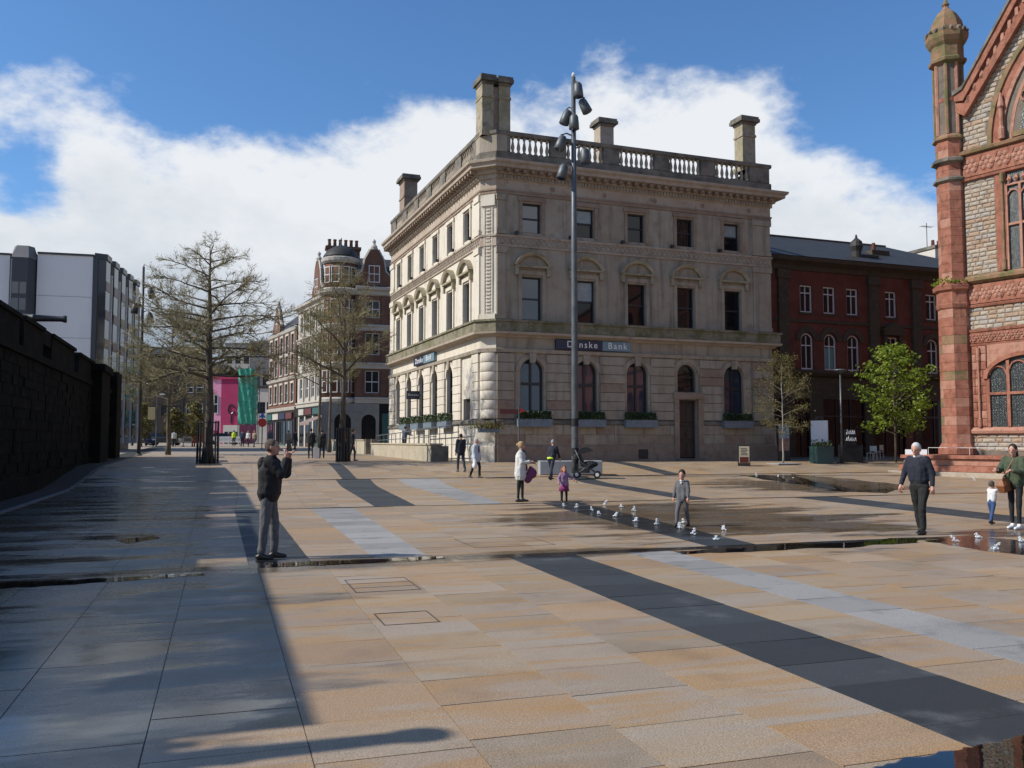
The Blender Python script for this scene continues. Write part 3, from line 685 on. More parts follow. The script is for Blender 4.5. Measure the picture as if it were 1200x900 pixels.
# blocks of the front plinth
for r_, (z, h) in enumerate(((1.52, .53), (2.06, .53))):
    u = CH + .05
    while u < LF - .1:
        w = rb.uniform(1.1, 2.0); e = min(u + w, LF)
        if u < DF - .7 < e: e = DF - .7
        if DF - .7 <= u < DF + .7: u = DF + .7; continue
        if e - u > .3: FR.put('plinth_block', block(e - u, h, .05, rb.choice(('ashlar', 'ashlar', 'redband', 'ashlar'))), (u + e) / 2, -.145, z)
        u = e
# pilasters at the corners of the upper floors
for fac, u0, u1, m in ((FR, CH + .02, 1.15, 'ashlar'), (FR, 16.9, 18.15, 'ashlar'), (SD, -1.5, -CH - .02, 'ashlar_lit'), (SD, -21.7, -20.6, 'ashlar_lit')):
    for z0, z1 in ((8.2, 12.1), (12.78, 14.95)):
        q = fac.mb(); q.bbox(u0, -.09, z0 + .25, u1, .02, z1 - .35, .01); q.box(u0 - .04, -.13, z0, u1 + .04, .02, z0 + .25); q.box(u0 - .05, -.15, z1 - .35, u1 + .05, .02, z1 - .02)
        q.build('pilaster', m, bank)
q = MB(Matrix.Translation((CH / 2, CH / 2, 0)) @ Matrix.Rotation(R(-45), 4, 'Z'))
for z0, z1 in ((8.5, 14.2),):
    q.box(-.26, -.05, z0, -.2, .0, z1); q.box(.2, -.05, z0, .26, 0, z1)
    z = z0 + .05
    while z < z1:
        q.box(-.13, -.06, z, .13, 0, z + .09); z += .19
q.build('fret_panel', 'ashlar_lit', bank)
q = MB(Matrix.Translation((CH / 2, CH / 2, 0)) @ Matrix.Rotation(R(-45), 4, 'Z')); q.box(-.42, -.12, 14.3, .42, 0, 14.9); q.build('corner_capital', 'ashlar_lit', bank); q = MB(q.mx); q.box(-.46, -.16, 8.18, .46, 0, 8.45); q.build('corner_base', 'ashlar_lit', bank)
# window dressings shared between bays
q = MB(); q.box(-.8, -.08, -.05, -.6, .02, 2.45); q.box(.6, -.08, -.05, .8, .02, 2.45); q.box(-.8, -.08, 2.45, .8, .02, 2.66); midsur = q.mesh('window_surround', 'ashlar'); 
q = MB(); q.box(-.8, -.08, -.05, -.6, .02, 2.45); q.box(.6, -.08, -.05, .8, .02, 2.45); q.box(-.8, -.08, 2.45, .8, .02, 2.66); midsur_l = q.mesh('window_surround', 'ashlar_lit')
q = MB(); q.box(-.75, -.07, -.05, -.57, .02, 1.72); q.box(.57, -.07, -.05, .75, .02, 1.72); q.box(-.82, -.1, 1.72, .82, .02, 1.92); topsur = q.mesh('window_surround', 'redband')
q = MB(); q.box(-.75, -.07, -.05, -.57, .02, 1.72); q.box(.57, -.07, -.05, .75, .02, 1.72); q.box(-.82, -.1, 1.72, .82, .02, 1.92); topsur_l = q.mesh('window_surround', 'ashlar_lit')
def pediment(m):
    q = MB(); q.box(-1.0, -.26, 0, 1.0, .02, .11)
    o = arc(0, -.32, 1.16, R(22), R(158), 14); i_ = arc(0, -.32, .99, R(24), R(156), 14)
    n = len(o)
    for k in range(n - 1):
        q.add([(o[k][0], -.34, o[k][1]), (o[k + 1][0], -.34, o[k + 1][1]), (i_[k + 1][0], -.26, i_[k + 1][1]), (i_[k][0], -.26, i_[k][1]),
               (o[k][0], .02, o[k][1]), (o[k + 1][0], .02, o[k + 1][1]), (i_[k + 1][0], .02, i_[k + 1][1]), (i_[k][0], .02, i_[k][1])],
              [(0, 1, 2, 3), (0, 4, 5, 1), (3, 2, 6, 7)], 0)
    q.add([(o[0][0], -.34, o[0][1]), (i_[0][0], -.26, i_[0][1]), (i_[0][0], .02, i_[0][1]), (o[0][0], .02, o[0][1])], [(0, 1, 2, 3)])
    q.add([(o[-1][0], -.34, o[-1][1]), (i_[-1][0], -.26, i_[-1][1]), (i_[-1][0], .02, i_[-1][1]), (o[-1][0], .02, o[-1][1])], [(0, 1, 2, 3)])
    q.prism_y([(-.9, .1), (.9, .1)] + arc(0, -.32, 1.0, R(25), R(155), 12)[1:-1], -.08, .02, 1)
    for s_ in (-1, 1): q.box(s_ * .92 - .1, -.2, -.42, s_ * .92 + .1, .02, 0)
    return q.mesh('pediment', ['lichen', m])
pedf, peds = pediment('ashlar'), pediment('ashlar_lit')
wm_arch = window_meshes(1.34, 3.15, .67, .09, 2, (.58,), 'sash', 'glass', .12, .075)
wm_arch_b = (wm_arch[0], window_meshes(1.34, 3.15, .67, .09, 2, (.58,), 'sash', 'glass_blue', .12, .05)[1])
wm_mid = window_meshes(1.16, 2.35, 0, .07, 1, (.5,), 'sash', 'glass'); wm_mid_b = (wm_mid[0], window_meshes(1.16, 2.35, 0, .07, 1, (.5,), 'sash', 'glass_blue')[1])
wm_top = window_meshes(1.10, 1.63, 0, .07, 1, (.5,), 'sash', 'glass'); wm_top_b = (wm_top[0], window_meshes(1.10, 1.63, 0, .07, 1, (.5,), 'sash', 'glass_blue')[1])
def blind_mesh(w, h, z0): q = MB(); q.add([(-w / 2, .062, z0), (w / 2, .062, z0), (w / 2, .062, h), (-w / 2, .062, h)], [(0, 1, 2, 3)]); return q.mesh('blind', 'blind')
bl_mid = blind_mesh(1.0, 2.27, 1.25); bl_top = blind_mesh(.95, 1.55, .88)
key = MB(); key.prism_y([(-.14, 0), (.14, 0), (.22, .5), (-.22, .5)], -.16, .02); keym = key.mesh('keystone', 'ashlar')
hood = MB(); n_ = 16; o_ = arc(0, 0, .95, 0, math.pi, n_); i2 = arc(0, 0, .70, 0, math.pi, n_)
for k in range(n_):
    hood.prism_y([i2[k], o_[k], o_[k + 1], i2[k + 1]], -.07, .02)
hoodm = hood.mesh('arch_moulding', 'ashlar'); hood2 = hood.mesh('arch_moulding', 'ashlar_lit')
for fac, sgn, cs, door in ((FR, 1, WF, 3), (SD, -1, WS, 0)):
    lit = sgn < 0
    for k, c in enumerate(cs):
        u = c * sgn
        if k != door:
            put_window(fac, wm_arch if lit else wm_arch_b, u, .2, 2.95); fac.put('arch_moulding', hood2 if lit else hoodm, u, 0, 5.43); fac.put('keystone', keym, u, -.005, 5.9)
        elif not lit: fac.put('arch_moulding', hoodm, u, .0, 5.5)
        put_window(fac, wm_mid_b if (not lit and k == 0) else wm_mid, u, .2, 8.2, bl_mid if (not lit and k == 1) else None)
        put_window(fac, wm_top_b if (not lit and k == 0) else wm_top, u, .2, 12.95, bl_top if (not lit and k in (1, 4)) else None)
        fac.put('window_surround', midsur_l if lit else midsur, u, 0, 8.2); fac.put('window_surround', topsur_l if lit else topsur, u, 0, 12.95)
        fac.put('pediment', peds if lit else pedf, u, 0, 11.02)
        if not lit:
            q = MB(); q.lathe([(.13, 0), (.13, .05), (.08, .08)], n=12, ax=Matrix.Rotation(R(90), 3, 'X')); fac.put('roundel', q.mesh('roundel', 'redband'), u + 1.2, 0, 15.45)
        q = MB(); q.box(-.09, -.3, 0, .09, -.1, .16); fac.put('floodlight', q.mesh('floodlight', 'darkmetal'), u - .95 * sgn, 0, 12.78)
wm_fan = window_meshes(1.2, 1.6, .6, .08, 1, (.55,), 'sash', 'glass'); put_window(FR, wm_fan, DF, .2, 4.5)
q = MB(); q.box(-.62, .12, .3, .62, .2, 4.05)
for x0, x1 in ((-.55, -.06), (.06, .55)):
    for z0, z1 in ((.75, 1.6), (1.75, 2.6), (2.75, 3.9)): q.bbox(x0, .075, z0, x1, .13, z1, .03)
dm = mat('dark brown door', (.035, .024, .022), .4); M['door'] = dm
dr = FR.put('door', q.mesh('door', 'door'), DF, .1, 0); q = MB(); q.ball((.0, .06, 2.1), .05); place('door_handle', q.mesh('door_handle', 'iron'), dr)
q = FR.mb(); q.box(DF - .95, -.24, .3, DF - .64, .02, 4.1); q.box(DF + .64, -.24, .3, DF + .95, .02, 4.1); q.box(DF - 1.0, -.28, 4.1, DF + 1.0, .02, 4.45); q.build('door_surround', 'redband', bank)
q = FR.mb(); q.box(DF - .9, -.5, .2, DF + .9, .1, .72); q.build('door_step', 'stained', bank)
q = MB(); q.box(-.6, .1, 1.2, .6, .18, 4.05); q.bbox(-.5, .06, 1.4, .5, .11, 2.6, .03); q.bbox(-.5, .06, 2.75, .5, .11, 3.9, .03); SD.put('door', q.mesh('door', 'door'), -WS[0], .1, 0)
q = FR.mb(); q.box(9.0, -.215, .72, 9.6, -.19, 1.25); q.build('vent', 'darkmetal', bank)
# name boards on the front and on the side, and the hanging sign
for fac, u0, um, u1, zc in ((FR, 4.03, 6.82, 8.56, 6.95), (SD, -14.1, -11.6, -9.1, 6.98)):
    q = fac.mb(); q.box(u0, -.2, zc - .27, um, -.02, zc + .25); nb = q.build('name_board', 'navy', bank)
    q = fac.mb(); q.box(um + .003, -.2, zc - .27, u1, -.02, zc + .25); nb2 = q.build('name_board', 'steelblue', bank)
    text('Danske', .50, 'white', nb, fac.mx @ Vector(((u0 + um) / 2 + .16, -.21, zc)), (R(90), 0, fac.rz)); text('Bank', .50, 'white', nb2, fac.mx @ Vector(((um + u1) / 2 + .05, -.21, zc)), (R(90), 0, fac.rz))
q = SD.mb(); q.box(-13.0, -.95, 4.45, -12.88, -.1, 5.0); hs = q.build('hanging_sign', 'navy', bank)
text('Danske', .2, 'white', hs, SD.mx @ Vector((-12.875, -.52, 4.74)), (R(90), 0, 0)); q = SD.mb(); q.box(-12.97, -.12, 4.7, -12.91, .02, 4.76); q.build('bracket', 'darkmetal', hs)
# window boxes rest on the sills
wb0 = None
BOXL = {(1, 0): 'zinc window box of clipped box on the bank front nearest its corner', (1, 1): 'zinc window box of clipped box on the bank front behind the tall lamp mast', (1, 2): 'zinc window box of clipped box left of the brown bank door', (1, 4): 'zinc window box of clipped box right of the brown bank door',
        (-1, 1): 'small planted window box on the sunlit bank side, nearest the corner', (-1, 2): 'small planted window box on the sunlit bank side, second from the corner', (-1, 3): 'small planted window box on the sunlit bank side, third from the corner', (-1, 4): 'small planted window box on the sunlit bank side, fourth from the corner'}
rh = random.Random(3)
def hedge_mesh(x0, x1, y0, y1, z0, z1, n, m, s=.09):
    q = MB(); q.box(x0 + .04, y0 + .04, z0, x1 - .04, y1 - .04, z1 - .05)
    for _ in range(n):
        f_ = rh.random()
        p = Vector((rh.uniform(x0, x1), rh.uniform(y0, y1), rh.uniform(z0, z1)))
        if f_ < .5: p.y = y0 + rh.uniform(-.02, .05)
        else: p.z = z1 + rh.uniform(-.05, .05)
        a = Vector((rh.uniform(-1, 1), rh.uniform(-1, 1), rh.uniform(-1, 1))).normalized() * s; c = a.orthogonal().normalized() * s * .6
        q.add([p - a, p + c, p + a, p - c], [(0, 1, 2, 3)])
    return q.mesh('hedge', m)
hm = hedge_mesh(-.95, .95, -.5, -.14, .4, .78, 420, 'hedge')
for fac, sgn, cs in ((FR, 1, WF), (SD, -1, WS)):
    for k, c in enumerate(cs):
        if (sgn, k) not in BOXL: continue
        p = bank.matrix_basis @ (fac.mx @ Vector((sgn * c, 0, 2.46)))
        t = thing('window_box', BOXL[(sgn, k)], 'window box', p, R(2.5) + fac.rz, 'planted window boxes on the bank')
        q = MB(); q.box(-.98, -.52, 0, .98, -.195, .42); place('trough', q.mesh('trough', 'zinc'), t); place('hedge', hm, t)
# ------------------------------------------------------------------ the red sandstone hall at the right
hall = thing('guildhall', 'red sandstone gothic hall with octagonal corner turret, rock faced panels and tall traceried windows', 'building', (35.17, 35.81, 0), R(-74.5))
HF = Fac(hall); rg = random.Random(11)
def octa(r): return [(r * math.cos(R(22.5 + 45 * k)), r * math.sin(R(22.5 + 45 * k))) for k in range(8)]
AX = 6.2                                                          # the gable's centre line
def both(u): return (u, 2 * AX - u)
# body of the hall behind the dressed stones
q = MB(); q.prism_y([(.2, -.2), (12.2, -.2), (12.2, 19.4), (AX, 27.0), (.2, 19.4)], .62, 24); q.build('wall', 'red_sand', hall)
def stones(u0, u1, z0, z1, hgt, wid, mats, y0, dp, parent=hall, clip=None, name='rock_faced_stone', rough=.03, lim=4.0):
    """courses of separate stones; beyond u = lim (outside the picture) they are joined into one part"""
    n = max(1, round((z1 - z0) / hgt)); h = (z1 - z0) / n; rest = MB()
    for r in range(n):
        u = u0; first = True
        while u < u1 - .02:
            w = wid * rg.uniform(.6, 1.45); e = u + w * (rg.uniform(.4, 1) if first else 1); first = False
            if u1 - e < wid * .4: e = u1
            a, c = u + .008, e - .008; zb, zt = z0 + r * h + .008, z0 + (r + 1) * h - .008
            if clip is None or clip((a + c) / 2, (zb + zt) / 2, a, c, zb, zt):
                b_ = MB(); k = min(.035, (zt - zb) * .2); f = [rg.uniform(0, rough) for _ in range(5)]
                vs = [(a, y0 + .02, zb), (c, y0 + .02, zb), (c, y0 + .02, zt), (a, y0 + .02, zt), (a + k, y0 - f[0], zb + k), (c - k, y0 - f[1], zb + k), (c - k, y0 - f[2], zt - k), (a + k, y0 - f[3], zt - k),
                      ((a + c) / 2, y0 - .02 - f[4], (zb + zt) / 2), (a, y0 + dp, zb), (c, y0 + dp, zb), (c, y0 + dp, zt), (a, y0 + dp, zt)]
                fs = [(0, 1, 5, 4), (1, 2, 6, 5), (2, 3, 7, 6), (3, 0, 4, 7), (4, 5, 8), (5, 6, 8), (6, 7, 8), (7, 4, 8), (1, 0, 9, 10), (2, 1, 10, 11), (3, 2, 11, 12), (0, 3, 12, 9)]
                mi = rg.randrange(len(mats))
                if (a + c) / 2 < lim: b_.mx = HF.mx; b_.add(vs, fs); b_.build(name, mats[mi], parent)
                else: rest.add(vs, fs, mi)
            u = e
    if rest.v: rest.mx = HF.mx; rest.build('stonework', list(mats), parent, kind='stuff')
RUB = ('rubble1', 'rubble1', 'rubble2', 'rubble3')
RED = ('red_sand', 'red_sand', 'red_sand2')
q = MB(); q.box(.6, .32, 0, 11.8, .61, 19.3); q.build('wall_core', 'joint', hall)
stones(.7, 2.25, 9.95, 14.75, .215, .40, RUB, .3, .2, lim=3.6); stones(10.15, 11.7, 9.95, 14.75, .27, .52, RUB, .3, .2)
stones(.7, 11.7, 7.22, 8.34, .215, .45, RUB, .3, .2, lim=3.6); stones(.7, 11.7, 1.2, 2.05, .215, .45, RUB, .3, .2, lim=3.6)
ARC_C, ARC_R = 8.6, 6.47
def in_arch(u, z, grow=0.0):
    uu = u if u <= AX else 2 * AX - u
    return (z < 16.3 and uu > ARC_C - ARC_R - grow) or ((uu - ARC_C) ** 2 + (z - 16.14) ** 2 < (ARC_R + grow) ** 2)
def gable_clip(u, z, a, c, zb, zt):
    lim_ = 19.0 + 1.37 * (min(c, 2 * AX - a) - 1.0) if True else 0
    lo = 19.0 + 1.37 * ((a if u <= AX else 2 * AX - c) - 1.0)
    return zt < lo - .1 + .35 and not (in_arch(a, zb, -.1) or in_arch(c, zb, -.1) or in_arch(c, zt, -.1) or in_arch(a, zt, -.1)) 
stones(.7, 11.7, 16.35, 26.4, .235, .46, RUB, .3, .2, clip=gable_clip, lim=4.3)
q = MB(); q.prism_y([(.6, 19.3), (11.8, 19.3), (AX, 26.9)], .32, .61); q.build('wall_core', 'joint', hall)
# mouldings along the facade
def hcourse(name, z0, prof, m, u0=.6, u1=11.8): q = HF.mb(); q.sweep([(u0, .3), (u1, .3)], [(o, z0 + z) for o, z in prof]); q.build(name, m, hall)
hcourse('string_course', 16.05, [(0, 0), (.22, .06), (.26, .2), (.05, .3), (0, .32)], 'moss_red'); hcourse('string_course', 14.72, [(0, 0), (.16, .04), (.18, .16), (0, .22)], 'red_sand')
hcourse('string_course', 9.50, [(0, 0), (.12, .05), (.26, .14), (.28, .3), (.1, .42), (0, .46)], 'moss_red'); hcourse('string_course', 8.32, [(0, 0), (.1, .02), (.14, .12), (0, .18)], 'red_sand')
hcourse('string_course', 7.08, [(0, 0), (.1, .02), (.13, .12), (0, .16)], 'red_sand'); hcourse('string_course', 6.40, [(0, 0), (.08, .02), (.1, .1), (0, .14)], 'red_sand')
hcourse('sill_course', 2.05, [(0, 0), (.16, .03), (.2, .16), (.06, .32), (0, .34)], 'red_sand2')
def carved(z0, z1, u0=.7, u1=11.7, step=.42):                     # carved foliage band: a backing course and lumps of relief
    q = HF.mb(); q.box(u0, .23, z0, u1, .4, z1); q.build('carved_course', 'red_sand', hall)
    c = HF.mb(); h = z1 - z0; u = u0 + step / 2
    while u < u1:
        for k in range(7):
            an = 2 * math.pi * k / 6; rr = .33 * min(step, h) if k < 6 else 0
            c.ball((u + rr * math.cos(an), .22, (z0 + z1) / 2 + rr * math.sin(an)), (.085 * h / .7, .06, .085 * h / .7), n=5)
        pts = [(u - step / 2 + step * i / 8, .21, (z0 + z1) / 2 + .36 * h * math.sin(i / 8 * 2 * math.pi)) for i in range(9)]
        c.tube(pts, .03, 4); u += step
    c.build('carving', 'red_sand2', hall, kind='stuff')
carved(14.96, 16.03, step=.8); carved(8.52, 9.46, step=.62); carved(6.56, 7.06, step=.42)
# raking coping of the gable
for s_ in (1, -1):
    q = MB(HF.mx)
    def X(u): return u if s_ > 0 else 2 * AX - u
    for (o0, o1, y0) in ((.0, .26, -.12), (.26, .9, .08), (.9, 1.12, -.02)):
        P = [(X(.55), 19.05 - o1 * .6), (X(1.0), 19.05 - o1 * .9), (X(AX), 26.75 - o1 * 1.65), (X(AX), 26.75 - o0 * 1.65), (X(1.0), 19.15 - o0 * .9 + .35), (X(.55), 19.15 - o0 * .6 + .25)]
        q.prism_y(P if s_ > 0 else P[::-1], y0, .35)
    q.build('gable_coping', 'red_sand', hall)
    c = MB(HF.mx)
    for i in range(14):
        u = 1.2 + i * .36; z = 19.15 + .25 + (u - 1.0) * 1.40 - .62
        c.box(X(u) - .08, -.02, z - .42, X(u) + .08, .09, z - .02)
    c.build('corbel_table', 'red_sand2', hall, kind='stuff')
    q = MB(HF.mx); P = [(X(.5), 19.42), (X(1.0), 19.55), (X(AX), 26.98), (X(AX), 26.76), (X(1.0), 19.38), (X(.5), 19.2)]
    q.prism_y(P[::-1] if s_ > 0 else P, -.2, .5); q.build('gable_cap', 'stained', hall)
# great arch: receding orders, then glass with tracery
def gothic(r_out, zs, n=12):
    a0 = math.pi; a1 = math.pi - math.acos((ARC_C - AX) / r_out)
    left = [(ARC_C + r_out * math.cos(a0 + (a1 - a0) * i / n), zs + r_out * math.sin(a0 + (a1 - a0) * i / n)) for i in range(n + 1)]
    return left + [(2 * AX - u, z) for u, z in left[-2::-1]]
for (r0, r1, y, m) in ((6.62, 6.40, .18, 'moss_red'), (6.40, 6.02, .27, 'red_sand'), (6.02, 5.84, .22, 'red_sand2'), (5.84, 5.56, .34, 'red_sand'), (5.56, 5.40, .3, 'red_sand2'), (5.40, 5.05, .45, 'red_sand')):
    A = gothic(r0, 16.3); B = gothic(r1, 16.3); q = MB(HF.mx)
    for i in range(len(A) - 1): q.prism_y([A[i], B[i], B[i + 1], A[i + 1]], y, .7)
    q.build('arch_order', m, hall)
G = gothic(5.06, 16.3); q = MB(HF.mx); q.prism_y([(p[0], p[1]) for p in G], .285, .31); q.build('tympanum', 'lead_glass', hall)
q = MB(HF.mx)
for k in range(1, 7): u = 3.54 + (2 * AX - 7.08) * k / 7; q.box(u - .07, .2, 16.4, u + .07, .29, 18.2 + 2.0 * (1 - abs(u - AX) / 3))
for k in range(7):
    u = 3.54 + .76 * (k + .5)
    for j in range(8):
        a_ = 2 * math.pi * j / 8; c_ = 2 * math.pi * (j + 1) / 8; z = 18.0 + 1.1 * (1 - abs(u - AX) / 3)
        q.tube([(u + .28 * math.cos(a_), .25, z + .28 * math.sin(a_)), (u + .28 * math.cos(c_), .25, z + .28 * math.sin(c_))], .055, 5)
q.build('tracery', 'red_sand2', hall)
q = MB(HF.mx); q.box(3.2, .12, 16.35, 9.2, .3, 16.62); q.build('sill', 'moss_red', hall)
for u in both(2.45):                                              # statue niches beside the arch: slim shafts on corbels
    q = MB(HF.mx); q.lathe([(.16, 16.4), (.16, 16.9), (.1, 17.0), (.1, 17.9), (.17, 18.0), (.12, 18.3), (.03, 18.7)], (u + (.3 if u < AX else -.3), .12, 0), 8); q.build('shaft', 'red_sand2', hall)
# tall windows of the middle storey
for ua, ub in ((2.82, 5.4), (7.0, 9.58)):
    q = MB(HF.mx); q.box(ua, .29, 9.96, ub, .3, 14.7); fr = q.build('window', 'lead_glass', hall)
    q = MB(HF.mx)
    for k in range(0, 5):
        u = ua + (ub - ua) * k / 4; q.box(u - .06, .17, 9.96, u + .06, .285, 14.1)
    q.box(ua, .19, 12.1, ub, .285, 12.22); q.box(ua, .18, 14.05, ub, .285, 14.14)
    for k in range(4):
        u = ua + (ub - ua) * (k + .5) / 4; w = (ub - ua) / 8
        for zc in (13.35,):
            a_ = arc(u, zc, w, 0, math.pi, 8, w * 1.5)
            q.tube([(x, .235, z) for x, z in a_], .05, 5)
        for kx in (-.5, .5): q.lathe([(.04, 14.2), (.13, 14.35), (.04, 14.55)], (u + kx * w, .24, 0), 6)
    place('tracery', q.mesh('tracery', 'red_sand2'), fr)
for u0, u1 in ((2.27, 2.55), (2.55, 2.80), (5.42, 6.98), (9.6, 9.85), (9.85, 10.13)):
    q = MB(HF.mx); q.box(u0, .16 if u1 - u0 < .27 else .22, 9.96, u1, .5, 14.75); q.build('jamb', 'red_sand', hall)
    if u1 - u0 < .27: q = MB(HF.mx); q.lathe([(.09, 9.98), (.09, 10.5), (.06, 10.55), (.06, 14.2), (.1, 14.3), (.1, 14.72)], ((u0 + u1) / 2, .12, 0), 8); q.build('shaft', 'moss_red', hall)
# segmental window of the ground floor
SW0, SW1 = 1.62, 5.5
q = MB(HF.mx); cx = (SW0 + SW1) / 2; hw = (SW1 - SW0) / 2; ring = arc(cx, 4.75, hw, 0, math.pi, 16, 1.05)
for i in range(16):
    a_, c_ = ring[i], ring[i + 1]
    q.prism_y([a_, (a_[0], 6.42), (c_[0], 6.42), c_], .2, .5)
q.build('spandrel', 'red_sand2', hall)
o_ = arc(cx, 4.75, hw + .2, 0, math.pi, 16, 1.25); q = MB(HF.mx)
for i in range(16): q.prism_y([ring[i], o_[i], o_[i + 1], ring[i + 1]], .13, .3)
q.build('hood_mould', 'red_sand', hall)
q = MB(HF.mx); q.prism_y([(SW0, 2.4), (SW1, 2.4)] + ring, .30, .315); sw = q.build('window', 'lead_glass', hall)
q = MB(HF.mx)
for k in range(0, 5):
    u = SW0 + (SW1 - SW0) * k / 4; zt = 4.75 + 1.0 * math.sqrt(max(0, 1 - ((u - cx) / hw) ** 2)); q.box(u - .075, .2, 2.4, u + .075, .295, zt)
q.box(SW0, .21, 3.95, SW1, .295, 4.08)
for k in range(4):
    u = SW0 + (SW1 - SW0) * (k + .5) / 4; w = (SW1 - SW0) / 8; z = 4.75 + .72 * math.sqrt(1 - ((u - cx) / hw) ** 2)
    q.tube([(x, .25, zz) for x, zz in arc(u, z - .3, w - .08, 0, math.pi, 8)], .045, 5)
place('tracery', q.mesh('tracery', 'red_sand'), sw)
for k in range(4):                                                # lead cames
    pass
q = MB(HF.mx)
for k in range(1, 33):
    u = SW0 + (SW1 - SW0) * k / 33; zt = 4.75 + 1.0 * math.sqrt(max(0, 1 - ((u - cx) / hw) ** 2)); q.box(u - .006, .291, 2.4, u + .006, .299, zt)
for k in range(1, 22): z = 2.4 + k * .15; hwz = hw if z < 4.75 else hw * math.sqrt(max(0, 1 - ((z - 4.75) / 1.05) ** 2)); q.box(cx - hwz, .292, z - .006, cx + hwz, .2985, z + .006)
place('lead_came', q.mesh('lead_came', 'iron'), sw, kind='stuff')
stones(.84, 1.55, 2.4, 6.4, .42, .36, RED, .22, .3, name='dressed_stone', rough=.006, lim=3.6); stones(5.55, 11.7, 2.4, 6.4, .42, .6, RED, .22, .3, name='dressed_stone', rough=.006)
q = MB(HF.mx); q.lathe([(.08, 2.4), (.08, 2.8), (.05, 2.85), (.05, 5.6), (.09, 5.7), (.09, 6.3)], (1.2, .16, 0), 8); q.build('shaft', 'red_sand2', hall)
# turrets: octagonal courses, each cut into stones
def turret(u, full):
    T = HF.mx @ Matrix.Translation((u, .35, 0))
    def ring_course(r, z0, z1, name, m, parent=hall):
        q = MB(T); q.prism(octa(r), z0, z1); return q.build(name, m, parent)
    for (z0, z1, r, h) in ((1.6, 8.35, .80, .45), (9.75, 14.8, .70, .46), (15.1, 15.75, .70, .33), (16.1, 16.95, .70, .43)):
        n = round((z1 - z0) / h)
        for i in range(n):
            a, c = z0 + (z1 - z0) * i / n, z0 + (z1 - z0) * (i + 1) / n; O = octa(r)
            if not full: ring_course(r, a + .003, c - .003, 'stone_course', RED[i % 3]); continue
            # visible faces alternate long and short stones
            k = 3 if i % 2 else 4
            groups = ((2, 3), (4,), (5, 6), (7, 0, 1)) if i % 2 else ((2,), (3, 4), (5,), (6, 7), (0, 1))
            for g in groups:
                pts = [O[j % 8] for j in (list(g) + [g[-1] + 1])]
                q = MB(T); P = [(0, 0)] + [(x * .997, y_ * .997) for x, y_ in pts]
                q.prism(P, a + .006, c - .006); q.build('dressed_stone', rg.choice(('red_sand', 'red_sand', 'red_sand2', 'red_sand', 'moss_red' if rg.random() < .3 else 'red_sand2')), hall)
    q = MB(T); q.prism(octa(.66), 0, 21.3); q.build('turret_core', 'joint', hall)
    def ringm(prof, m, name='turret_moulding'):
        q = MB(T)
        vs = []; fs = []
        for r, z in prof: vs += [(x, y_, z) for x, y_ in octa(r)]
        n = len(prof)
        for i in range(n - 1):
            for k in range(8): fs.append((i * 8 + k, i * 8 + (k + 1) % 8, (i + 1) * 8 + (k + 1) % 8, (i + 1) * 8 + k))
        fs += [list(range(8))[::-1], list(range((n - 1) * 8, n * 8))]
        q.add(vs, fs); q.build(name, m, hall)
    ringm([(.78, 1.0), (.98, 1.05), (.98, 1.35), (.86, 1.5), (.82, 1.6)], 'red_sand')
    ringm([(.80, 8.33), (.86, 8.4), (.9, 8.55), (.9, 8.6), (.86, 8.62), (.86, 9.2), (1.0, 9.3), (1.03, 9.5), (.9, 9.6), (.72, 9.76)], 'red_sand', 'turret_corbel')
    ringm([(.70, 14.8), (.86, 14.9), (.86, 15.0), (.7, 15.1)], 'stained'); ringm([(.70, 15.75), (.92, 15.86), (.92, 16.0), (.7, 16.1)], 'stained'); ringm([(.70, 16.95), (.84, 17.05), (.84, 17.15), (.7, 17.3)], 'moss_red')
    O = octa(.70)
    for k in range(8):                                            # recessed panels between corner shafts
        q = MB(T); x, y_ = O[k]; q.lathe([(.1, 17.3), (.1, 21.0)], (x * .92, y_ * .92, 0), 6); q.build('corner_shaft', 'red_sand2' if k % 2 else 'moss_red', hall)
    q = MB(T); q.prism(octa(.62), 17.3, 21.0); q.build('turret_panel', 'red_sand', hall)
    q = MB(T); q.prism(octa(.68), 19.0, 19.2); q.build('turret_moulding', 'red_sand', hall)
    ringm([(.64, 20.95), (.9, 21.1), (.92, 21.25), (.78, 21.35), (.78, 21.95), (.9, 22.1), (1.02, 22.35), (1.04, 22.6), (.85, 22.68)], 'moss_red')
    q = MB(T)
    for k in range(16):
        an = 2 * math.pi * k / 16; q.ball((.95 * math.cos(an), .95 * math.sin(an), 22.72), (.12, .12, .13), n=5)
    q.build('crown_leaf', 'stained', hall, kind='stuff')
    ringm([(.80, 22.66), (.82, 22.9), (.74, 23.3), (.5, 23.75), (.2, 24.05), (.12, 24.2)], 'moss_red', 'turret_dome')
    q = MB(T); q.lathe([(.1, 24.15), (.2, 24.3), (.12, 24.42), (.05, 24.6), (.12, 24.8), (.02, 25.1)], n=8); q.build('finial', 'moss_red', hall)
turret(0, True); turret(12.4, False)
# weeds rooted on the turret corbel
wd = thing('ledge_weeds', 'weeds growing out of the mossy ledge round the red turret', 'plant', HF.p.matrix_basis @ Vector((0, .35, 9.62)), R(-74.5))
q = MB()
for k in range(420):
    an = rg.uniform(0, 2 * math.pi); r = .84 + rg.uniform(-.1, .2); p = Vector((r * math.cos(an), r * math.sin(an), rg.uniform(-.03, .28) * (.4 + .6 * (math.sin(an * 3) > 0))))
    a = Vector((rg.uniform(-1, 1), rg.uniform(-1, 1), rg.uniform(-.2, 1))).normalized() * .1; c = a.orthogonal().normalized() * .05
    q.add([p, p + a * .5 + c, p + a, p + a * .5 - c], [(0, 1, 2, 3)])
place('leaves', q.mesh('leaves', 'leaf'), wd)
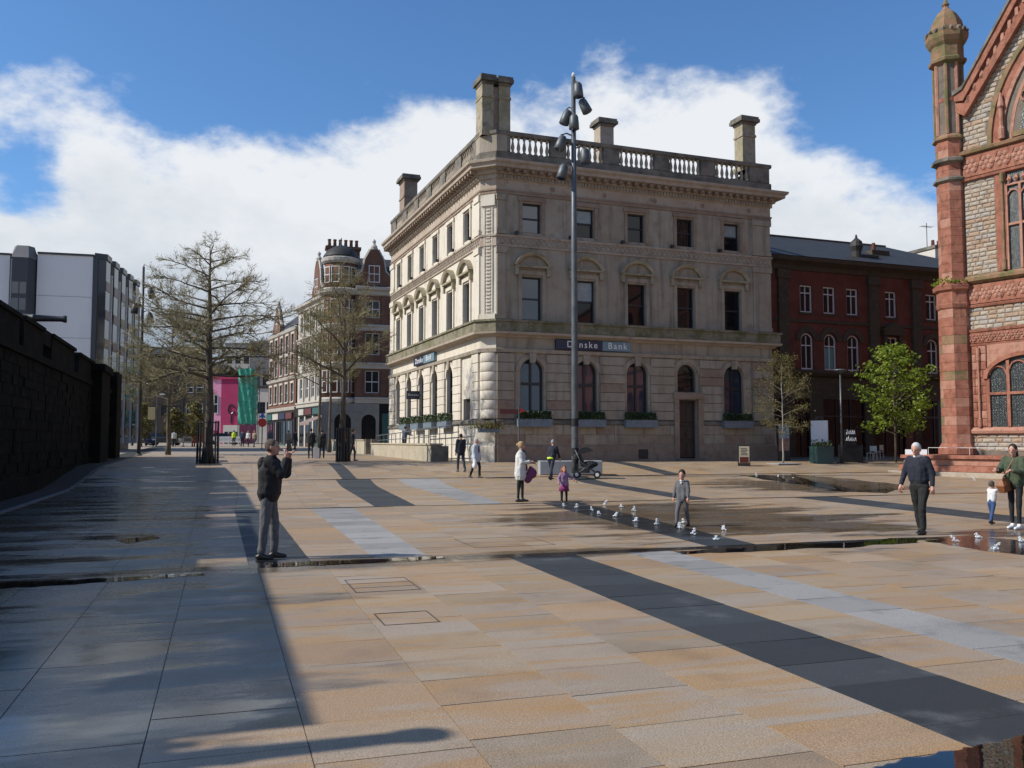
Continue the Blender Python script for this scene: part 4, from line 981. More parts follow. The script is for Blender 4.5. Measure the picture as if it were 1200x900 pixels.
# the hall runs on along the square beyond the gable
q = MB(HF.mx); HW = [(15.0 + 4.2 * k, 17.6 + 4.2 * k) for k in range(8)]
wall_holes(q, 12.9, 50, -.2, 17.5, [(a, c, 3.0, 6.6, 1.0) for a, c in HW] + [(a, c, 9.6, 14.6, 1.2) for a, c in HW], .4, 0, .3); q.build('wing_wall', 'red_sand', hall)
q = MB(HF.mx); q.box(12.9, .72, -.2, 50, 20, 17.5); q.build('wing_core', 'lead_glass', hall)
q = MB(HF.mx); q.add([(12.9, .1, 17.5), (50, .1, 17.5), (50, 8, 23), (12.9, 8, 23)], [(0, 1, 2, 3)]); q.build('wing_roof', 'slate', hall)
for z in (8.4, 15.6, 17.3): q = MB(HF.mx); q.sweep([(12.9, .3), (50, .3)], [(0, z), (.2, z + .1), (.22, z + .3), (0, z + .35)]); q.build('string_course', 'moss_red', hall)
# terrace of red stone steps round the foot
q = MB(HF.mx)
T0, T1 = -1.9, 13
q.build
def step(name, u0, y0, z0, z1, m): b_ = MB(HF.mx); b_.bbox(u0, y0, z0, T1, 6, z1, .02); b_.build(name, m, hall)
step('step', T0 - .35, -2.35, -.2, .22, 'rubble1'); step('terrace_wall', T0, -1.95, .22, .52, 'red_sand'); step('terrace_wall', T0 + .16, -1.75, .522, .84, 'red_sand2'); step('coping', T0 + .06, -1.88, .842, 1.02, 'red_sand')
for u in [x * 1.2 + T0 + .4 for x in range(10)]:
    pass
rl = thing('handrail', 'thin white handrail on slender posts along the red terrace edge', 'handrail', HF.p.matrix_basis @ Vector((0, 0, 1.02)), R(-74.5))
q = MB(); q.tube([(-.6, -1.4, .36), (10, -1.4, .36)], .012, 6); place('rail', q.mesh('rail', 'sash_white'), rl)
pm = MB(); pm.tube([(0, 0, 0), (0, 0, .36)], .012, 6); pmm = pm.mesh('post', 'sash_white')
for i in range(6): place('post', pmm, rl, (-.6 + i * 2.1, -1.4, 0))

# ------------------------------------------------------------------ red brick building right of the bank
redb = thing('brick_building', 'dark red brick building with slate hipped roof and pale arched windows beside the bank', 'building', (13.3 - math.sin(R(2.5)) * 4, 45.1 + math.cos(R(2.5)) * 4, 0), R(2.5))
BF = Fac(redb); B0, B1 = 18.4, 42.0
uw = [24.02, 25.92, 27.85]; ux = [31.2, 34.85, 37.2, 39.2]
holes = []
for u in uw + ux:
    holes.append((u - .5, u + .5, 10.25, 12.1, 0)); holes.append((u - .5, u + .5, 6.45, 8.9, .5 if u != 31.2 else 0))
q = BF.mb(); wall_holes(q, B0, B1, 6.2, 13.0, holes, .25); q.build('wall', 'brick', redb)
q = BF.mb(); q.box(B0, .26, -.1, B1, 13, 13.0); q.build('wall_core', 'brick', redb)
# roof: hipped, with ridge
q = BF.mb(); e = .55
E = [(B0 - .2, -e, 13.9), (B1, -e, 13.9), (B1, 13.5, 13.9), (B0 - .2, 13.5, 13.9)]; Rg = [(B0 + 5.2, 6.5, 17.0), (B1 - 5, 6.5, 17.0)]
q.add(E + Rg, [(0, 1, 5, 4), (1, 2, 5), (2, 3, 4, 5), (3, 0, 4)]); rf = q.build('roof', 'slate', redb)
q = BF.mb(); q.box(B0 + 5.0, 6.4, 16.98, B1 - 5, 6.6, 17.1); place('ridge', q.mesh('ridge', 'darkmetal'), rf)
for nm, z0, prof, m in (('cornice', 13.0, [(0, 0), (.1, .05), (.12, .35), (.35, .5), (.55, .6), (.6, .85), (.1, .95)], 'brownstone'), ('string_course', 9.55, [(0, 0), (.08, .03), (.08, .18), (0, .22)], 'brownstone'),
                        ('string_course', 5.95, [(0, 0), (.2, .08), (.35, .25), (.38, .42), (0, .5)], 'brownstone'), ('sill_course', 6.25, [(0, 0), (.1, .02), (.1, .18), (0, .2)], 'brownstone')):
    q = BF.mb(); q.sweep([(B0, 0), (B1, 0)], [(o, z0 + z) for o, z in prof]); q.build(nm, m, redb)
for u in (22.1, 29.6, 33.4, 36.2):
    q = BF.mb(); q.bbox(u - .42, -.2, 6.45, u + .42, .02, 13.0, .03); q.box(u - .52, -.28, 12.4, u + .52, .02, 12.99); q.box(u - .5, -.26, 6.45, u + .5, .02, 7.0); q.build('pilaster', 'brownstone', redb)
wr = window_meshes(.98, 1.82, 0, .09, 2, (.72,), 'sash_white', 'glass', .1, .035); wa = window_meshes(.98, 2.42, .49, .09, 2, (.66,), 'sash_white', 'glass', .1, .035); wsq = window_meshes(.98, 2.42, 0, .09, 2, (.66,), 'sash_white', 'glass', .1, .035)
tb = MB(); tb.add([(-.36, .06, .12), (.36, .06, .12), (.36, .06, 1.5), (-.36, .06, 1.5)], [(0, 1, 2, 3)]); M['tealblind'] = mat('turquoise blind behind glass', (.10, .26, .27), .3); tbm = tb.mesh('blind', 'tealblind')
hoods = MB(); o_ = arc(0, 0, .92, 0, math.pi, 14); i2 = arc(0, 0, .56, 0, math.pi, 14)
for k in range(14): hoods.prism_y([i2[k], o_[k], o_[k + 1], i2[k + 1]], -.08, .02)
hm_ = hoods.mesh('arch_moulding', 'brownstone')
for u in uw + ux:
    put_window(BF, wr, u, .1, 10.26)
    q = MB(); q.box(-.6, -.07, -.14, .6, .02, 0); BF.put('sill', q.mesh('sill', 'brownstone'), u, 0, 10.25)
    put_window(BF, wsq if u == 31.2 else wa, u, .1, 6.46, tbm if u == 25.92 else None)
    if u != 31.2: BF.put('arch_moulding', hm_, u, 0, 8.4)
q = BF.mb(); q.box(30.3, -.3, 9.0, 32.1, .02, 9.3); q.prism_y([(30.2, 9.3), (32.2, 9.3), (31.2, 9.95)], -.32, .02); q.box(30.4, -.2, 6.45, 30.65, .02, 9.0); q.box(31.75, -.2, 6.45, 32.0, .02, 9.0); q.build('aedicule', 'brownstone', redb)
# shopfront: stone piers with dark glass between
q = BF.mb(); q.box(B0, .02, 4.5, B1, .25, 5.95); q.build('fascia', 'brownstone', redb)
for a, c in ((18.4, 19.4), (22.0, 22.9), (24.1, 25.2), (28.7, 29.4), (33.0, 33.6), (37.5, 38.2), (41.3, 42)):
    q = BF.mb(); q.box(a, -.05, -.1, c, .25, 4.5); q.build('pier', 'brownstone', redb)
for a, c in ((19.4, 22.0), (22.9, 24.1), (25.2, 28.7), (29.4, 33.0), (33.6, 37.5), (38.2, 41.3)):
    q = BF.mb(); q.box(a, .14, .1, c, .2, 4.5); wn_ = q.build('shop_window', 'glass', redb)
    q = BF.mb(); n = max(2, round((c - a) / 1.2))
    for k in range(n + 1): u = a + (c - a) * k / n; q.box(max(a, u - .04), .08, .1, min(c, u + .04), .137, 4.5)
    q.box(a, .085, 3.3, c, .136, 3.42); q.box(a, .07, .1, c, .138, .75)
    place('frame', q.mesh('frame', 'sash'), wn_)
q = BF.mb(); q.box(32.2, .0, .1, 33.0, .1, 3.2); M['maroon'] = mat('maroon painted door', (.09, .012, .012), .4); q.build('door', 'maroon', redb)
q = BF.mb()
q.box(29.3, 1.0, 14.0, 31.2, 2.0, 14.8); q.lathe([(.34, 14.4), (.34, 15.0), (.46, 15.35), (.38, 15.7), (.1, 15.95), (.05, 16.2)], (29.4, 1.2, 0), 12); q.build('dormer', 'slate', redb)
q = BF.mb(); q.box(32.0, 2.5, 14.6, 33.6, 3.4, 15.6); ch = q.build('chimney', 'brownstone', redb)
q = BF.mb(); q.lathe([(.16, 15.6), (.13, 16.2)], (32.5, 2.9, 0), 8); place('chimney_pot', q.mesh('chimney_pot', 'brick'), ch)

house = thing('roof_chimney_house', 'pale rendered chimney block with television aerial behind the red brick roof', 'building', at(1106, 300, 72).to_tuple()[:2] + (0,), R(2.5))
q = MB(); q.box(-.9, 0, 0, 3, 6, 17.3); place('wall', q.mesh('wall', 'cream'), house)
q = MB(); q.box(-1.0, -.1, 17.3, 3.1, 6.1, 17.55); place('coping', q.mesh('coping', 'stained'), house)
q = MB()
for k in range(3): q.lathe([(.16, 17.55), (.13, 18.1)], (-.5 + .6 * k, .6, 0), 8)
place('chimney_pots', q.mesh('chimney_pots', 'brick'), house, kind='stuff')
q = MB(); q.tube([(-.7, 1, 17.5), (-.7, 1, 19.6)], .03, 5); q.tube([(-1.3, 1, 19.3), (-.1, 1, 19.3)], .02, 5)
for k in range(5): q.tube([(-1.2 + .25 * k, .7, 19.3), (-1.2 + .25 * k, 1.3, 19.3)], .012, 4)
place('aerial', q.mesh('aerial', 'darkmetal'), house)
M['maroonboard'] = mat('maroon fascia board', (.10, .02, .02), .5)
# ------------------------------------------------------------------ turreted brick building across the side street
def simple_windows(fac, cells, fm, gm, d=.12, cols=1, surround=None, sill=None):
    cache = {}
    for (u, z, w, h) in cells:
        k = (round(w, 2), round(h, 2))
        if k not in cache: cache[k] = window_meshes(w, h, 0, .08, cols, (.5,), fm, gm, .1, .035)
        put_window(fac, cache[k], u, d, z)
        if surround:
            q = MB(); t = .16
            q.box(-w / 2 - t, -.08, -.02, -w / 2, .05, h); q.box(w / 2, -.08, -.02, w / 2 + t, .05, h); q.box(-w / 2 - t - .05, -.11, h, w / 2 + t + .05, .05, h + .25); q.box(-w / 2 - t - .05, -.14, -.16, w / 2 + t + .05, .05, -.02)
            fac.put('window_surround', q.mesh('window_surround', surround), u, 0, z)
vo = at(400, 520, 86.7)
vic = thing('corner_building', 'red brick and cream building with round corner turret and chimney pots beyond the side street', 'building', (vo.x, vo.y, 0), R(-2))
VF = Fac(vic); VS = Fac(vic, 0, 0, R(-78))
ZB = [6.4, 10.15, 13.8]; HB = [2.2, 2.15, 1.75]
fu = [2.9, 5.3, 7.9, 10.5]
q = VF.mb(); hs_ = [(u - .7, u + .7, z, z + h, 0) for u in fu for z, h in zip(ZB, HB)]
wall_holes(q, 1.2, 13, 5.3, 16.2, hs_, .3); q.build('wall', 'brick_dull', vic)
q = VF.mb(); q.prism([(1.2, .31), (13, .31), (13, 18), (-2.6, 18), (1.0, 3.0)], .5, 16.2); q.build('wall_core', 'brick_dull', vic)
simple_windows(VF, [(u, z, 1.4, h) for u in fu for z, h in zip(ZB, HB)], 'sash_white', 'glass', .15, 2)
for u in [x - 1.25 for x in fu] + [fu[-1] + 1.25]:
    q = VF.mb(); q.box(u - .3, -.08, 5.9, u + .3, .02, 16.0); q.build('quoin_strip', 'brick_dull', vic)
VPATH = [(1.2, 0), (13, 0)]
def vcourse(z, prof, m):
    q = VF.mb(); q.sweep(VPATH, [(o, z + a) for o, a in prof]); q.build('band_course', m, vic)
    q = VS.mb(); q.sweep([(-16.5, 0), (-1.4, 0)], [(o, z + a) for o, a in prof]); q.build('band_course', m, vic)
for z in (5.35, 8.75, 12.5): vcourse(z, [(0, 0), (.12, .05), (.14, .35), (.25, .45), (.25, .6), (0, .65)], 'dressing')
vcourse(16.0, [(0, 0), (.15, .1), (.2, .4), (.5, .55), (.55, .8), (0, .95)], 'dressing')
sz = [-3.2 - 2.35 * k for k in range(6)]
q = VS.mb(); wall_holes(q, -16.5, -1.4, 5.3, 16.2, [(u - .65, u + .65, z, z + h, 0) for u in sz for z, h in zip(ZB, HB)], .3); q.build('wall', 'dressing', vic)
q = VS.mb(); q.box(-16.5, .31, .5, -1.6, 8, 16.2); q.build('wall_core', 'dressing', vic)
simple_windows(VS, [(u, z, 1.3, h) for u in sz for z, h in zip(ZB, HB)], 'sash_white', 'glass', .12, 1)
for u in sz[:-1]:
    q = VS.mb(); q.bbox(u - 1.175 - .22, -.16, 5.95, u - 1.175 + .22, .02, 16.0, .03); q.build('pilaster', 'dressing', vic)
# turret
TC = (-.1, 1.55)
def cylv(r, z0, z1, m, name, n=20): q = MB(); q.lathe([(r, z0), (r, z1)], (TC[0], TC[1], 0), n); return q.build(name, m, vic, True)
cylv(1.75, 5.9, 16.0, 'brick_dull', 'turret_wall'); cylv(1.6, 16.9, 19.2, 'brick_dull', 'turret_wall')
for z, r in ((5.3, 1.95), (8.75, 1.95), (12.5, 1.95), (16.0, 2.15), (19.15, 1.9)):
    q = MB(); q.lathe([(r - .2, z), (r, z + .2), (r + .05, z + .5), (r - .15, z + .65)], (TC[0], TC[1], 0), 20); q.build('turret_band', 'dressing', vic)
q = MB(); q.lathe([(1.85, 19.75), (1.75, 20.0), (1.3, 20.6), (.6, 21.0), (.06, 21.2), (.05, 21.9)], (TC[0], TC[1], 0), 16); q.build('turret_roof', 'slate', vic, True)
for an in (-150, -115, -80, -45):
    for z, h in list(zip(ZB, HB)) + [(17.2, 1.6)]:
        r = 1.76 if z < 16 else 1.61
        mxx = Matrix.Translation((TC[0], TC[1], 0)) @ Matrix.Rotation(R(an + 90), 4, 'Z')
        f_ = place('window', VW[(h,)][0] if (globals().setdefault('VW', {}).get((h,))) else VW.setdefault((h,), window_meshes(.85, h, 0, .08, 1, (.5,), 'sash_white', 'glass', .1, .03))[0], vic, mxx @ Vector((0, -r - .0, z)), R(an + 90)); place('pane', VW[(h,)][1], f_)
# gables, roofs, chimneys
q = VF.mb(); q.add([(1.0, -.3, 16.9), (13.3, -.3, 16.9), (13.3, 9, 21.5), (2.5, 9, 21.5)], [(0, 1, 2, 3)]); q.build('roof', 'slate', vic)
q = VS.mb(); q.add([(-16.6, -.3, 16.9), (-1.0, -.3, 16.9), (-3, 5.5, 21.0), (-16.6, 5.5, 21.0)], [(0, 1, 2, 3)]); q.build('roof', 'slate', vic)
def gable(fac, u, w, z0, z1, m, parent, dw=True):
    q = fac.mb(); hw = w / 2
    P = [(u - hw, z0), (u + hw, z0), (u + hw, z0 + .9), (u + hw * .62, z0 + 1.5), (u + hw * .5, z1 - 1.0), (u + hw * .2, z1), (u - hw * .2, z1), (u - hw * .5, z1 - 1.0), (u - hw * .62, z0 + 1.5), (u - hw, z0 + .9)]
    q.prism_y(P, -.06, .5); g = q.build('gable', m, parent)
    q = fac.mb()
    for i in range(2, len(P)):
        a, c = P[i], P[(i + 1) % len(P)]
        if i == len(P) - 1: continue
        q.tube([(a[0], .2, a[1]), (c[0], .2, c[1])], .2, 6)
    place('gable_coping', q.mesh('gable_coping', 'dressing'), g)
    q = fac.mb(); q.lathe([(.3, z1), (.34, z1 + .3), (.12, z1 + .6), (.2, z1 + .85), (.02, z1 + 1.1)], (u, .2, 0), 8); place('finial', q.mesh('finial', 'dressing'), g)
    if dw: put_window(fac, window_meshes(1.1, 1.7, 0, .08, 2, (.5,), 'sash_white', 'glass', .1, .03), u, -.09, z0 + .4)
gable(VF, 3.0, 3.6, 16.9, 20.6, 'brick_dull', vic); gable(VF, 8.6, 3.6, 16.9, 20.6, 'brick_dull', vic); gable(VS, -9.2, 3.4, 16.9, 20.9, 'brick_dull', vic)
q = VF.mb(); q.box(-1.2, 5.4, 18.5, 2.2, 6.6, 21.6); c_ = q.build('chimney', 'brick_dull', vic); q = VF.mb(); q.box(-1.32, 5.28, 21.6, 2.32, 6.72, 21.9); place('chimney_cap', q.mesh('chimney_cap', 'brick_dull'), c_)
pot = MB(); pot.lathe([(.2, 0), (.16, .6), (.2, .7), (.2, .8)], n=8); potm = pot.mesh('chimney_pot', 'brick_dull')
for i in range(6): place('chimney_pot', potm, c_, (-.9 + i * .56, 6.0, 21.9))
q = VF.mb(); q.box(9.5, 5, 18.5, 11.5, 6, 22); q.build('chimney', 'brick_dull', vic)
# ground floor: cream arch on the corner, dark shopfronts
q = VF.mb(); wall_holes(q, -1.9, 3.6, .6, 5.35, [(-.7, .9, .6, 4.4, .8), (1.9, 3.3, .6, 4.3, .7)], .5, 0, -.1); q.build('arcade', 'groundstone', vic)
q = VF.mb(); q.box(-1.9, .2, .6, 3.6, .30, 5.3); q.build('shop_window', 'shopdark', vic)
q = VF.mb(); q.box(.35, .12, .8, .75, .195, 2.6); q.build('door', 'red', vic)
q = VF.mb(); q.box(3.6, -.05, .6, 13, .3, 5.35); q.build('shopfront', 'shopdark', vic)
q = VF.mb(); q.box(3.9, -.12, 1.6, 5.2, -.055, 4.4); q.build('poster', 'teal', vic)
q = VF.mb(); q.lathe([(.02, 0), (.3, .25), (.26, .6), (.4, .95), (.1, 1.3)], (4.5, -.14, 2.3), 10); q.build('poster_tree', 'white', vic) if False else None
q = VS.mb(); q.box(-16.5, -.1, .6, -1.4, .3, 4.4); q.build('shopfront', 'shopdark', vic)
q = VS.mb(); q.box(-16.5, -.25, 4.4, -1.5, .3, 5.33); q.build('fascia', 'shopdark', vic)
for u in (-3.5, -6.3, -9.4, -12.5, -15.0):
    q = VS.mb(); q.box(u - .25, -.22, .6, u + .25, -.105, 4.4); q.build('pier', 'dressing', vic)
q = VS.mb(); q.add([(-9, -.1, 4.3), (-5, -.1, 4.3), (-5, -1.8, 3.6), (-9, -1.8, 3.6)], [(0, 1, 2, 3)]); q.add([(-9, -1.8, 3.6), (-5, -1.8, 3.6), (-5, -1.8, 3.35), (-9, -1.8, 3.35)], [(0, 1, 2, 3)]); M['awning'] = mat('faded awning canvas', (.22, .16, .14), .8); q.build('awning', 'awning', vic)

for i, (a, c) in enumerate(((-6.0, -3.8), (-9.1, -6.6), (-12.2, -9.7), (-14.7, -12.8))):
    q = VS.mb(); q.box(a, -.16, 1.5, c, -.105, 4.1); w_ = q.build('shop_window', 'glass', vic)
    q = VS.mb(); q.box(a, -.2, 1.1, c, -.105, 1.49); q.box((a + c) / 2 - .05, -.2, 1.5, (a + c) / 2 + .05, -.165, 4.1); place('frame', q.mesh('frame', ('sash_white', 'teal', 'door', 'sash')[i]), w_)
    q = VS.mb(); q.box(a - .1, -.33, 4.55, c + .1, -.255, 5.2); q.build('shop_sign', ('navy', 'teal', 'maroonboard', 'dressing')[i], vic)
vo2 = vo + Vector((math.cos(R(100)), math.sin(R(100)), 0)) * 17.2
rgb_ = thing('gabled_building', 'red brick terrace with cream dressings and small gable further up the street', 'building', (vo2.x, vo2.y, 0), R(-80))
GF = Fac(rgb_); us = [-1.5 - 2.6 * k for k in range(5)]
q = GF.mb(); wall_holes(q, -13.5, 0, 5.2, 14.6, [(u - .6, u + .6, z, z + 2.1, 0) for u in us for z in (6.3, 9.6, 12.0)], .3); q.build('wall', 'brick_dull', rgb_)
q = GF.mb(); q.box(-13.5, .31, .5, 0, 8, 14.6); q.build('wall_core', 'brick_dull', rgb_)
q = GF.mb(); q.box(-.02, .0, .5, .01, 8, 14.6); q.build('wall', 'brick_dull', rgb_)
simple_windows(GF, [(u, z, 1.2, 2.1) for u in us for z in (6.3, 9.6, 12.0)], 'sash_white', 'glass', .12, 1, 'dressing')
for z in (5.2, 8.8, 14.4):
    q = GF.mb(); q.sweep([(-13.5, 0), (0, 0), (0, 8)], [(0, z), (.2, z + .1), (.3, z + .4), (0, z + .5)]); q.build('band_course', 'dressing', rgb_)
q = GF.mb(); q.add([(-13.6, -.2, 14.9), (.1, -.2, 14.9), (.1, 4.5, 18.6), (-13.6, 4.5, 18.6)], [(0, 1, 2, 3)]); q.add([(.1, -.2, 14.9), (.1, 8, 14.9), (.1, 4.5, 18.6)], [(0, 1, 2)]); q.build('roof', 'slate', rgb_)
gable(GF, -9.5, 3.6, 14.9, 18.0, 'brick_dull', rgb_)
q = GF.mb(); q.box(-13.5, -.1, .5, 0, .3, 5.2); q.build('shopfront', 'shopdark', rgb_)

for i in range(4):
    a, c = -13.0 + i * 3.2, -10.4 + i * 3.2
    q = GF.mb(); q.box(a, -.16, 1.4, c, -.105, 4.0); w_ = q.build('shop_window', 'glass', rgb_)
    q = GF.mb(); q.box(a, -.2, .9, c, -.105, 1.39); q.box((a + c) / 2 - .05, -.2, 1.4, (a + c) / 2 + .05, -.165, 4.0); place('frame', q.mesh('frame', ('sash', 'sash_white', 'teal', 'sash_white')[i]), w_)
    q = GF.mb(); q.box(a - .1, -.3, 4.3, c + .1, -.105, 5.0); q.build('shop_sign', ('teal', 'dressing', 'navy', 'maroonboard')[i], rgb_)
# ------------------------------------------------------------------ pale modern block beyond the old wall
mo_ = at(107, 420, 70)
mod = thing('office_block', 'white rendered office block with dark glazed bays and white fins above the old wall', 'building', (mo_.x, mo_.y, 0), R(-3))
MF = Fac(mod); MS = Fac(mod, 0, 0, R(86.6))
HM = 16.25
q = MF.mb(); q.box(-4.05, 0, 0, -.08, .4, HM); q.build('wall', 'modern_white', mod)
for k in range(1, 5):
    z = HM * k / 5; q = MF.mb(); q.box(-4.05, -.012, z - .012, -.08, -.002, z + .012); q.build('panel_joint', 'greywall', mod)
q = MF.mb(); q.box(-4.06, -.1, HM, -.0, 12, HM + .16); q.build('parapet_cap', 'modern_dark', mod)
q = MF.mb(); q.box(-16, .1, 0, -6.0, .5, HM - .2); q.build('wall', 'modern_white', mod)
q = MF.mb(); q.box(-16, .0, HM - .2, -6.0, .6, HM - .05); q.build('parapet_cap', 'modern_dark', mod)
bp_ = [(-6.0, .2), (-5.6, -.9), (-4.5, -.9), (-4.06, .2)]
q = MF.mb(); q.prism(bp_, 0, HM - .5); q.build('glazed_bay', 'modern_dark', mod)
q = MF.mb(); z0, z1 = HM - .5, HM + .55; q.add([(-6.05, .3, z0), (-5.65, -.95, z0), (-4.45, -.95, z0), (-4.0, .3, z0), (-5.75, .3, z1), (-5.45, -.25, z1), (-4.65, -.25, z1), (-4.35, .3, z1)], [(0, 1, 5, 4), (1, 2, 6, 5), (2, 3, 7, 6), (4, 5, 6, 7), (3, 0, 4, 7)]); q.build('bay_roof', 'greywall', mod)
for r in range(5):
    for c in range(2):
        q = MF.mb(); u = -5.55 + c * .53; q.box(u, -.935, HM - 2.4 - r * 1.25 - .9, u + .46, -.905, HM - 2.4 - r * 1.25); q.build('window', 'glass_blue', mod)
# long side: five bays, white fins
LSD = 14.5; q = MS.mb(); q.box(0, 0, 0, LSD, .4, HM); q.build('wall', 'modern_dark', mod)
q = MS.mb(); q.add([(0, .4, HM), (LSD, .4, HM), (LSD, 12, HM), (0, 12, HM)], [(0, 1, 2, 3)]); q.build('roof', 'greywall', mod)
for k in range(5):
    a = .25 + k * 2.85; bw = 2.2
    q = MS.mb(); P = [(a, .02), (a + .45, -.75), (a + bw - .35, -.75), (a + bw + .1, .02)]; q.prism(P, 2, HM - .1); q.build('bay', 'curtain', mod)
    q = MS.mb(); q.prism([(a - .05, .02), (a + .4, -.85), (a + bw - .3, -.85), (a + bw + .15, .02)], HM - .1, HM + .35); q.build('bay_roof', 'modern_dark', mod)
    for r in range(6):
        z = 2.2 + r * 2.3; q = MS.mb(); q.box(a + .43, -.79, z, a + bw - .33, -.752, z + .75); q.build('spandrel_panel', 'brownpanel', mod)
    q = MS.mb(); q.box(a + bw + .2, -.8, 1.5, a + bw + .34, .0, HM - 1.0); q.build('fin', 'sash_white', mod)
q = MS.mb(); q.box(-.12, -.3, 1.5, .18, -.002, HM - .1); q.build('fin', 'modern_dark', mod)

# ------------------------------------------------------------------ far end of the street
def plain_building(name, label, px0, px1, pytop, Z, m, depth=12, cells=None, fm='sash', gm='glass', rz=-2, z0=.6, roofm='slate', pitched=0, wcols=1):
    a = at(px0, 520, Z); c = at(px1, 520, Z); w = (c - a).length; ang = math.atan2(c.y - a.y, c.x - a.x); zt = at(px0, pytop, Z).z
    t = thing(name, label, 'building', (a.x, a.y, 0), ang); F = Fac(t)
    cl = []
    if cells:
        nx, rows, ww, hh = cells
        for r in rows:
            for k in range(nx): cl.append((w * (k + .5) / nx, r, ww, hh))
    q = F.mb(); wall_holes(q, 0, w, z0 - 1, zt, [(u - ww / 2, u + ww / 2, z, z + hh, 0) for (u, z, ww, hh) in cl], .25); q.box(0, .26, z0 - 1, w, depth, zt - .01); q.build('wall', m, t)
    if cl: simple_windows(F, cl, fm, gm, .1, wcols)
    q = F.mb()
    if pitched: q.add([(-.2, -.3, zt), (w + .2, -.3, zt), (w + .2, depth / 2, zt + pitched), (-.2, depth / 2, zt + pitched), (w + .2, depth + .3, zt), (-.2, depth + .3, zt)], [(0, 1, 2, 3), (3, 2, 4, 5), (0, 3, 5), (1, 4, 2)])
    else: q.box(-.15, -.15, zt, w + .15, depth + .1, zt + .35)
    q.build('roof' if pitched else 'parapet_cap', roofm, t)
    return t, F, w, zt
plain_building('dark_building', 'wide dark brown brick building closing the street behind the bare trees', 128, 214, 415, 152, 'darkwall', 14, (6, (6.0, 9.5, 12.5), 1.3, 1.7), 'sash', 'glass', pitched=2.0)
plain_building('dark_building', 'dark brick building with shopfront behind the largest tree trunk, right of the wide brown one', 215, 250, 432, 150, 'darkwall', 14, (3, (6.2, 9.8), 1.2, 1.8), 'sash_white', 'glass', pitched=1.2)
plain_building('white_building', 'tall white building behind the pink one and the green netting', 262, 292, 404, 165, 'cream', 14, (3, (13.2, 16.0), 1.0, 1.4), 'sash', 'glass', roofm='greywall')
plain_building('grey_building', 'grey flat roofed building above the green scaffold netting', 291, 318, 402, 158, 'greywall', 14, (2, (8, 11.5), 1.4, 1.6), 'sash', 'glass', roofm='greywall')
plain_building('shop_building', 'small cream shop building under the red brick terrace at the street bend', 300, 322, 455, 140, 'cream', 10, (2, (6.0,), 1.2, 1.8), 'sash', 'glass', roofm='slate')
pk = at(258, 520, 124)
pink = thing('pink_building', 'bright pink and crimson rendered building with a dark emblem on its flank', 'building', (pk.x, pk.y, 0), R(-20))
PF = Fac(pink)
HP = at(258, 444, 124).z
q = MB(); q.box(0, 0, 0, 2.6, 7, HP); place('wall', q.mesh('wall', 'plum'), pink)
q = MB(); q.box(-1.35, .003, 0, -.003, 6.9, HP - .05); place('wall', q.mesh('wall', 'palepink'), pink)
q = MB(); q.box(-1.5, -.2, HP - .04, 2.75, 7.2, HP + .35); place('cornice', q.mesh('cornice', 'plum'), pink)
put_window(PF, window_meshes(.62, 2.6, 0, .08, 1, (.5,), 'sash_white', 'glass'), -.68, -.09, HP - 4.8)
q = MB(); q.box(-.95, -.06, .9, -.4, 0, 3.2); place('door', q.mesh('door', 'plum'), pink)
q = MB()
for k in range(10):                                              # the painted emblem: an open ring with a stem
    a_, c_ = math.radians(20 + 32 * k), math.radians(20 + 32 * (k + 1)); q.tube([(1.45 + .45 * math.cos(a_), -.02, HP - 4.2 + .65 * math.sin(a_)), (1.45 + .45 * math.cos(c_), -.02, HP - 4.2 + .65 * math.sin(c_))], .1, 5)
q.tube([(1.45, -.02, HP - 5.0), (1.4, -.02, HP - 6.1)], .09, 5); place('emblem', q.mesh('emblem', 'modern_dark'), pink)
q = MB(); q.box(.5, -.35, 1.0, 2.7, -.01, 3.9); place('porch', q.mesh('porch', 'cream'), pink)
for k in range(3): q = MB(); q.box(.7 + .65 * k, -.39, 1.1, 1.15 + .65 * k, -.352, 3.0); place('window', q.mesh('window', 'glass'), pink)
# netted scaffold
nt0 = at(278, 520, 118); sc = thing('netted_scaffold', 'scaffold wrapped in bright green debris netting beside the pink building', 'scaffold', (nt0.x, nt0.y, 0), R(-12))
zt, zb = at(288, 432, 118).z, at(288, 497, 118).z
q = MB(); rn = random.Random(9); nx, nz = 12, 26; vs = []; fs = []
for j in range(nz + 1):
    for i in range(nx + 1):
        f_ = i / nx; x = f_ * 2.55; y_ = 0
        if f_ > .78: x = .78 * 2.55 + (f_ - .78) * .4; y_ = (f_ - .78) * 10
        z = zb + (zt - zb) * j / nz
        vs.append((x + .05 * math.sin(j * 1.7 + i), y_ + .10 * math.sin(i * 1.9 + j * .35) + rn.uniform(-.05, .05), z + (.12 * math.sin(i * 1.3) if j in (0, nz) else 0)))
for j in range(nz):
    for i in range(nx): a = j * (nx + 1) + i; fs.append((a, a + 1, a + nx + 2, a + nx + 1))
q.add(vs, fs); place('netting', q.mesh('netting', 'net', True), sc)
q = MB()
for x in (.02, 1.25, 2.5): q.tube([(x, .18, .8), (x, .18, zt + .4)], .05, 5); q.tube([(x, 1.4, .8), (x, 1.4, zt + .4)], .05, 5)
for z in (zb, zb + 2, zb + 4, zb + 6, zt): q.tube([(-.1, .18, z), (2.6, .18, z)], .05, 5)
place('scaffold_poles', q.mesh('scaffold_poles', 'metal'), sc, kind='stuff')

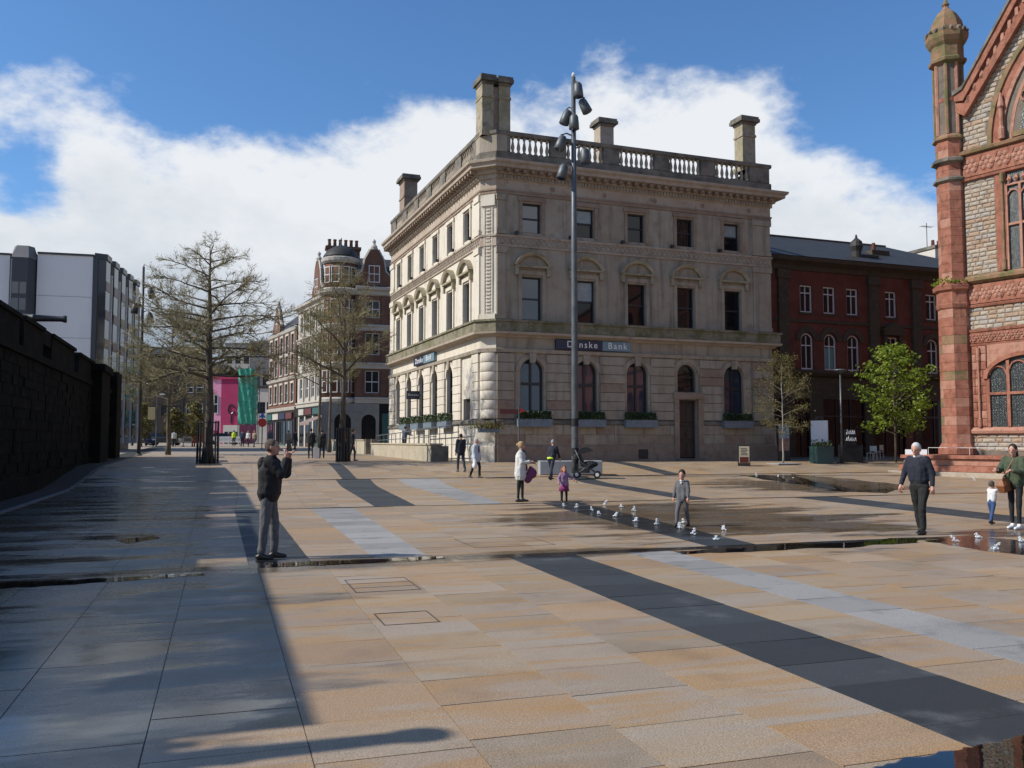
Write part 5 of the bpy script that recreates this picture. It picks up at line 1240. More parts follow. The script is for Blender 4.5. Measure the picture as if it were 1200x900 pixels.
# ------------------------------------------------------------------ the old city wall at the left, with its guns
cw = thing('city_wall', 'long dark stone city wall with merlons in shadow along the left of the square', 'wall', (-6.0, 0, 0))
rw = random.Random(4)
ZC = 4.75
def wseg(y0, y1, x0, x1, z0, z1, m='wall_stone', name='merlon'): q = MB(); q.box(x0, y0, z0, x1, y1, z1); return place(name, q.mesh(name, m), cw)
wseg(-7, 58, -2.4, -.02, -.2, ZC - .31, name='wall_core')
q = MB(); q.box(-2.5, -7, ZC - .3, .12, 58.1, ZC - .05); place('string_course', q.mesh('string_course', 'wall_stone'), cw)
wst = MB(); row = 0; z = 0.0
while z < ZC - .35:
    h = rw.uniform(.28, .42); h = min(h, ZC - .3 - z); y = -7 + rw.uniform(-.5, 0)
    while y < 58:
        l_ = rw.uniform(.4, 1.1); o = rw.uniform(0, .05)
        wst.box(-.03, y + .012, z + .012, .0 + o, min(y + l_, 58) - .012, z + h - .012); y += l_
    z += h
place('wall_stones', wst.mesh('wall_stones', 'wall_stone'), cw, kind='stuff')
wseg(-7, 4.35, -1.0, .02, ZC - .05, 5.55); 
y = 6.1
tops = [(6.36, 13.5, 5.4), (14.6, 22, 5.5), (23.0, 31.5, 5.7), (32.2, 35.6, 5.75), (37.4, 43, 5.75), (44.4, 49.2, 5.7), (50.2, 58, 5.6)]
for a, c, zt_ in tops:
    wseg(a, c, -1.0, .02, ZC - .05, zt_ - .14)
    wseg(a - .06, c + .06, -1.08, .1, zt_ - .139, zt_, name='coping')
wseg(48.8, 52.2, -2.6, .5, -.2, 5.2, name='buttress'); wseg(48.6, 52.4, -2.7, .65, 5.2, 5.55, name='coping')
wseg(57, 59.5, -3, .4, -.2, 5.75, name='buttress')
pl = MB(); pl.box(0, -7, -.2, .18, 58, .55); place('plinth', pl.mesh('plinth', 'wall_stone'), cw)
def cannon(loc, rz, label):
    t = thing('cannon', label, 'cannon', loc, rz, 'cannon on the old wall')
    q = MB(); q.lathe([(.02, -.62), (.09, -.6), (.05, -.5), (.17, -.46), (.18, -.3), (.16, -.28), (.14, .6), (.16, .62), (.13, .66), (.10, 1.55), (.135, 1.65), (.135, 1.72), (.06, 1.73)], (0, 0, .45), 14, ax=Matrix.Rotation(R(90), 3, 'Y'))
    place('barrel', q.mesh('barrel', 'iron', True), t)
    q = MB(); q.box(-.7, -.3, .12, .5, -.2, .42); q.box(-.7, .2, .12, .5, .3, .42); q.box(-.6, -.2, .12, .4, .2, .2); place('carriage', q.mesh('carriage', 'iron'), t)
    for sx in (-.45, .3):
        for sy in (-.36, .36): w_ = MB(); w_.lathe([(.16, -.04), (.16, .04)], (sx, sy, .165), 12, ax=Matrix.Rotation(R(90), 3, 'X')); place('wheel', w_.mesh('wheel', 'iron'), t)
cannon((-7.1, 36.5, 5.78 - .02), 0, 'black iron cannon on top of the dark wall against the white office block')
cannon((-6.74, 5.88, ZC - .05), 0, 'black iron cannon in the near gap of the wall, its shadow on the paving')
q = MB(); q.box(-1.0, 35.7, 5.2, 0, 37.3, 5.76); place('gun_platform', q.mesh('gun_platform', 'wall_stone'), cw)
# ------------------------------------------------------------------ trees
def leaf_quads(q, pts, size, rt, jit=.1, flat=0.0, mi=0):
    for p in pts:
        p = Vector(p) + Vector((rt.gauss(0, jit), rt.gauss(0, jit), rt.gauss(0, jit)))
        a = Vector((rt.uniform(-1, 1), rt.uniform(-1, 1), rt.uniform(-1, 1) * (1 - flat))).normalized(); s_ = size * rt.uniform(.6, 1.3)
        c = a.cross(Vector((rt.uniform(-1, 1), rt.uniform(-1, 1), rt.uniform(-1, 1)))).normalized() * s_ * .55; a = a * s_
        q.add([p - a, p + c, p + a, p - c], [(0, 1, 2, 3)], mi)
def bare_tree(label, loc, H, seed, zlow, rad, trunk_r, nl, elev, buds, bud_size, bud_m='bud', group='street trees on the square', twig=1.0, name='bare_tree', bark='bark', leader=1.0, prof=None, lean=(0, 0)):
    rt = random.Random(seed); t = thing(name, label, 'tree', loc, rt.uniform(0, 6), group)
    tr = MB(); pts = []; rr = []
    x = y_ = 0; n = 12
    for i in range(n + 1):
        f_ = i / n; x += rt.uniform(-.05, .05) * H / 12 + lean[0] / n; y_ += rt.uniform(-.05, .05) * H / 12 + lean[1] / n
        pts.append(Vector((x, y_, f_ * H * .96 * leader))); rr.append(trunk_r * (1.35 if i == 0 else 1) * (1 - f_) ** .8 + .012)
    tr.tube(pts, rr, 9); place('trunk', tr.mesh('trunk', bark, True), t)
    lm = MB(); tw = MB(); tips = []
    def limb(p, d, L, r, lev):
        seg = 5 if lev == 0 else 4 if lev == 1 else 3; P = [p.copy()]; dd = d.normalized(); q = p.copy()
        for i in range(seg):
            dd = (dd + Vector((rt.uniform(-.22, .22), rt.uniform(-.22, .22), rt.uniform(-.12, .16) - (.05 if lev == 0 else 0)))).normalized(); q = q + dd * (L / seg); P.append(q.copy())
        (lm if lev == 0 else tw).tube(P, [r * (1 - .8 * i / seg) for i in range(seg + 1)], 6 if lev == 0 else 4 if lev == 1 else 3, cap=False)
        if lev >= 1: tips.extend(P[1:])
        if lev < 3:
            k = {0: round(L * 3.0 + 3), 1: round(4 * twig + 1), 2: round(3 * twig)}[lev]
            for j in range(k):
                f_ = rt.uniform(.25 if lev == 0 else .1, 1.0); i = min(seg - 1, int(f_ * seg)); pp = P[i].lerp(P[i + 1], f_ * seg - i)
                ax = (P[i + 1] - P[i]).normalized(); o = ax.orthogonal(); o.rotate(Matrix.Rotation(rt.uniform(0, 6.28), 3, ax)); o.z *= .55
                limb(pp, ax * rt.uniform(.5, 1.0) + o * rt.uniform(.5, 1.0) + Vector((0, 0, .14)), L * (.42 if lev == 0 else .5) * rt.uniform(.6, 1.2) * (1.15 - .5 * f_), r * (.38 if lev == 0 else .55), lev + 1)
    prof = prof or (lambda f: math.sin(math.pi * (.25 + .7 * f)) ** .8)
    for i in range(nl):
        f_ = (i + rt.uniform(.1, .9)) / nl; z = zlow + (H * .93 * leader - zlow) * f_; k = min(n - 1, int(z / (H * .96 * leader) * n)); p = pts[k].lerp(pts[k + 1], z / (H * .96 * leader) * n - k)
        az = i * 2.4 + rt.uniform(-.4, .4); e = elev * (.55 + .9 * f_) + rt.uniform(-.12, .12); L = rad * prof(f_) * rt.uniform(.8, 1.15)
        limb(p, Vector((math.cos(az) * math.cos(e), math.sin(az) * math.cos(e), math.sin(e))), L, trunk_r * .36 * (1 - .6 * f_), 0)
    place('limbs', lm.mesh('limbs', bark, True), t, kind='stuff'); place('twigs', tw.mesh('twigs', 'twig'), t, kind='stuff')
    if buds:
        q = MB(); leaf_quads(q, [rt.choice(tips) for _ in range(buds)], bud_size, rt, .1); place('crown', q.mesh('crown', bud_m), t, kind='stuff')
    return t
bare_tree('largest bare spreading tree inside an iron guard at the edge of the wall shadow', gp(243, 543), 11.3, 3, 3.9, 3.9, .24, 40, R(15), 7000, .024, twig=1.65, prof=lambda f: .95 - .58 * f ** 2.4)
bare_tree('bare tree with olive buds standing behind the largest tree, against the dark building', gp(196, 533), 9.8, 8, 3.0, 3.7, .14, 34, R(26), 15000, .036, twig=1.8)
bare_tree('bare forked tree with thick dark limbs directly in front of the corner turret building', gp(402, 541), 10.2, 5, 4.2, 3.1, .18, 16, R(50), 4500, .034, twig=1.7, prof=lambda f: 1.0 - .35 * f, leader=.92)
bare_tree('slim budding tree left of the forked one before the cream terrace', gp(373, 531), 11.6, 14, 4.6, 3.3, .13, 20, R(42), 8000, .042, 'leaf_yellow', twig=1.4, prof=lambda f: 1.0 - .45 * f, leader=.95)
bare_tree('slim budding tree close behind the forked one with yellowish twigs', gp(386, 530), 12.2, 17, 5.0, 3.0, .12, 18, R(45), 7000, .042, 'leaf_yellow', twig=1.4, prof=lambda f: 1.0 - .4 * f, leader=.95)
bare_tree('pale stemmed thin birch with sparse yellow leaves in front of the brick shopfront', gp(918, 543), 6.1, 21, 1.5, 1.75, .036, 28, R(28), 4600, .045, 'leaf_yellow', 'young trees by the cafe', name='birch_tree', bark='birchbark')
def leafy_tree(label, loc, H, seed, z0, rx, n, size, m, trunk_r=.06, group=None, wob=.3):
    rt = random.Random(seed); t = thing('leafy_tree', label, 'tree', loc, 0, group)
    tr = MB(); tr.tube([(0, 0, -.05), (.02, 0, H * .3), (-.03, .03, H * .6), (0, 0, H * .9)], [trunk_r * 1.2, trunk_r, trunk_r * .7, .012], 8); place('trunk', tr.mesh('trunk', 'bark', True), t)
    lb = MB(); pts = []; cl = []
    for k in range(46):
        f_ = (k + .5) / 46; z = z0 + (H - z0) * f_ ** .9; w = rx * (math.sin(math.pi * min(.97, .17 + .80 * f_)) ** .72); az = k * 2.4 + rt.uniform(-.3, .3); r = w * rt.uniform(.55, 1.08)
        tip = Vector((r * math.cos(az), r * math.sin(az), z + rt.uniform(-.15, .25))); b0 = Vector((0, 0, max(z0 * .85, z - r * .55)))
        lb.tube([b0, b0.lerp(tip, .5) + Vector((0, 0, .08)), tip], [trunk_r * .4, trunk_r * .22, .008], 4, cap=False)
        for j in range(int(n / 46)):
            g = rt.random() ** .55; c = b0.lerp(tip, .35 + .65 * g) + Vector((rt.gauss(0, wob), rt.gauss(0, wob), rt.gauss(0, wob * .55))) * (rx / 2.1); pts.append(c)
    place('branches', lb.mesh('branches', 'bark', True), t, kind='stuff')
    q = MB(); leaf_quads(q, pts, size, rt, .03, .35); place('crown', q.mesh('crown', m), t, kind='stuff'); return t
leafy_tree('fresh green leafy tree beside the red sandstone turret, in front of the brick shops', gp(1050, 542), 6.75, 31, 1.9, 2.35, 4300, .105, 'leaf', .06, 'young trees by the cafe', .2)
for i, (px, lab, s_) in enumerate(((166, 'small green tree at the wall end, leftmost of the three far ones', 1.0), (203, 'small green tree between the double lamp post and the largest trunk', .85), (228, 'small green tree just left of the largest tree trunk by the red barrier', 1.0))):
    p = at(px, 517, 95); p.z = gz(p.y); leafy_tree(lab, p, 4.6 * s_, 40 + i, 1.0, 1.25, 1500, .15, 'leaf_yellow', .06, 'small trees at the street end')
# iron tree guards
def guard(loc, label, r=.42, h=2.0):
    t = thing('tree_guard', label, 'tree guard', loc, 0, 'iron guards round the bare trees')
    for z in (.15, h * .5, h): q = MB(); P = [(r * math.cos(2 * math.pi * k / 16), r * math.sin(2 * math.pi * k / 16), z) for k in range(17)]; q.tube(P, .02, 5, cap=False); place('hoop', q.mesh('hoop', 'iron'), t)
    bm_ = MB(); bm_.box(-.03, -.03, 0, .03, .03, h + .08); me = bm_.mesh('bar', 'iron')
    for k in range(16): a = 2 * math.pi * k / 16; place('bar', me, t, (r * math.cos(a), r * math.sin(a), 0), a)
guard(gp(243, 543), 'black iron guard round the largest bare tree', .5, 2.0); guard(gp(402, 541), 'black iron guard round the forked bare tree', .36, 1.7); 
q = MB(); g_ = gp(918, 544); t = thing('tree_grille', 'pale square grille round the foot of the birch', 'grille', g_); q.box(-.7, -.6, .0, .7, .6, .05); place('plate', q.mesh('plate', 'granite'), t)

# ------------------------------------------------------------------ lamp masts
def mast(label, loc, H, r, heads, band=True, name='lamp_mast', group=None, rz=0):
    t = thing(name, label, 'lamp mast', loc, rz, group)
    q = MB(); q.tube([(0, 0, -.05), (0, 0, 1.2), (0, 0, H * .55), (0, 0, H)], [r, r, r * .85, r * .62], 16); place('pole', q.mesh('pole', 'metal' if band else 'darkmetal', True), t)
    q = MB(); q.lathe([(r * 1.7, 0), (r * 1.7, .06), (r * 1.15, .12)], n=16); place('base_plate', q.mesh('base_plate', 'metal'), t)
    q = MB(); q.lathe([(r * .3, H), (r * .6, H + .1), (r * .2, H + .22)], n=8); place('finial', q.mesh('finial', 'sash_white'), t)
    if band:
        for k, (z, col) in enumerate(((.9, 'black'), (1.7, 'metal'), (2.2, 'black'))): q = MB(); q.lathe([(r * 1.04, z), (r * 1.04, z + .35)], n=14); place('sticker_band', q.mesh('sticker_band', col), t)
    hd = MB(); hd.lathe([(.05, .40), (.13, .37), (.19, .28), (.22, .0), (.235, -.28), (.20, -.30)], n=14); hm2 = hd.mesh('lamp_head', 'metal' if band else 'darkmetal', True)
    ln_ = MB(); ln_.lathe([(.19, -.298), (.19, -.308)], n=14); lnm = ln_.mesh('lens', 'glass_blue')
    for (az, z, tilt, d) in heads:
        a = R(az); ar = MB(); ar.tube([(0, 0, 0), (d * .55, 0, .12), (d, 0, .02)], .035, 6); arm = place('arm', ar.mesh('arm', 'metal'), t, (0, 0, z), a)
        h_ = place('lamp_head', hm2, t, (d * math.cos(a), d * math.sin(a), z - .38)); h_.rotation_euler = Euler((0, R(tilt), 0)).to_matrix().to_4x4().to_euler(); h_.rotation_euler = (Matrix.Rotation(a, 3, 'Z') @ Matrix.Rotation(R(-tilt), 3, 'Y')).to_euler()
        place('lens', lnm, h_)
    return t
RT, LFT = -18, 162                                                # towards the right and the left of the picture
mast('tall grey floodlight mast with clustered bell lamps in front of the bank', gp(674, 558), 18.1, .155,
     [(RT - 50, 17.75, 4, .30), (RT, 17.1, 26, .52), (LFT - 15, 16.6, 20, .36), (-108, 16.25, 0, .28), (LFT + 10, 15.35, 20, .60), (RT - 12, 14.75, 3, .52), (LFT + 22, 14.0, 14, .56)])
mp_ = at(163, 517, 58); mp_.z = gz(mp_.y)
mast('dark floodlight mast rising beside the white office block at the wall end', mp_, 12.3, .12, [(RT, 10.9, 15, .55), (LFT, 9.9, 10, .5), (RT, 9.3, 10, .5)], False)
sp = gp(987, 543); t = thing('lamp_post', 'slender grey lamp post with a flat disc top between the cafe and the white panel', 'lamp post', sp)
q = MB(); q.tube([(0, 0, 0), (0, 0, 5.0)], [.065, .045], 10); place('pole', q.mesh('pole', 'metal', True), t); q = MB(); q.lathe([(.03, 4.95), (.3, 5.1), (.36, 5.16), (.34, 5.2), (.05, 5.24)], n=16); place('lamp_head', q.mesh('lamp_head', 'metal'), t)
p = at(183, 517, 92); p.z = gz(p.y); t = thing('street_lamp', 'street lamp with two arms and a small yellow banner near the dark building', 'street lamp', p)
q = MB(); q.tube([(0, 0, 0), (0, 0, 6.4)], [.08, .05], 8); place('pole', q.mesh('pole', 'metal'), t)
for d, z in ((-1.0, 6.4), (.5, 5.3)): q = MB(); q.tube([(0, 0, z), (d, -d * .3, z + .1)], .035, 6); place('arm', q.mesh('arm', 'metal'), t); q = MB(); q.ball((d, -d * .3, z + .08), (.3, .15, .08), n=8); place('lamp_head', q.mesh('lamp_head', 'sash_white'), t)
M['banner'] = mat('yellow and white banner', (.6, .5, .25), .7); q = MB(); q.box(-.85, -.02, 2.8, -.15, .02, 4.1); place('banner', q.mesh('banner', 'banner'), t)
p = at(307, 517, 78); p.z = gz(p.y); t = thing('traffic_sign', 'road sign post with a blue panel above a red disc', 'sign', p)
q = MB(); q.tube([(0, 0, 0), (0, 0, 3.2)], .045, 8); place('pole', q.mesh('pole', 'metal'), t); M['blue'] = mat('blue sign', (.03, .12, .45), .4)
q = MB(); q.lathe([(.38, -.02), (.38, .02)], (0, -.06, 2.35), 18, ax=Matrix.Rotation(R(90), 3, 'X')); place('sign_disc', q.mesh('sign_disc', 'red'), t)
q = MB(); q.prism_y([(-.3, 2.78), (.3, 2.78), (0, 3.25)], -.08, -.05); place('sign_panel', q.mesh('sign_panel', 'blue'), t)
p = gp(608, 546); t = thing('finger_post', 'thin grey post carrying a dark red finger sign in front of the bank corner', 'sign post', p)
q = MB(); q.tube([(0, 0, 0), (0, 0, 2.95)], .045, 8); place('pole', q.mesh('pole', 'metal'), t)
q = MB(); q.box(-.95, -.03, 2.55, -.05, .03, 2.78); place('finger_board', q.mesh('finger_board', 'maroon'), t, None, R(-10)); q = MB(); q.prism_y([(.05, 2.6), (.35, 2.68), (.05, 2.85)], -.03, .03); place('finger_board', q.mesh('finger_board', 'red'), t)

# ------------------------------------------------------------------ ramp beside the bank
def along_bank(px, t): a = R(92.5); return Vector((px + math.cos(a) * t, 46.4 + math.sin(a) * t, 0))
rp = thing('ramp_wall', 'low buff wall with dark openings and handrails along the sunlit bank side', 'wall', (10.75, 46.4, 0), R(92.5))
def rbox(nm, u0, u1, w0, w1, z0, z1, m='ramp'): q = MB(); q.box(u0, w0, z0, u1, w1, z1); return place(nm, q.mesh(nm, m), rp)
rbox('wall_panel', 0, 15.2, -.6, 0, .3, 1.5); rbox('coping', -.05, 15.25, -.66, .06, 1.5, 1.58); rbox('wall_end', -.06, 0, -.95, 0, .3, 1.45, 'stained')  # end slab in darker stone, painting the shade of that face
rbox('wall_panel', 17.6, 33, -.6, 0, .4, 1.75); rbox('coping', 17.55, 33.1, -.66, .06, 1.75, 1.83)
for u in (15.25, 17.2): rbox('gate_pier', u, u + .3, -.45, -.02, .4, 1.85, 'stained')
hr = MB(); hp = MB()
for k in range(14): u = .3 + k * 1.15; hp.tube([(u, -.35, 1.5), (u, -.35, 2.35 - .02 * k)], .025, 6)
hr.tube([(.2, -.35, 2.4), (15, -.35, 2.08)], .03, 6); hr.tube([(.2, -.35, 1.95), (15, -.35, 1.75)], .025, 6)
hr.tube([(.2, -1.6, 2.6), (9, -1.6, 2.45)], .03, 6); hr.tube([(.2, -1.6, 2.2), (9, -1.6, 2.0)], .025, 6)
for k in range(8): u = .3 + k * 1.2; hp.tube([(u, -1.6, .6), (u, -1.6, 2.6 - .015 * k)], .025, 6)
rails = thing('ramp_handrail', 'grey steel handrails of the ramp beside the bank', 'handrail', (10.75, 46.4, 0), R(92.5)); place('rail', hr.mesh('rail', 'metal'), rails, kind='stuff'); place('post', hp.mesh('post', 'metal'), rails, kind='stuff')
pp = bank.matrix_basis @ Vector((.1, -.3, 2.45)); t = thing('ledge_plant', 'small trailing plant at the foot of the bank corner drum', 'plant', pp); rt = random.Random(2)
q = MB(); leaf_quads(q, [(rt.gauss(0, .45), rt.gauss(0, .15), abs(rt.gauss(0, .16)) - .1) for _ in range(420)], .07, rt, .02); place('leaves', q.mesh('leaves', 'leaf_yellow'), t); q = MB(); q.box(-.5, -.12, -.3, .6, .2, -.08); place('trough', q.mesh('trough', 'zinc'), t)

# ------------------------------------------------------------------ street furniture on the square
p = gp(668, 556); t = thing('stone_bench', 'long grey granite bench block beside the tall mast, its left end sunlit', 'bench', p, R(-18 + 6)); q = MB(); q.bbox(-1.42, -.32, .0, 1.42, .32, .62, .03); place('block', q.mesh('block', 'granite'), t)
p = gp(683, 560); st = thing('pushchair', 'black pushchair parked against the tall grey mast', 'pushchair', p + Vector((.1, -.25, 0)), R(-25))
q = MB(); q.tube([(-.42, -.2, 1.02), (-.25, -.22, .62), (.38, -.22, .16)], .02, 6); q.tube([(-.42, .2, 1.02), (-.25, .22, .62), (.38, .22, .16)], .02, 6); q.tube([(-.42, -.2, 1.02), (-.46, 0, 1.05), (-.42, .2, 1.02)], .02, 6)
q.tube([(.18, -.22, .55), (-.38, -.24, .16)], .02, 6); q.tube([(.18, .22, .55), (-.38, .24, .16)], .02, 6); place('frame', q.mesh('frame', 'metal', True), st)
q = MB(); q.prism_y([(-.22, .42), (.22, .36), (.30, .46), (-.08, .55), (-.30, 1.0), (-.38, .96)], -.19, .19); place('seat', q.mesh('seat', 'black'), st)
q = MB(); P = [(-.05 + .34 * math.cos(a_), .82 + .34 * math.sin(a_)) for a_ in [math.radians(35 + 14 * k) for k in range(11)]]; q.prism_y(P, -.21, .21); place('hood', q.mesh('hood', 'black'), st)
q = MB(); q.box(-.3, -.17, .2, .1, .17, .36); place('basket', q.mesh('basket', 'darkmetal'), st)
wm_ = MB(); wm_.lathe([(.1, -.025), (.135, -.02), (.135, .02), (.1, .025)], n=14, ax=Matrix.Rotation(R(90), 3, 'X')); wmm = wm_.mesh('wheel', 'black'); hb = MB(); hb.lathe([(.07, -.03), (.07, .03)], n=10, ax=Matrix.Rotation(R(90), 3, 'X')); hbm = hb.mesh('hub', 'sash_white')
for sx in (-.38, .38):
    for sy in (-.24, .24): w_ = place('wheel', wmm, st, (sx, sy, .135)); place('hub', hbm, w_)
q = MB(); q.ball((-.42, 0, .72), (.12, .2, .2), n=10); place('changing_bag', q.mesh('changing_bag', 'black'), st); q = MB(); q.ball((.12, 0, .52), (.3, .17, .13), n=10); place('footmuff', q.mesh('footmuff', 'black'), st); st.scale = (1.15, 1.15, 1.15)
p = gp(872, 546); t = thing('pavement_sign', 'dark framed A board with a cream menu poster right of the bank door', 'sign', p, R(-30))
for s_ in (-1, 1):
    q = MB(Matrix.Rotation(R(9) * s_, 4, 'X')); y_ = .14 * -s_
    q.box(-.31, y_ - .02, .0, .31, y_ + .02, 1.12); f_ = place('board', q.mesh('board', 'darkmetal'), t)
    if s_ == 1:
        M['poster'] = mat('cream menu poster', (.42, .38, .27), .7); q = MB(q.mx); q.box(-.26, y_ - .028, .18, .26, y_ - .021, 1.06); place('poster', q.mesh('poster', 'poster'), f_)
        q = MB(Matrix.Rotation(R(9) * s_, 4, 'X')); q.box(-.22, y_ - .034, .2, .22, y_ - .029, .5); place('poster_band', q.mesh('poster_band', 'maroon'), f_)
        q = MB(Matrix.Rotation(R(9) * s_, 4, 'X'))
        for k in range(5): q.box(-.18 + .03 * (k % 2), y_ - .034, .6 + k * .08, .18 - .04 * (k % 3), y_ - .0285, .63 + k * .08)
        place('poster_lines', q.mesh('poster_lines', 'darkmetal'), f_, kind='stuff')
p = gp(963, 543); t = thing('planter', 'dark teal square planter with low plants under the white panel', 'planter', p, R(-10)); M['tealbox'] = mat('dark teal planter', (.02, .055, .058), .5)
q = MB(); q.prism([(-.48, -.45), (.48, -.45), (.48, .45), (-.48, .45)], 0, .85); place('box', q.mesh('box', 'tealbox'), t); q = MB(); q.box(-.5, -.47, .85, .5, .47, .92); place('rim', q.mesh('rim', 'tealbox'), t)
q = MB(); rt = random.Random(6); leaf_quads(q, [(rt.uniform(-.45, .45), rt.uniform(-.4, .4), .92 + abs(rt.gauss(0, .14))) for _ in range(400)], .07, rt, .02); place('plants', q.mesh('plants', 'hedge'), t)
p = gp(963, 541) + Vector((.8, 1.2, 0)); t = thing('panel_sign', 'blank bright white standing panel behind the teal planter', 'sign', p, R(-60)); q = MB(); q.box(-.5, -.04, .3, .5, .04, 2.35); place('panel', q.mesh('panel', 'white'), t); q = MB(); q.tube([(-.2, 0, 0), (-.2, 0, 2.55)], .02, 6); q.tube([(.2, 0, 0), (.2, 0, 2.55)], .02, 6); q.tube([(-.2, 0, 2.55), (.2, 0, 2.55)], .02, 6); place('frame', q.mesh('frame', 'metal'), t)
p = gp(929, 541) + Vector((0, .8, 0)); t = thing('poster_board', 'standing poster board with pale blue and dull red print left of the white panel', 'sign', p, R(-12)); M['bluepos'] = mat('pale blue poster', (.20, .30, .40), .6, [(3, (.35, .42, .5), .5, .7)]); M['redpos'] = mat('dull red poster', (.22, .10, .09), .6, [(4, (.3, .25, .22), .5, .7)])
q = MB(); q.box(-.36, -.04, .0, .36, .04, 2.15); place('board', q.mesh('board', 'darkmetal'), t); q = MB(); q.box(-.31, -.05, 1.3, .31, -.041, 2.08); place('poster', q.mesh('poster', 'bluepos'), t); q = MB(); q.box(-.31, -.05, .6, .31, -.041, 1.29); place('poster', q.mesh('poster', 'redpos'), t)
# cafe barrier, tables and chairs
p = gp(1002, 543) + Vector((0, .4, 0)); t = thing('cafe_barrier', 'black canvas cafe barrier with white script beside the slender lamp post', 'barrier', p, R(-15)); q = MB(); q.box(-.62, -.03, .05, .72, .03, 1.0); place('canvas', q.mesh('canvas', 'black'), t)
q = MB(); q.tube([(-.62, 0, 0), (-.62, 0, 1.05)], .03, 6); q.tube([(.72, 0, 0), (.72, 0, 1.05)], .03, 6); q.box(-.8, -.25, 0, -.45, .25, .05); q.box(.55, -.25, 0, .9, .25, .05); place('frame', q.mesh('frame', 'darkmetal'), t)
q = MB(); q.box(-.3, -.06, 1.0, .35, -.0, 1.9); bb_ = place('menu_board', q.mesh('menu_board', 'black'), t)
q = MB(); rr_ = random.Random(8)
for k in range(6): x = -.24 + .1 * k; q.tube([(x, -.065, 1.25), (x + .06, -.065, 1.4 + rr_.uniform(0, .12)), (x + .08, -.065, 1.24)], .022, 4)
for k in range(5): x = -.2 + .1 * k; q.tube([(x, -.065, 1.62), (x + .05, -.065, 1.78 + rr_.uniform(0, .08)), (x + .08, -.065, 1.62)], .024, 4)
place('script', q.mesh('script', 'white'), bb_)
def chair(label, loc, rz, m='sash_white'):
    t = thing('cafe_chair', label, 'chair', loc, rz, 'white chairs outside the cafe')
    q = MB(); q.box(-.21, -.2, .43, .21, .2, .46); place('seat', q.mesh('seat', m), t); q = MB(); q.box(-.21, .18, .55, .21, .21, .86); place('backrest', q.mesh('backrest', m), t)
    for sx in (-.18, .18):
        for sy in (-.17, .18): q = MB(); q.tube([(sx * 1.15, sy * 1.2, 0), (sx, sy, .44), ] + ([(sx, sy + .02, .86)] if sy > 0 else []), .022, 6); place('leg', q.mesh('leg', m), t)
for i, (px, py, rz, lab) in enumerate(((1014, 541, R(60), 'white cafe chair nearest the black barrier'), (1030, 540, R(-70), 'white cafe chair right of the small dark table'), (1038, 538, R(200), 'white cafe chair behind, nearest the green tree'))):
    chair(lab, gp(px, py) + Vector((0, .6, 0)), rz)
p = gp(1022, 540) + Vector((0, .9, 0)); t = thing('cafe_table', 'small dark round cafe table between the white chairs', 'table', p); q = MB(); q.lathe([(.36, .71), (.36, .74)], n=16); place('tabletop', q.mesh('tabletop', 'darkmetal'), t); q = MB(); q.lathe([(.24, 0), (.2, .04), (.035, .08), (.035, .7)], n=10); place('stem', q.mesh('stem', 'darkmetal'), t)
nb_ = HF.p.matrix_basis @ Vector((-1.2, -1.5, 1.025)); t = thing('notice_card', 'small white card lying on the red terrace edge', 'card', nb_, R(-40)); q = MB(); q.box(-.5, -.1, 0, .5, .1, .26); place('card', q.mesh('card', 'white'), t)
# barriers and cars at the end of the street
for i, (px, c, lab) in enumerate(((236, 'red', 'red plastic road barrier beside the largest tree trunk'), (225, 'sash_white', 'pale mesh barrier panel left of the red road barrier'), (268, 'sash_white', 'white barrier beneath the pink building'))):
    p = at(px, 517, 96 if i < 2 else 104); p.z = gz(p.y); t = thing('road_barrier', lab, 'barrier', p, R(-15), 'barriers at the end of the street')
    q = MB(); w_ = 1.0 if i < 2 else 1.5
    q.box(-w_, -.04, .9, w_, .04, 1.25 if i == 0 else 1.05); q.box(-w_, -.04, .35, w_, .04, .55); place('rail', q.mesh('rail', c), t)
    for sx in (-w_ + .1, 0, w_ - .1): q = MB(); q.box(sx - .04, -.05, 0, sx + .04, .05, 1.3 if i == 0 else 1.1); place('post', q.mesh('post', c), t)
    for sx in (-w_ + .1, w_ - .1): q = MB(); q.box(sx - .08, -.3, 0, sx + .08, .3, .06); place('foot', q.mesh('foot', 'darkmetal'), t)
M['carblue'] = mat('dark blue car paint', (.015, .025, .09), .25, coat=1); M['cargrey'] = mat('dark grey car paint', (.04, .042, .046), .25, coat=1); M['tyre'] = mat('black tyre rubber', (.015, .015, .015), .85); M['headlamp'] = mat('clear headlamp', (.6, .6, .62), .15, coat=1)
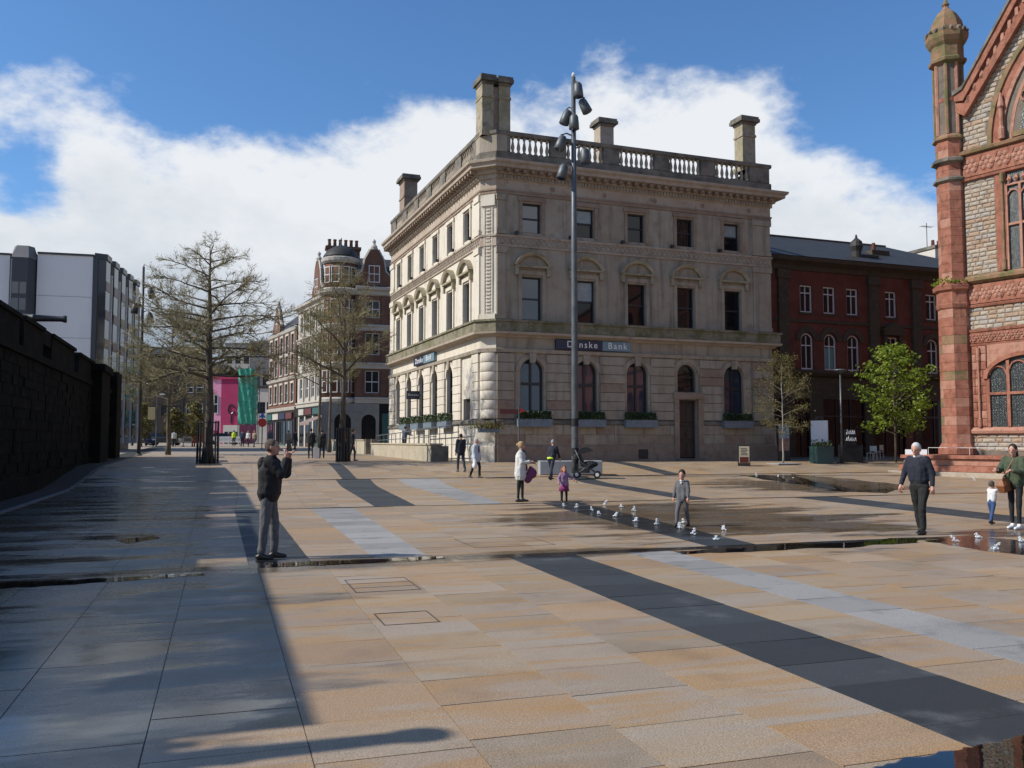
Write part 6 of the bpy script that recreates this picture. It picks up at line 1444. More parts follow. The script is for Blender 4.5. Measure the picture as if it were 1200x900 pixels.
def car(label, px, Z, m, rz):
    p = at(px, 517, Z); p.z = gz(p.y); t = thing('parked_car', label, 'car', p, rz, 'cars parked at the end of the street')
    prof = [(-2.0, .3), (2.0, .3), (2.05, .6), (1.95, .85), (1.1, .95), (-1.6, .98), (-2.0, .9), (-2.05, .6)]
    q = MB(); n = len(prof); ys = [(-.84, .94), (-.78, 1), (.78, 1), (.84, .94)]; vs = []
    for y_, k in ys: vs += [(x * k, y_, .3 + (z - .3) * k) for x, z in prof]
    fs = [list(range(n))[::-1], list(range(3 * n, 4 * n))] + [(a * n + i, a * n + (i + 1) % n, (a + 1) * n + (i + 1) % n, (a + 1) * n + i) for a in range(3) for i in range(n)]; q.add(vs, fs); place('body', q.mesh('body', m, False), t)
    q = MB(); g = [(1.1, .95, .76), (.45, 1.42, .6), (-.95, 1.45, .6), (-1.65, .97, .76)]
    vs = [(x, -w, z) for x, z, w in g] + [(x, w, z) for x, z, w in g]; q.add(vs, [(0, 1, 2, 3), (7, 6, 5, 4), (0, 4, 5, 1), (2, 6, 7, 3)]); place('windows', q.mesh('windows', 'glass'), t)
    q = MB(); q.add([(.45, -.6, 1.425), (-.95, -.6, 1.455), (-.95, .6, 1.455), (.45, .6, 1.425)], [(0, 1, 2, 3)]); place('roof', q.mesh('roof', m), t)
    for x in (-1.25, 1.3):
        for s_ in (-1, 1): q = MB(); q.lathe([(.2, -.1), (.31, -.09), (.31, .09), (.2, .1)], (x, s_ * .76, .31), 14, ax=Matrix.Rotation(R(90), 3, 'X')); w_ = place('wheel', q.mesh('wheel', 'tyre'), t); q = MB(); q.lathe([(.2, -.11), (.2, .11)], (x, s_ * .76, .31), 10, ax=Matrix.Rotation(R(90), 3, 'X')); place('rim', q.mesh('rim', 'metal'), w_)
    for s_ in (-.6, .6): q = MB(); q.box(1.96, s_ - .17, .62, 2.04, s_ + .17, .78); place('headlight', q.mesh('headlight', 'headlamp'), t)
car('dark blue car parked at the end of the old wall', 167, 100, 'carblue', R(-70)); car('dark grey car parked behind the small green tree', 192, 104, 'cargrey', R(-20)); car('white car parked under the pink building', 262, 112, 'sash_white', R(-10))

# ------------------------------------------------------------------ fountain jets
def water_white():
    m = bpy.data.materials.new('foaming water'); m.use_nodes = True; b = m.node_tree.nodes['Principled BSDF']; b.inputs['Base Color'].default_value = (.78, .80, .82, 1); b.inputs['Roughness'].default_value = .25; b.inputs['Subsurface Weight'].default_value = .2; b.inputs['IOR'].default_value = 1.2; return m
M['foam'] = water_white(); rj = random.Random(12)
def jet_mesh(k):                                                  # a short ragged plume with drops falling off it
    r_ = random.Random(k); q = MB(); h = r_.uniform(.08, .14); lx, ly = r_.uniform(-.07, .07), r_.uniform(-.07, .07)
    for i in range(70):
        f_ = r_.random() ** 1.1; w = .014 + .075 * (1 - f_) ** 1.8 + (.02 if f_ > .6 else 0)
        a = r_.uniform(0, 6.28); d = r_.random() * w
        q.ball((d * math.cos(a) + lx * f_, d * math.sin(a) + ly * f_, h * f_ + .015), r_.uniform(.006, .014) * (1.2 - .5 * f_), n=5)
    return q.mesh('water_jet', 'foam', True)
JM = [jet_mesh(k) for k in range(5)]
J1 = [(8.57, 21.9), (8.7, 21.3), (8.67, 20.3), (8.57, 19.24), (9.75, 21.9), (8.6, 18.44), (9.78, 21.1), (9.61, 19.84), (8.43, 17.26), (8.41, 16.38), (8.47, 15.66), (9.22, 16.6), (8.27, 14.48), (8.31, 13.73), (9.27, 15.04)]
J2 = [(11.82, 12.07), (11.64, 11.08), (12.73, 12.49), (12.82, 11.87)]; J3 = [(31.07, 30.49), (23.82, 36.2), (24.45, 35.45), (24.38, 34.2)]
for js, lab, gr in ((J1, 'small white fountain jet on the wet dark stripe where the children play', 'jets of the fountain row between the children'), (J2, 'small white fountain jet near the toddler and the woman in green', 'jets beside the woman in green'), (J3, 'small white fountain jet in the distant puddle before the cafe', 'jets in the distant puddle')):
    for x, y_ in js: place('water_jet', rj.choice(JM), None, (x + rj.uniform(-.12, .12), y_ + rj.uniform(-.1, .1), gz(y_) + .006), rj.uniform(0, 6), label=lab, category='fountain jet', group=gr).scale = (.8, .8, rj.uniform(.65, 1.0))
# ------------------------------------------------------------------ people
from mathutils import noise as mnoise
TMP = bpy.data.scenes.new('workbench')                              # people are fused here, away from the big scene
def capsule(q, a, b, ra, rb, n=10):
    a = Vector(a); b = Vector(b); d = (b - a).normalized()
    P = [a - d * ra * .98, a - d * ra * .7, a]; Rr = [ra * .15, ra * .71, ra]
    P += [a.lerp(b, .5)]; Rr += [(ra + rb) / 2]
    P += [b, b + d * rb * .7, b + d * rb * .98]; Rr += [rb, rb * .71, rb * .15]
    q.tube(P, Rr, n)
def fused(q, name, m, parent, voxel, smooth=3, fold=0.0, extra=None, mats=None):
    """one continuous skin over the overlapping shapes in q, plus fine pieces (fingers) joined afterwards"""
    me = q.mesh(name, m); o = bpy.data.objects.new(name, me); TMP.collection.objects.link(o)
    r = o.modifiers.new('r', 'REMESH'); r.mode = 'VOXEL'; r.voxel_size = voxel; r.use_smooth_shade = True
    s_ = o.modifiers.new('s', 'SMOOTH'); s_.iterations = smooth; s_.factor = .5
    TMP.view_layers[0].update(); dg = TMP.view_layers[0].depsgraph; dg.update()
    nm = bpy.data.meshes.new_from_object(o.evaluated_get(dg), depsgraph=dg)
    bpy.data.objects.remove(o); bpy.data.meshes.remove(me)
    if fold:
        sd_ = random.random() * 50
        for v in nm.vertices:
            p = v.co; k = mnoise.noise(Vector((p.x * 9 + sd_, p.y * 9, p.z * 5))) + .5 * mnoise.noise(Vector((p.x * 22, p.y * 22 + sd_, p.z * 14)))
            v.co = p + v.normal * k * fold
    nm.materials.clear(); nm.materials.append(M[m])
    if extra and extra.v:
        bm = bmesh.new(); bm.from_mesh(nm); e = extra.mesh('x', m); bm.from_mesh(e); bm.to_mesh(nm); bm.free(); bpy.data.meshes.remove(e)
    nm.polygons.foreach_set('use_smooth', [True] * len(nm.polygons))
    return place(name, nm, parent)
skins = {}
def cloth(name, c, rough=.85):
    if name not in M: M[name] = mat(name, c, rough, [(14, tuple(x * .7 for x in c), .45, .7)], .25, 60)
    return name
M['skin'] = mat('skin', (.50, .27, .19), .55, [(12, (.42, .20, .14), .45, .7)]); M['skin_pale'] = mat('pale skin', (.58, .36, .28), .55)
M['eye'] = mat('dark eye', (.015, .012, .01), .2)
def V3(*a): return Vector(a)
DEF = dict(lean=0, twist=0, head=(0, 0), hipL=V3(0, 0, -1), kneL=V3(0, 0, -1), hipR=V3(0, 0, -1), kneR=V3(0, 0, -1), armL=V3(.05, .12, -1), forL=V3(.25, .02, -1), armR=V3(.05, -.12, -1), forR=V3(.25, -.02, -1), grip=.5)
def person(label, loc, face, h, pose, wear, voxel=.016, group=None, stout=1.0, child=False, extra=None):
    """faces along local +x, left is +y; pose gives directions of upper arms, forearms, thighs and shins"""
    P = dict(DEF); P.update(pose); s = h / 1.72; hs = s * (1.28 if child else 1.0); ls = s * (.90 if child else 1.0)
    t = thing('person', label, 'person', loc, R(face), group)
    L_th, L_sh = .42 * ls, .41 * ls
    rot = Matrix.Rotation(R(P['lean']), 3, 'Y')
    drop = {}
    for sd_ in 'LR':
        th = P['hip' + sd_].normalized() * L_th; sh_ = P['kne' + sd_].normalized() * L_sh; drop[sd_] = -(th + sh_).z
    zh = max(drop.values()) + .085 * s; hip = V3(0, 0, zh + .02 * s)
    def up(v): return hip + rot @ (Vector(v) * s)
    st_ = stout
    J = {}
    for sd_, sg in (('L', 1), ('R', -1)):
        a = hip + V3(0, .092 * s * sg * st_, -.02 * s); k = a + P['hip' + sd_].normalized() * L_th; an = k + P['kne' + sd_].normalized() * L_sh
        sh_ = up((0.0, .175 * sg * (.9 if child else 1), .50)); e = sh_ + P['arm' + sd_].normalized() * .285 * ls; w = e + P['for' + sd_].normalized() * .245 * ls
        J[sd_] = (a, k, an, sh_, e, w)
    neck = up((0.005, 0, .56)); hd = Matrix.Rotation(R(P['lean'] * .4 + P['head'][0]), 3, 'Y'); hz = Matrix.Rotation(R(P['head'][1]), 3, 'Z'); HR = hz @ hd
    hc = neck + HR @ V3(.022 * hs, 0, .135 * hs)
    # body: one continuous skin
    q = MB(); f = MB(); k_ = .86
    capsule(q, hip, up((0, 0, .22)), .115 * s * st_ * k_, .10 * s * st_ * k_); q.ball(up((0.0, 0, .38)), (.10 * s * st_ * k_, .155 * s * k_, .17 * s), ax=rot, n=12)
    capsule(q, up((0, .12, .49)), up((0, -.12, .49)), .06 * s * k_, .06 * s * k_); capsule(q, up((0, 0, .48)), neck + HR @ V3(.01 * hs, 0, .05 * hs), .06 * s, .052 * s)
    q.ball(hc + HR @ V3(-.008, 0, .012) * hs, (.098 * hs, .076 * hs, .108 * hs), ax=HR, n=14); q.ball(hc + HR @ V3(.028, 0, -.05) * hs, (.062 * hs, .056 * hs, .07 * hs), ax=HR, n=12)
    capsule(q, hc + HR @ V3(.088, 0, .012) * hs, hc + HR @ V3(.106, 0, -.022) * hs, .011 * hs, .016 * hs, 6); q.ball(hc + HR @ V3(.082, 0, -.062) * hs, (.014 * hs, .026 * hs, .011 * hs), ax=HR, n=8); q.ball(hc + HR @ V3(.068, 0, -.098) * hs, (.022 * hs, .026 * hs, .018 * hs), ax=HR, n=8)
    for sg in (1, -1): q.ball(hc + HR @ V3(-.012, .079 * sg, -.008) * hs, (.022 * hs, .011 * hs, .032 * hs), ax=HR, n=8)
    for sd_, sg in (('L', 1), ('R', -1)):
        a, k, an, sh_, e, w = J[sd_]
        lk = .80 * min(1, wear.get('leg_w', 1.0)); capsule(q, a, k, .078 * s * st_ * lk, .05 * s * lk); capsule(q, k, k.lerp(an, .35), .05 * s * lk, .052 * s * lk); capsule(q, k.lerp(an, .35), an, .05 * s * lk, .036 * s * lk); q.ball(an + V3(0, 0, -.012) * s, .032 * s, n=8)
        capsule(q, sh_, e, .048 * s * k_, .036 * s * k_); capsule(q, e, w, .038 * s * k_, .027 * s)
        fd = (w - e).normalized(); sd0 = fd.cross(V3(0, 0, 1)); sd0 = sd0.normalized() if sd0.length > .2 else V3(0, 1, 0); pn = sd0.cross(fd).normalized()
        if 'palm' in P: sd0, pn = pn, sd0
        capsule(q, w, w + fd * .075 * s, .028 * s, .036 * s); 
        for i in range(4):                                        # four fingers of different length, curled, and the thumb from the side of the palm
            o = (i - 1.5) * .019 * s; b0 = w + fd * .085 * s + sd0 * o; ln = (.036, .043, .040, .031)[i] * s; c = P['grip']
            d1 = (fd - pn * c * .7).normalized(); d2 = (fd - pn * (c * 1.9)).normalized(); p1 = b0 + d1 * ln; p2 = p1 + d2 * ln * .8; p3 = p2 + (d2 - pn * c).normalized() * ln * .55
            f.tube([b0 - fd * .02 * s, p1, p2, p3], [.0105 * s, .0095 * s, .0085 * s, .006 * s], 6)
        tb_ = w + fd * .03 * s + sd0 * .032 * s * (1 if sg > 0 else -1); f.tube([tb_, tb_ + (fd * .6 + sd0 * .6 * (1 if sg > 0 else -1) - pn * .4).normalized() * .035 * s, tb_ + (fd * 1.0 + sd0 * .25 * (1 if sg > 0 else -1) - pn * .6).normalized() * .062 * s], [.013 * s, .011 * s, .008 * s], 6)
    fused(q, 'body', wear.get('skin', 'skin'), t, voxel * .8, 2, 0, f)
    for sg in (1, -1): q = MB(); q.ball(hc + HR @ V3(.083, .032 * sg, .012) * hs, (.010 * hs, .014 * hs, .008 * hs), ax=HR, n=6); q.build('eye', 'eye', t)
    # trousers or leggings
    lw = wear.get('leg_w', 1.0); q = MB()
    capsule(q, hip + V3(0, .05, .0) * s, hip + V3(0, -.05, .0) * s, .118 * s * st_, .118 * s * st_); capsule(q, hip, up((0, 0, .13)), .125 * s * st_, .12 * s * st_)
    for sd_ in 'LR':
        a, k, an = J[sd_][:3]; capsule(q, a, k, .09 * s * lw * st_, .066 * s * lw); capsule(q, k, k.lerp(an, .9), .066 * s * lw, (.055 if lw > .9 else .046) * s * lw)
    fused(q, wear.get('legs_name', 'trousers'), wear['legs'], t, voxel, 2, .012 * s * lw)
    # shoes
    for sd_ in 'LR':
        an = J[sd_][2]; sh_d = P['kne' + sd_].normalized(); tip = Matrix.Rotation(R(wear.get('tip' + sd_, 0)), 3, 'Y')
        q = MB(); capsule(q, an + tip @ V3(-.045, 0, -.045) * s, an + tip @ V3(.05, 0, -.045) * s, .044 * s, .044 * s); capsule(q, an + tip @ V3(.05, 0, -.05) * s, an + tip @ V3(.155, 0, -.058) * s, .042 * s, .032 * s); capsule(q, an + V3(0, 0, .0), an + V3(0, 0, -.04) * s, .045 * s, .045 * s)
        o = fused(q, 'shoe', wear['shoes'], t, voxel * .8, 2)
        for v in o.data.vertices:                                  # flat soles
            lo = an.z - .085 * s
            if v.co.z < lo and not wear.get('tip' + sd_): v.co.z = lo
    # top
    q = MB(); hem = wear.get('hem', -.02); tw_ = wear.get('top_w', 1.0) * st_
    q.ball(up((.0, 0, .37)), (.128 * s * tw_, .185 * s * (tw_ * .5 + .5), .19 * s), ax=rot, n=14); capsule(q, up((0, .13, .485)), up((0, -.13, .485)), .074 * s, .074 * s); capsule(q, up((.004, 0, .48)), up((.006, 0, .545)), .078 * s, .062 * s)
    fl = wear.get('flare', 1.0)
    for yy in (-.055, .055): capsule(q, up((0, yy * tw_, .36)), up((0, yy * tw_ * fl, min(hem + .12, .2))), .125 * s * tw_, .122 * s * tw_ * fl)
    for sd_ in 'LR':
        a, k, an, sh_, e, w = J[sd_]; sl = wear.get('sleeve', .93); aw = wear.get('arm_w', 1.0)
        capsule(q, sh_, e, .068 * s * aw, .056 * s * aw); capsule(q, e, e.lerp(w, sl), .056 * s * aw, .046 * s * aw)
    top = fused(q, wear.get('top_name', 'jacket'), wear['top'], t, voxel, 2, .014 * s)
    if wear.get('cut', True):                                      # straight hem
        zc = hip.z + hem * s
        for v in top.data.vertices:
            near = (v.co - hip).xy.length < .30 * s
            if v.co.z < zc and near: v.co.z = zc - (zc - v.co.z) * .12
    if 'collar' in wear: q = MB(); q.lathe([(.073 * s, 0), (.08 * s, .02 * s), (.066 * s, .05 * s)], up((.006, 0, .535)), 14, ax=rot); q.build('collar', wear['collar'], t, True)
    # hair: a cap over the skull, open at the face
    if 'hair' in wear:
        q = MB(); hl = wear.get('hair_len', 0)
        q.ball(hc + HR @ V3(-.022, 0, .03) * hs, (.101 * hs, .084 * hs, .104 * hs), ax=HR, n=14)
        for sg in (1, -1): q.ball(hc + HR @ V3(-.03, .058 * sg, -.0) * hs, (.055 * hs, .03 * hs, .06 * hs), ax=HR, n=8)
        if hl: q.ball(hc + HR @ V3(-.06, 0, -.06 - hl * .3) * hs, (.06 * hs, .085 * hs, (.10 + hl * .5) * hs), ax=HR, n=10)
        if wear.get('bun'): q.ball(hc + HR @ V3(-.125, 0, .03) * hs, .045 * hs, n=8)
        hr_ = fused(q, 'hair', wear['hair'], t, voxel * .8, 1, .005 * hs)
    if extra: extra(t, J, up, hip, hc, HR, s)
    return t
def on(px, py, dx=0): p = gp(px, py); p.x += dx; return p
BLK = cloth('black jacket cloth', (.014, .015, .017)); GRYT = cloth('grey trouser cloth', (.13, .13, .14)); NAVY = cloth('navy wool', (.012, .015, .028)); BLKT = cloth('black trouser cloth', (.013, .014, .013)); WHT = cloth('white coat cloth', (.62, .61, .57)); LEG = cloth('black legging', (.012, .012, .014))
GREY = cloth('grey suit cloth', (.12, .12, .125)); DENIM = cloth('blue denim', (.035, .075, .19)); DKDEN = cloth('dark denim', (.03, .036, .055)); GREEN = cloth('olive green jacket', (.055, .075, .04)); PINK = cloth('mauve coat', (.30, .17, .27)); MAG = cloth('magenta skirt', (.22, .03, .12)); PBLU = cloth('pale blue jacket', (.46, .52, .58)); BURG = cloth('burgundy knit', (.13, .025, .04)); BLUEJ = cloth('dull blue jacket', (.05, .07, .12)); TAN = cloth('tan coat', (.32, .25, .17))
M['shoe_black'] = mat('black shoe leather', (.015, .014, .013), .4); M['shoe_white'] = mat('white trainer', (.7, .7, .7), .6); M['shoe_brown'] = mat('brown shoe', (.09, .05, .03), .5); M['leather'] = mat('brown bag leather', (.24, .085, .03), .5)
HBR = cloth('greying brown hair', (.10, .075, .055)); HWH = cloth('white hair', (.55, .54, .52)); HBL = cloth('blond hair', (.42, .28, .13)); HDK = cloth('dark hair', (.02, .015, .012)); HRD = cloth('reddish hair', (.20, .06, .03)); HGR = cloth('grey hair', (.3, .29, .28))
M['yellow'] = mat('fluorescent yellow band', (.55, .75, .05), .6); M['purple'] = mat('purple fabric', (.16, .03, .10), .7); M['scarf'] = mat('dark grey scarf', (.06, .06, .065), .85); M['shirt'] = mat('white shirt', (.7, .7, .7), .7)
RIGHT = -18.2                                                      # world heading of "towards the right of the picture"
def phone(t, J, up, hip, hc, HR, s):
    w = J['R'][5]; e = J['R'][4]; d = (w - e).normalized(); c = w + d * .12 + V3(.02, .05, .05); q = MB(Matrix.Translation(c) @ Matrix.Rotation(R(48), 4, 'Z') @ Matrix.Rotation(R(-12), 4, 'Y')); q.box(-.006, -.043, -.06, .006, .043, .11)
    ph = q.build('phone', 'darkmetal', None); m_ = t.matrix_basis.copy(); ph.matrix_basis = m_; ph['label'] = 'dark phone held up in both hands by the man in the black jacket'; ph['category'] = 'phone'
    q = MB(); q.ball(up((-.12, 0, .44)), (.07, .13, .12), n=10); fused(q, 'hood', BLK, t, .02, 2, .006)
    for sg in (1, -1):
        q = MB(); q.tube([up((.13, .06 * sg, .3)), up((.135, .065 * sg, -.02))], .004, 4); q.build('seam', 'darkmetal', t)
person('man in black jacket and grey trousers holding up a phone with both hands', on(314, 655), RIGHT + 3, 1.70,
       dict(lean=2, head=(-2, 0), armL=V3(.66, .06, -.70), forL=V3(.20, -.36, 1.0), armR=V3(.68, -.04, -.68), forR=V3(.16, .26, 1.0), hipL=V3(.14, .04, -1), kneL=V3(.02, 0, -1), hipR=V3(-.08, -.04, -1), kneR=V3(-.10, 0, -1), grip=.9, palm=1),
       dict(top=BLK, legs=GRYT, shoes='shoe_black', hair=HBR, hem=-.10, top_w=1.16, flare=1.06, arm_w=1.22, collar=BLK, leg_w=1.08), .013, stout=1.06, extra=phone)
def wcoat(t, J, up, hip, hc, HR, s):
    q = MB(); capsule(q, up((.09, .03, .53)), up((.13, .04, .1)), .045, .05); capsule(q, up((.09, -.03, .53)), up((.16, -.03, .02)), .045, .055); capsule(q, up((.03, .08, .55)), up((.03, -.08, .55)), .05, .05); fused(q, 'scarf', 'scarf', t, .02, 2, .006)
    c = hip + V3(.26, 0, -.12); q = MB(); capsule(q, c + V3(.03, 0, .15), c + V3(-.05, 0, -.15), .07, .12); q.ball(c + V3(.06, 0, .02), (.15, .08, .16), n=10); b_ = fused(q, 'handbag', 'purple', None, .02, 2, .008); b_.matrix_basis = t.matrix_basis.copy(); b_['label'] = 'purple cloth bag hanging from the arm of the woman in the white coat'; b_['category'] = 'bag'
person('woman in knee length white coat and black leggings with her blond hair tied up', on(610, 588), RIGHT - 4, 1.66,
       dict(lean=1, armR=V3(.15, -.15, -1), forR=V3(1, .25, .05), armL=V3(.2, .15, -1), forL=V3(1, -.1, -.1), hipL=V3(.10, 0, -1), kneL=V3(.02, 0, -1), hipR=V3(-.10, 0, -1), kneR=V3(-.06, 0, -1)),
       dict(top=WHT, top_name='coat', legs=LEG, legs_name='leggings', shoes='shoe_black', hair=HBL, bun=1, hem=-.30, flare=1.22, top_w=1.12, arm_w=1.15, leg_w=.86), .015, stout=1.08, extra=wcoat)
def belt(t, J, up, hip, hc, HR, s):
    q = MB(); q.lathe([(.168, 0), (.172, .07)], up((.0, 0, -.06)), 18, ax=Matrix.Rotation(R(16), 3, 'Y')); q.build('reflective_band', 'yellow', t, True)
person('man in navy jacket with a yellow band bending as he walks by the bench', on(646, 562), RIGHT + 55, 1.70,
       dict(lean=14, head=(6, 30), armL=V3(.3, .2, -1), forL=V3(.5, -.1, -.8), armR=V3(.25, -.25, -1), forR=V3(.6, .1, -.8), hipL=V3(.38, 0, -1), kneL=V3(.05, 0, -1), hipR=V3(-.30, 0, -1), kneR=V3(-.42, 0, -1)),
       dict(top=NAVY, legs=DKDEN, shoes='shoe_black', hair=HGR, hem=-.08, top_w=1.08, tipR=25), .017, stout=1.08, extra=belt)
def skirt(t, J, up, hip, hc, HR, s):
    q = MB(); q.lathe([(.19 * s * 1.3, -.26 * s * 1.1), (.17 * s * 1.3, -.12 * s), (.14 * s * 1.2, .05 * s)], hip, 16); q.build('skirt', MAG, t, True)
    q = MB(); q.ball(hc + V3(-.06, 0, -.06), (.07, .09, .12), n=10); q.build('hair_back', HRD, t, True)
person('small girl in mauve coat and magenta skirt beside the first fountain jet', on(661, 590), -108 + 15, 1.02,
       dict(armL=V3(.2, .75, -.7), forL=V3(.5, .45, -.4), armR=V3(.15, -.5, -.8), forR=V3(.6, -.1, -.5), hipL=V3(.06, .05, -1), hipR=V3(0, -.05, -1)),
       dict(top=PINK, top_name='coat', legs=LEG, legs_name='leggings', shoes='shoe_black', hair=HRD, hair_len=.12, hem=-.16, flare=1.2, top_w=1.1), .014, child=True, extra=skirt)
def shirt(t, J, up, hip, hc, HR, s):
    q = MB(); q.prism_y([(-.03 * s, 0), (.03 * s, 0), (.0, -.08 * s)], -.005, .005); o = q.build('shirt_front', 'shirt', t); o.location = up((.135, 0, .52)); o.rotation_euler = (0, R(-12), R(90))
person('young boy in grey jacket and trousers stepping across the fountain jets', on(800, 617), -140, 1.14,
       dict(lean=-2, head=(8, 10), armL=V3(.25, .22, -1), forL=V3(.35, .05, -1), armR=V3(-.1, -.32, -1), forR=V3(.15, -.2, -1), hipR=V3(.42, -.05, -1), kneR=V3(.05, -.05, -1), hipL=V3(-.22, .03, -1), kneL=V3(-.38, .0, -1)),
       dict(top=GREY, legs=GREY, shoes='shoe_black', hair=HDK, hem=-.1, top_w=1.0, collar='shirt'), .012, child=True, extra=shirt)
person('white haired man in navy jumper and black trousers walking to the left', on(1079, 626), 180 + RIGHT + 35, 1.66,
       dict(lean=3, head=(14, 6), armL=V3(-.25, .26, -1), forL=V3(.22, .10, -1), armR=V3(.22, -.28, -1), forR=V3(.5, -.02, -1), hipL=V3(.26, 0, -1), kneL=V3(-.06, .0, -1), hipR=V3(-.16, 0, -1), kneR=V3(-.28, 0, -1), grip=1.0),
       dict(top=NAVY, top_name='jumper', legs=BLKT, shoes='shoe_black', hair=HWH, hem=-.01, top_w=1.05, arm_w=.98, collar='shirt', leg_w=1.08, tipR=14), .013, stout=1.06)
def bag(t, J, up, hip, hc, HR, s):
    c = hip + V3(.12, -.10, -.02); q = MB(Matrix.Translation(c) @ Matrix.Rotation(R(14), 4, 'Y'))
    q.add([(-.17, -.06, -.13), (.17, -.06, -.13), (.17, .06, -.13), (-.17, .06, -.13), (-.21, -.085, .02), (.21, -.085, .02), (.21, .085, .02), (-.21, .085, .02), (-.15, -.03, .13), (.15, -.03, .13), (.15, .03, .13), (-.15, .03, .13)],
          [(3, 2, 1, 0), (0, 1, 5, 4), (1, 2, 6, 5), (2, 3, 7, 6), (3, 0, 4, 7), (4, 5, 9, 8), (5, 6, 10, 9), (6, 7, 11, 10), (7, 4, 8, 11), (8, 9, 10, 11)])
    b_ = fused(q, 'shoulder_bag', 'leather', None, .012, 3, .006); b_.matrix_basis = t.matrix_basis.copy(); b_['label'] = 'large brown leather shoulder bag carried by the woman in green'; b_['category'] = 'bag'
    q = MB(Matrix.Translation(c)); q.tube([(-.13, 0, .1), (-.11, .1, .38), (-.06, .14, .5)], .011, 6); q.build('strap', 'leather', b_); q = MB(Matrix.Translation(c)); q.tube([(.12, 0, .1), (.02, .1, .38), (-.04, .14, .5)], .011, 6); q.build('strap', 'leather', b_)
person('dark haired woman in olive green jacket, black leggings and white trainers with the toddler', on(1191, 620), 180 + RIGHT + 30, 1.62,
       dict(head=(10, 15), armL=V3(.2, .2, -1), forL=V3(1, -.35, .15), armR=V3(.45, -.2, -.8), forR=V3(.9, .3, .1), hipL=V3(.12, .02, -1), kneL=V3(.0, 0, -1), hipR=V3(-.08, -.02, -1), kneR=V3(-.03, 0, -1)),
       dict(top=GREEN, legs=LEG, legs_name='leggings', shoes='shoe_white', hair=HDK, hair_len=.22, hem=-.10, top_w=1.12, leg_w=.85, arm_w=1.1), .014, extra=bag)
person('toddler in white top and blue jeans reaching towards the woman in green', on(1163, 614), RIGHT + 25, .88,
       dict(lean=4, head=(-10, 0), armL=V3(.8, .2, .25), forL=V3(.8, -.1, .45), armR=V3(.75, -.2, .1), forR=V3(.9, .1, .4), hipL=V3(.22, 0, -1), kneL=V3(.05, 0, -1), hipR=V3(-.28, 0, -1), kneR=V3(-.4, 0, -1)),
       dict(top=cloth('white knit', (.66, .66, .66)), top_name='top', legs=DENIM, legs_name='jeans', shoes='shoe_black', hair=HBR, hem=-.03, tipR=20), .011, child=True)
person('person in long dark navy coat and jeans walking towards the ramp beside the bank', on(540, 553), RIGHT + 120, 1.70,
       dict(hipL=V3(.25, 0, -1), kneL=V3(.02, 0, -1), hipR=V3(-.22, 0, -1), kneR=V3(-.4, 0, -1)), dict(top=NAVY, legs=DKDEN, shoes='shoe_black', hair=HDK, hem=-.18, top_w=1.1, arm_w=1.1, tipR=20), .02)
def wbag(t, J, up, hip, hc, HR, s):
    q = MB(); capsule(q, J['R'][5] + V3(0, -.02, -.12), J['R'][5] + V3(0, -.02, -.35), .07, .12); b_ = fused(q, 'carrier_bag', 'shirt', None, .025, 2, .015); b_.matrix_basis = t.matrix_basis.copy(); b_['label'] = 'white carrier bag in the hand of the woman in pale blue'; b_['category'] = 'bag'
    q = MB(); q.ball(up((.1, 0, .3)), (.06, .08, .2), n=8); q.build('jumper', BURG, t, True)
person('grey haired woman in open pale blue jacket over burgundy, walking past the bank corner', on(558, 560), RIGHT - 30, 1.64,
       dict(hipL=V3(.3, 0, -1), kneL=V3(.0, 0, -1), hipR=V3(-.25, 0, -1), kneR=V3(-.4, 0, -1)), dict(top=PBLU, legs=BLKT, shoes='shoe_brown', hair=HGR, hem=-.22, top_w=1.18, flare=1.15, arm_w=1.1, tipR=20), .02, extra=wbag)
WALK = dict(hipL=V3(.28, 0, -1), kneL=V3(.0, 0, -1), hipR=V3(-.22, 0, -1), kneR=V3(-.38, 0, -1)); STAND = dict(hipL=V3(.03, .05, -1), hipR=V3(0, -.05, -1))
person('person in black coat standing left of the white bag by the slim trees', on(364, 537), RIGHT + 90, 1.74, STAND, dict(top=BLK, legs=BLKT, shoes='shoe_black', hair=HDK, hem=-.18, top_w=1.15), .024)
person('person in black coat standing right of the white bag by the slim trees', on(377, 537), RIGHT + 100, 1.68, STAND, dict(top=BLK, legs=LEG, shoes='shoe_black', hair=HDK, hem=-.25, top_w=1.2, flare=1.2), .024)
p = on(370.5, 537); q = MB(); q.prism([(-.18, -.1), (.18, -.1), (.18, .1), (-.18, .1)], 0, .62); q.tube([(-.1, 0, .6), (-.06, 0, .8), (.06, 0, .8), (.1, 0, .6)], .012, 5); b_ = q.build('carrier_bag', 'shirt', None, loc=p, label='white carrier bag on the ground between two people in black coats', category='bag')
person('person in dark clothes striding away right of the forked tree', on(413, 540), RIGHT + 10, 1.72, WALK, dict(top=NAVY, legs=DKDEN, shoes='shoe_black', hair=HDK, hem=-.08, tipR=20), .024)
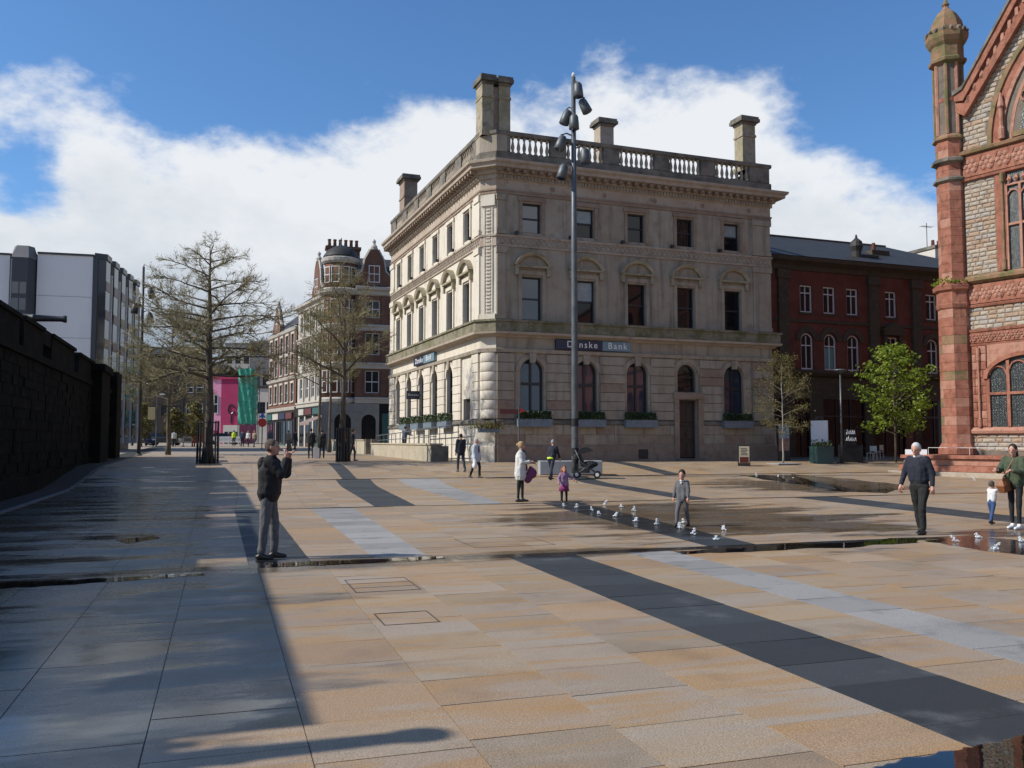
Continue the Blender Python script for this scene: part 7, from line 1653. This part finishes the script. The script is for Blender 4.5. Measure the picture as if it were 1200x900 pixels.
for i, (px, Z, face, h, top, legs, hair, lab, ps) in enumerate((
        (346, 75, 60, 1.7, 'black jacket cloth', 'dark denim', HDK, 'person in dark jacket walking in front of the cream shopfronts', WALK), (338, 78, 80, 1.66, 'tan coat', 'black trouser cloth', HBR, 'person in tan coat beside the dark shop awning', STAND),
        (317, 84, 100, 1.72, 'grey suit cloth', 'black trouser cloth', HGR, 'person in grey hooded top under the road sign', STAND), (298, 92, 70, 1.68, 'tan coat', 'dark denim', HBL, 'person in tan coat walking below the green netting', WALK),
        (291, 95, -100, 1.7, 'white coat cloth', 'black trouser cloth', HDK, 'person in white top below the green netting', WALK), (284, 96, 90, 1.74, 'dull blue jacket', 'dark denim', HDK, 'person in dull blue jacket beneath the netted scaffold', STAND),
        (274, 100, 90, 1.72, 'fluorescent', 'dark denim', HDK, 'worker in yellow vest by the pink building', STAND), (204, 92, 120, 1.7, 'white coat cloth', 'black trouser cloth', HDK, 'person in white top walking near the small green trees', WALK))):
    if top == 'fluorescent': top = cloth('fluorescent vest', (.5, .7, .04))
    p = at(px, 517, Z); p.z = gz(p.y); person(lab, p, RIGHT + face, h, ps, dict(top=top, legs=legs, shoes='shoe_black', hair=hair, hem=-.1, top_w=1.1), .032, 'people further up the street')
p = rp.matrix_basis @ Vector((10.5, -1.15, .95)); person('person in dull blue jacket leaning by the handrail on the bank ramp', p, RIGHT + 60, 1.68, dict(lean=8, armL=V3(.5, .2, -.8), forL=V3(.8, 0, -.1), armR=V3(.5, -.2, -.8), forR=V3(.8, 0, -.1)), dict(top=BLUEJ, legs=DKDEN, shoes='shoe_black', hair=HDK, hem=-.06), .026)

bpy.data.scenes.remove(TMP)
# lettering becomes plain mesh objects
for o in [o for o in COL.objects if o.type == 'FONT']:
    me = bpy.data.meshes.new_from_object(o); n = bpy.data.objects.new('lettering', me); COL.objects.link(n); n.parent = o.parent; n.location = o.location; n.rotation_euler = o.rotation_euler; n['kind'] = 'stuff'
    c = o.data; bpy.data.objects.remove(o); bpy.data.curves.remove(c)
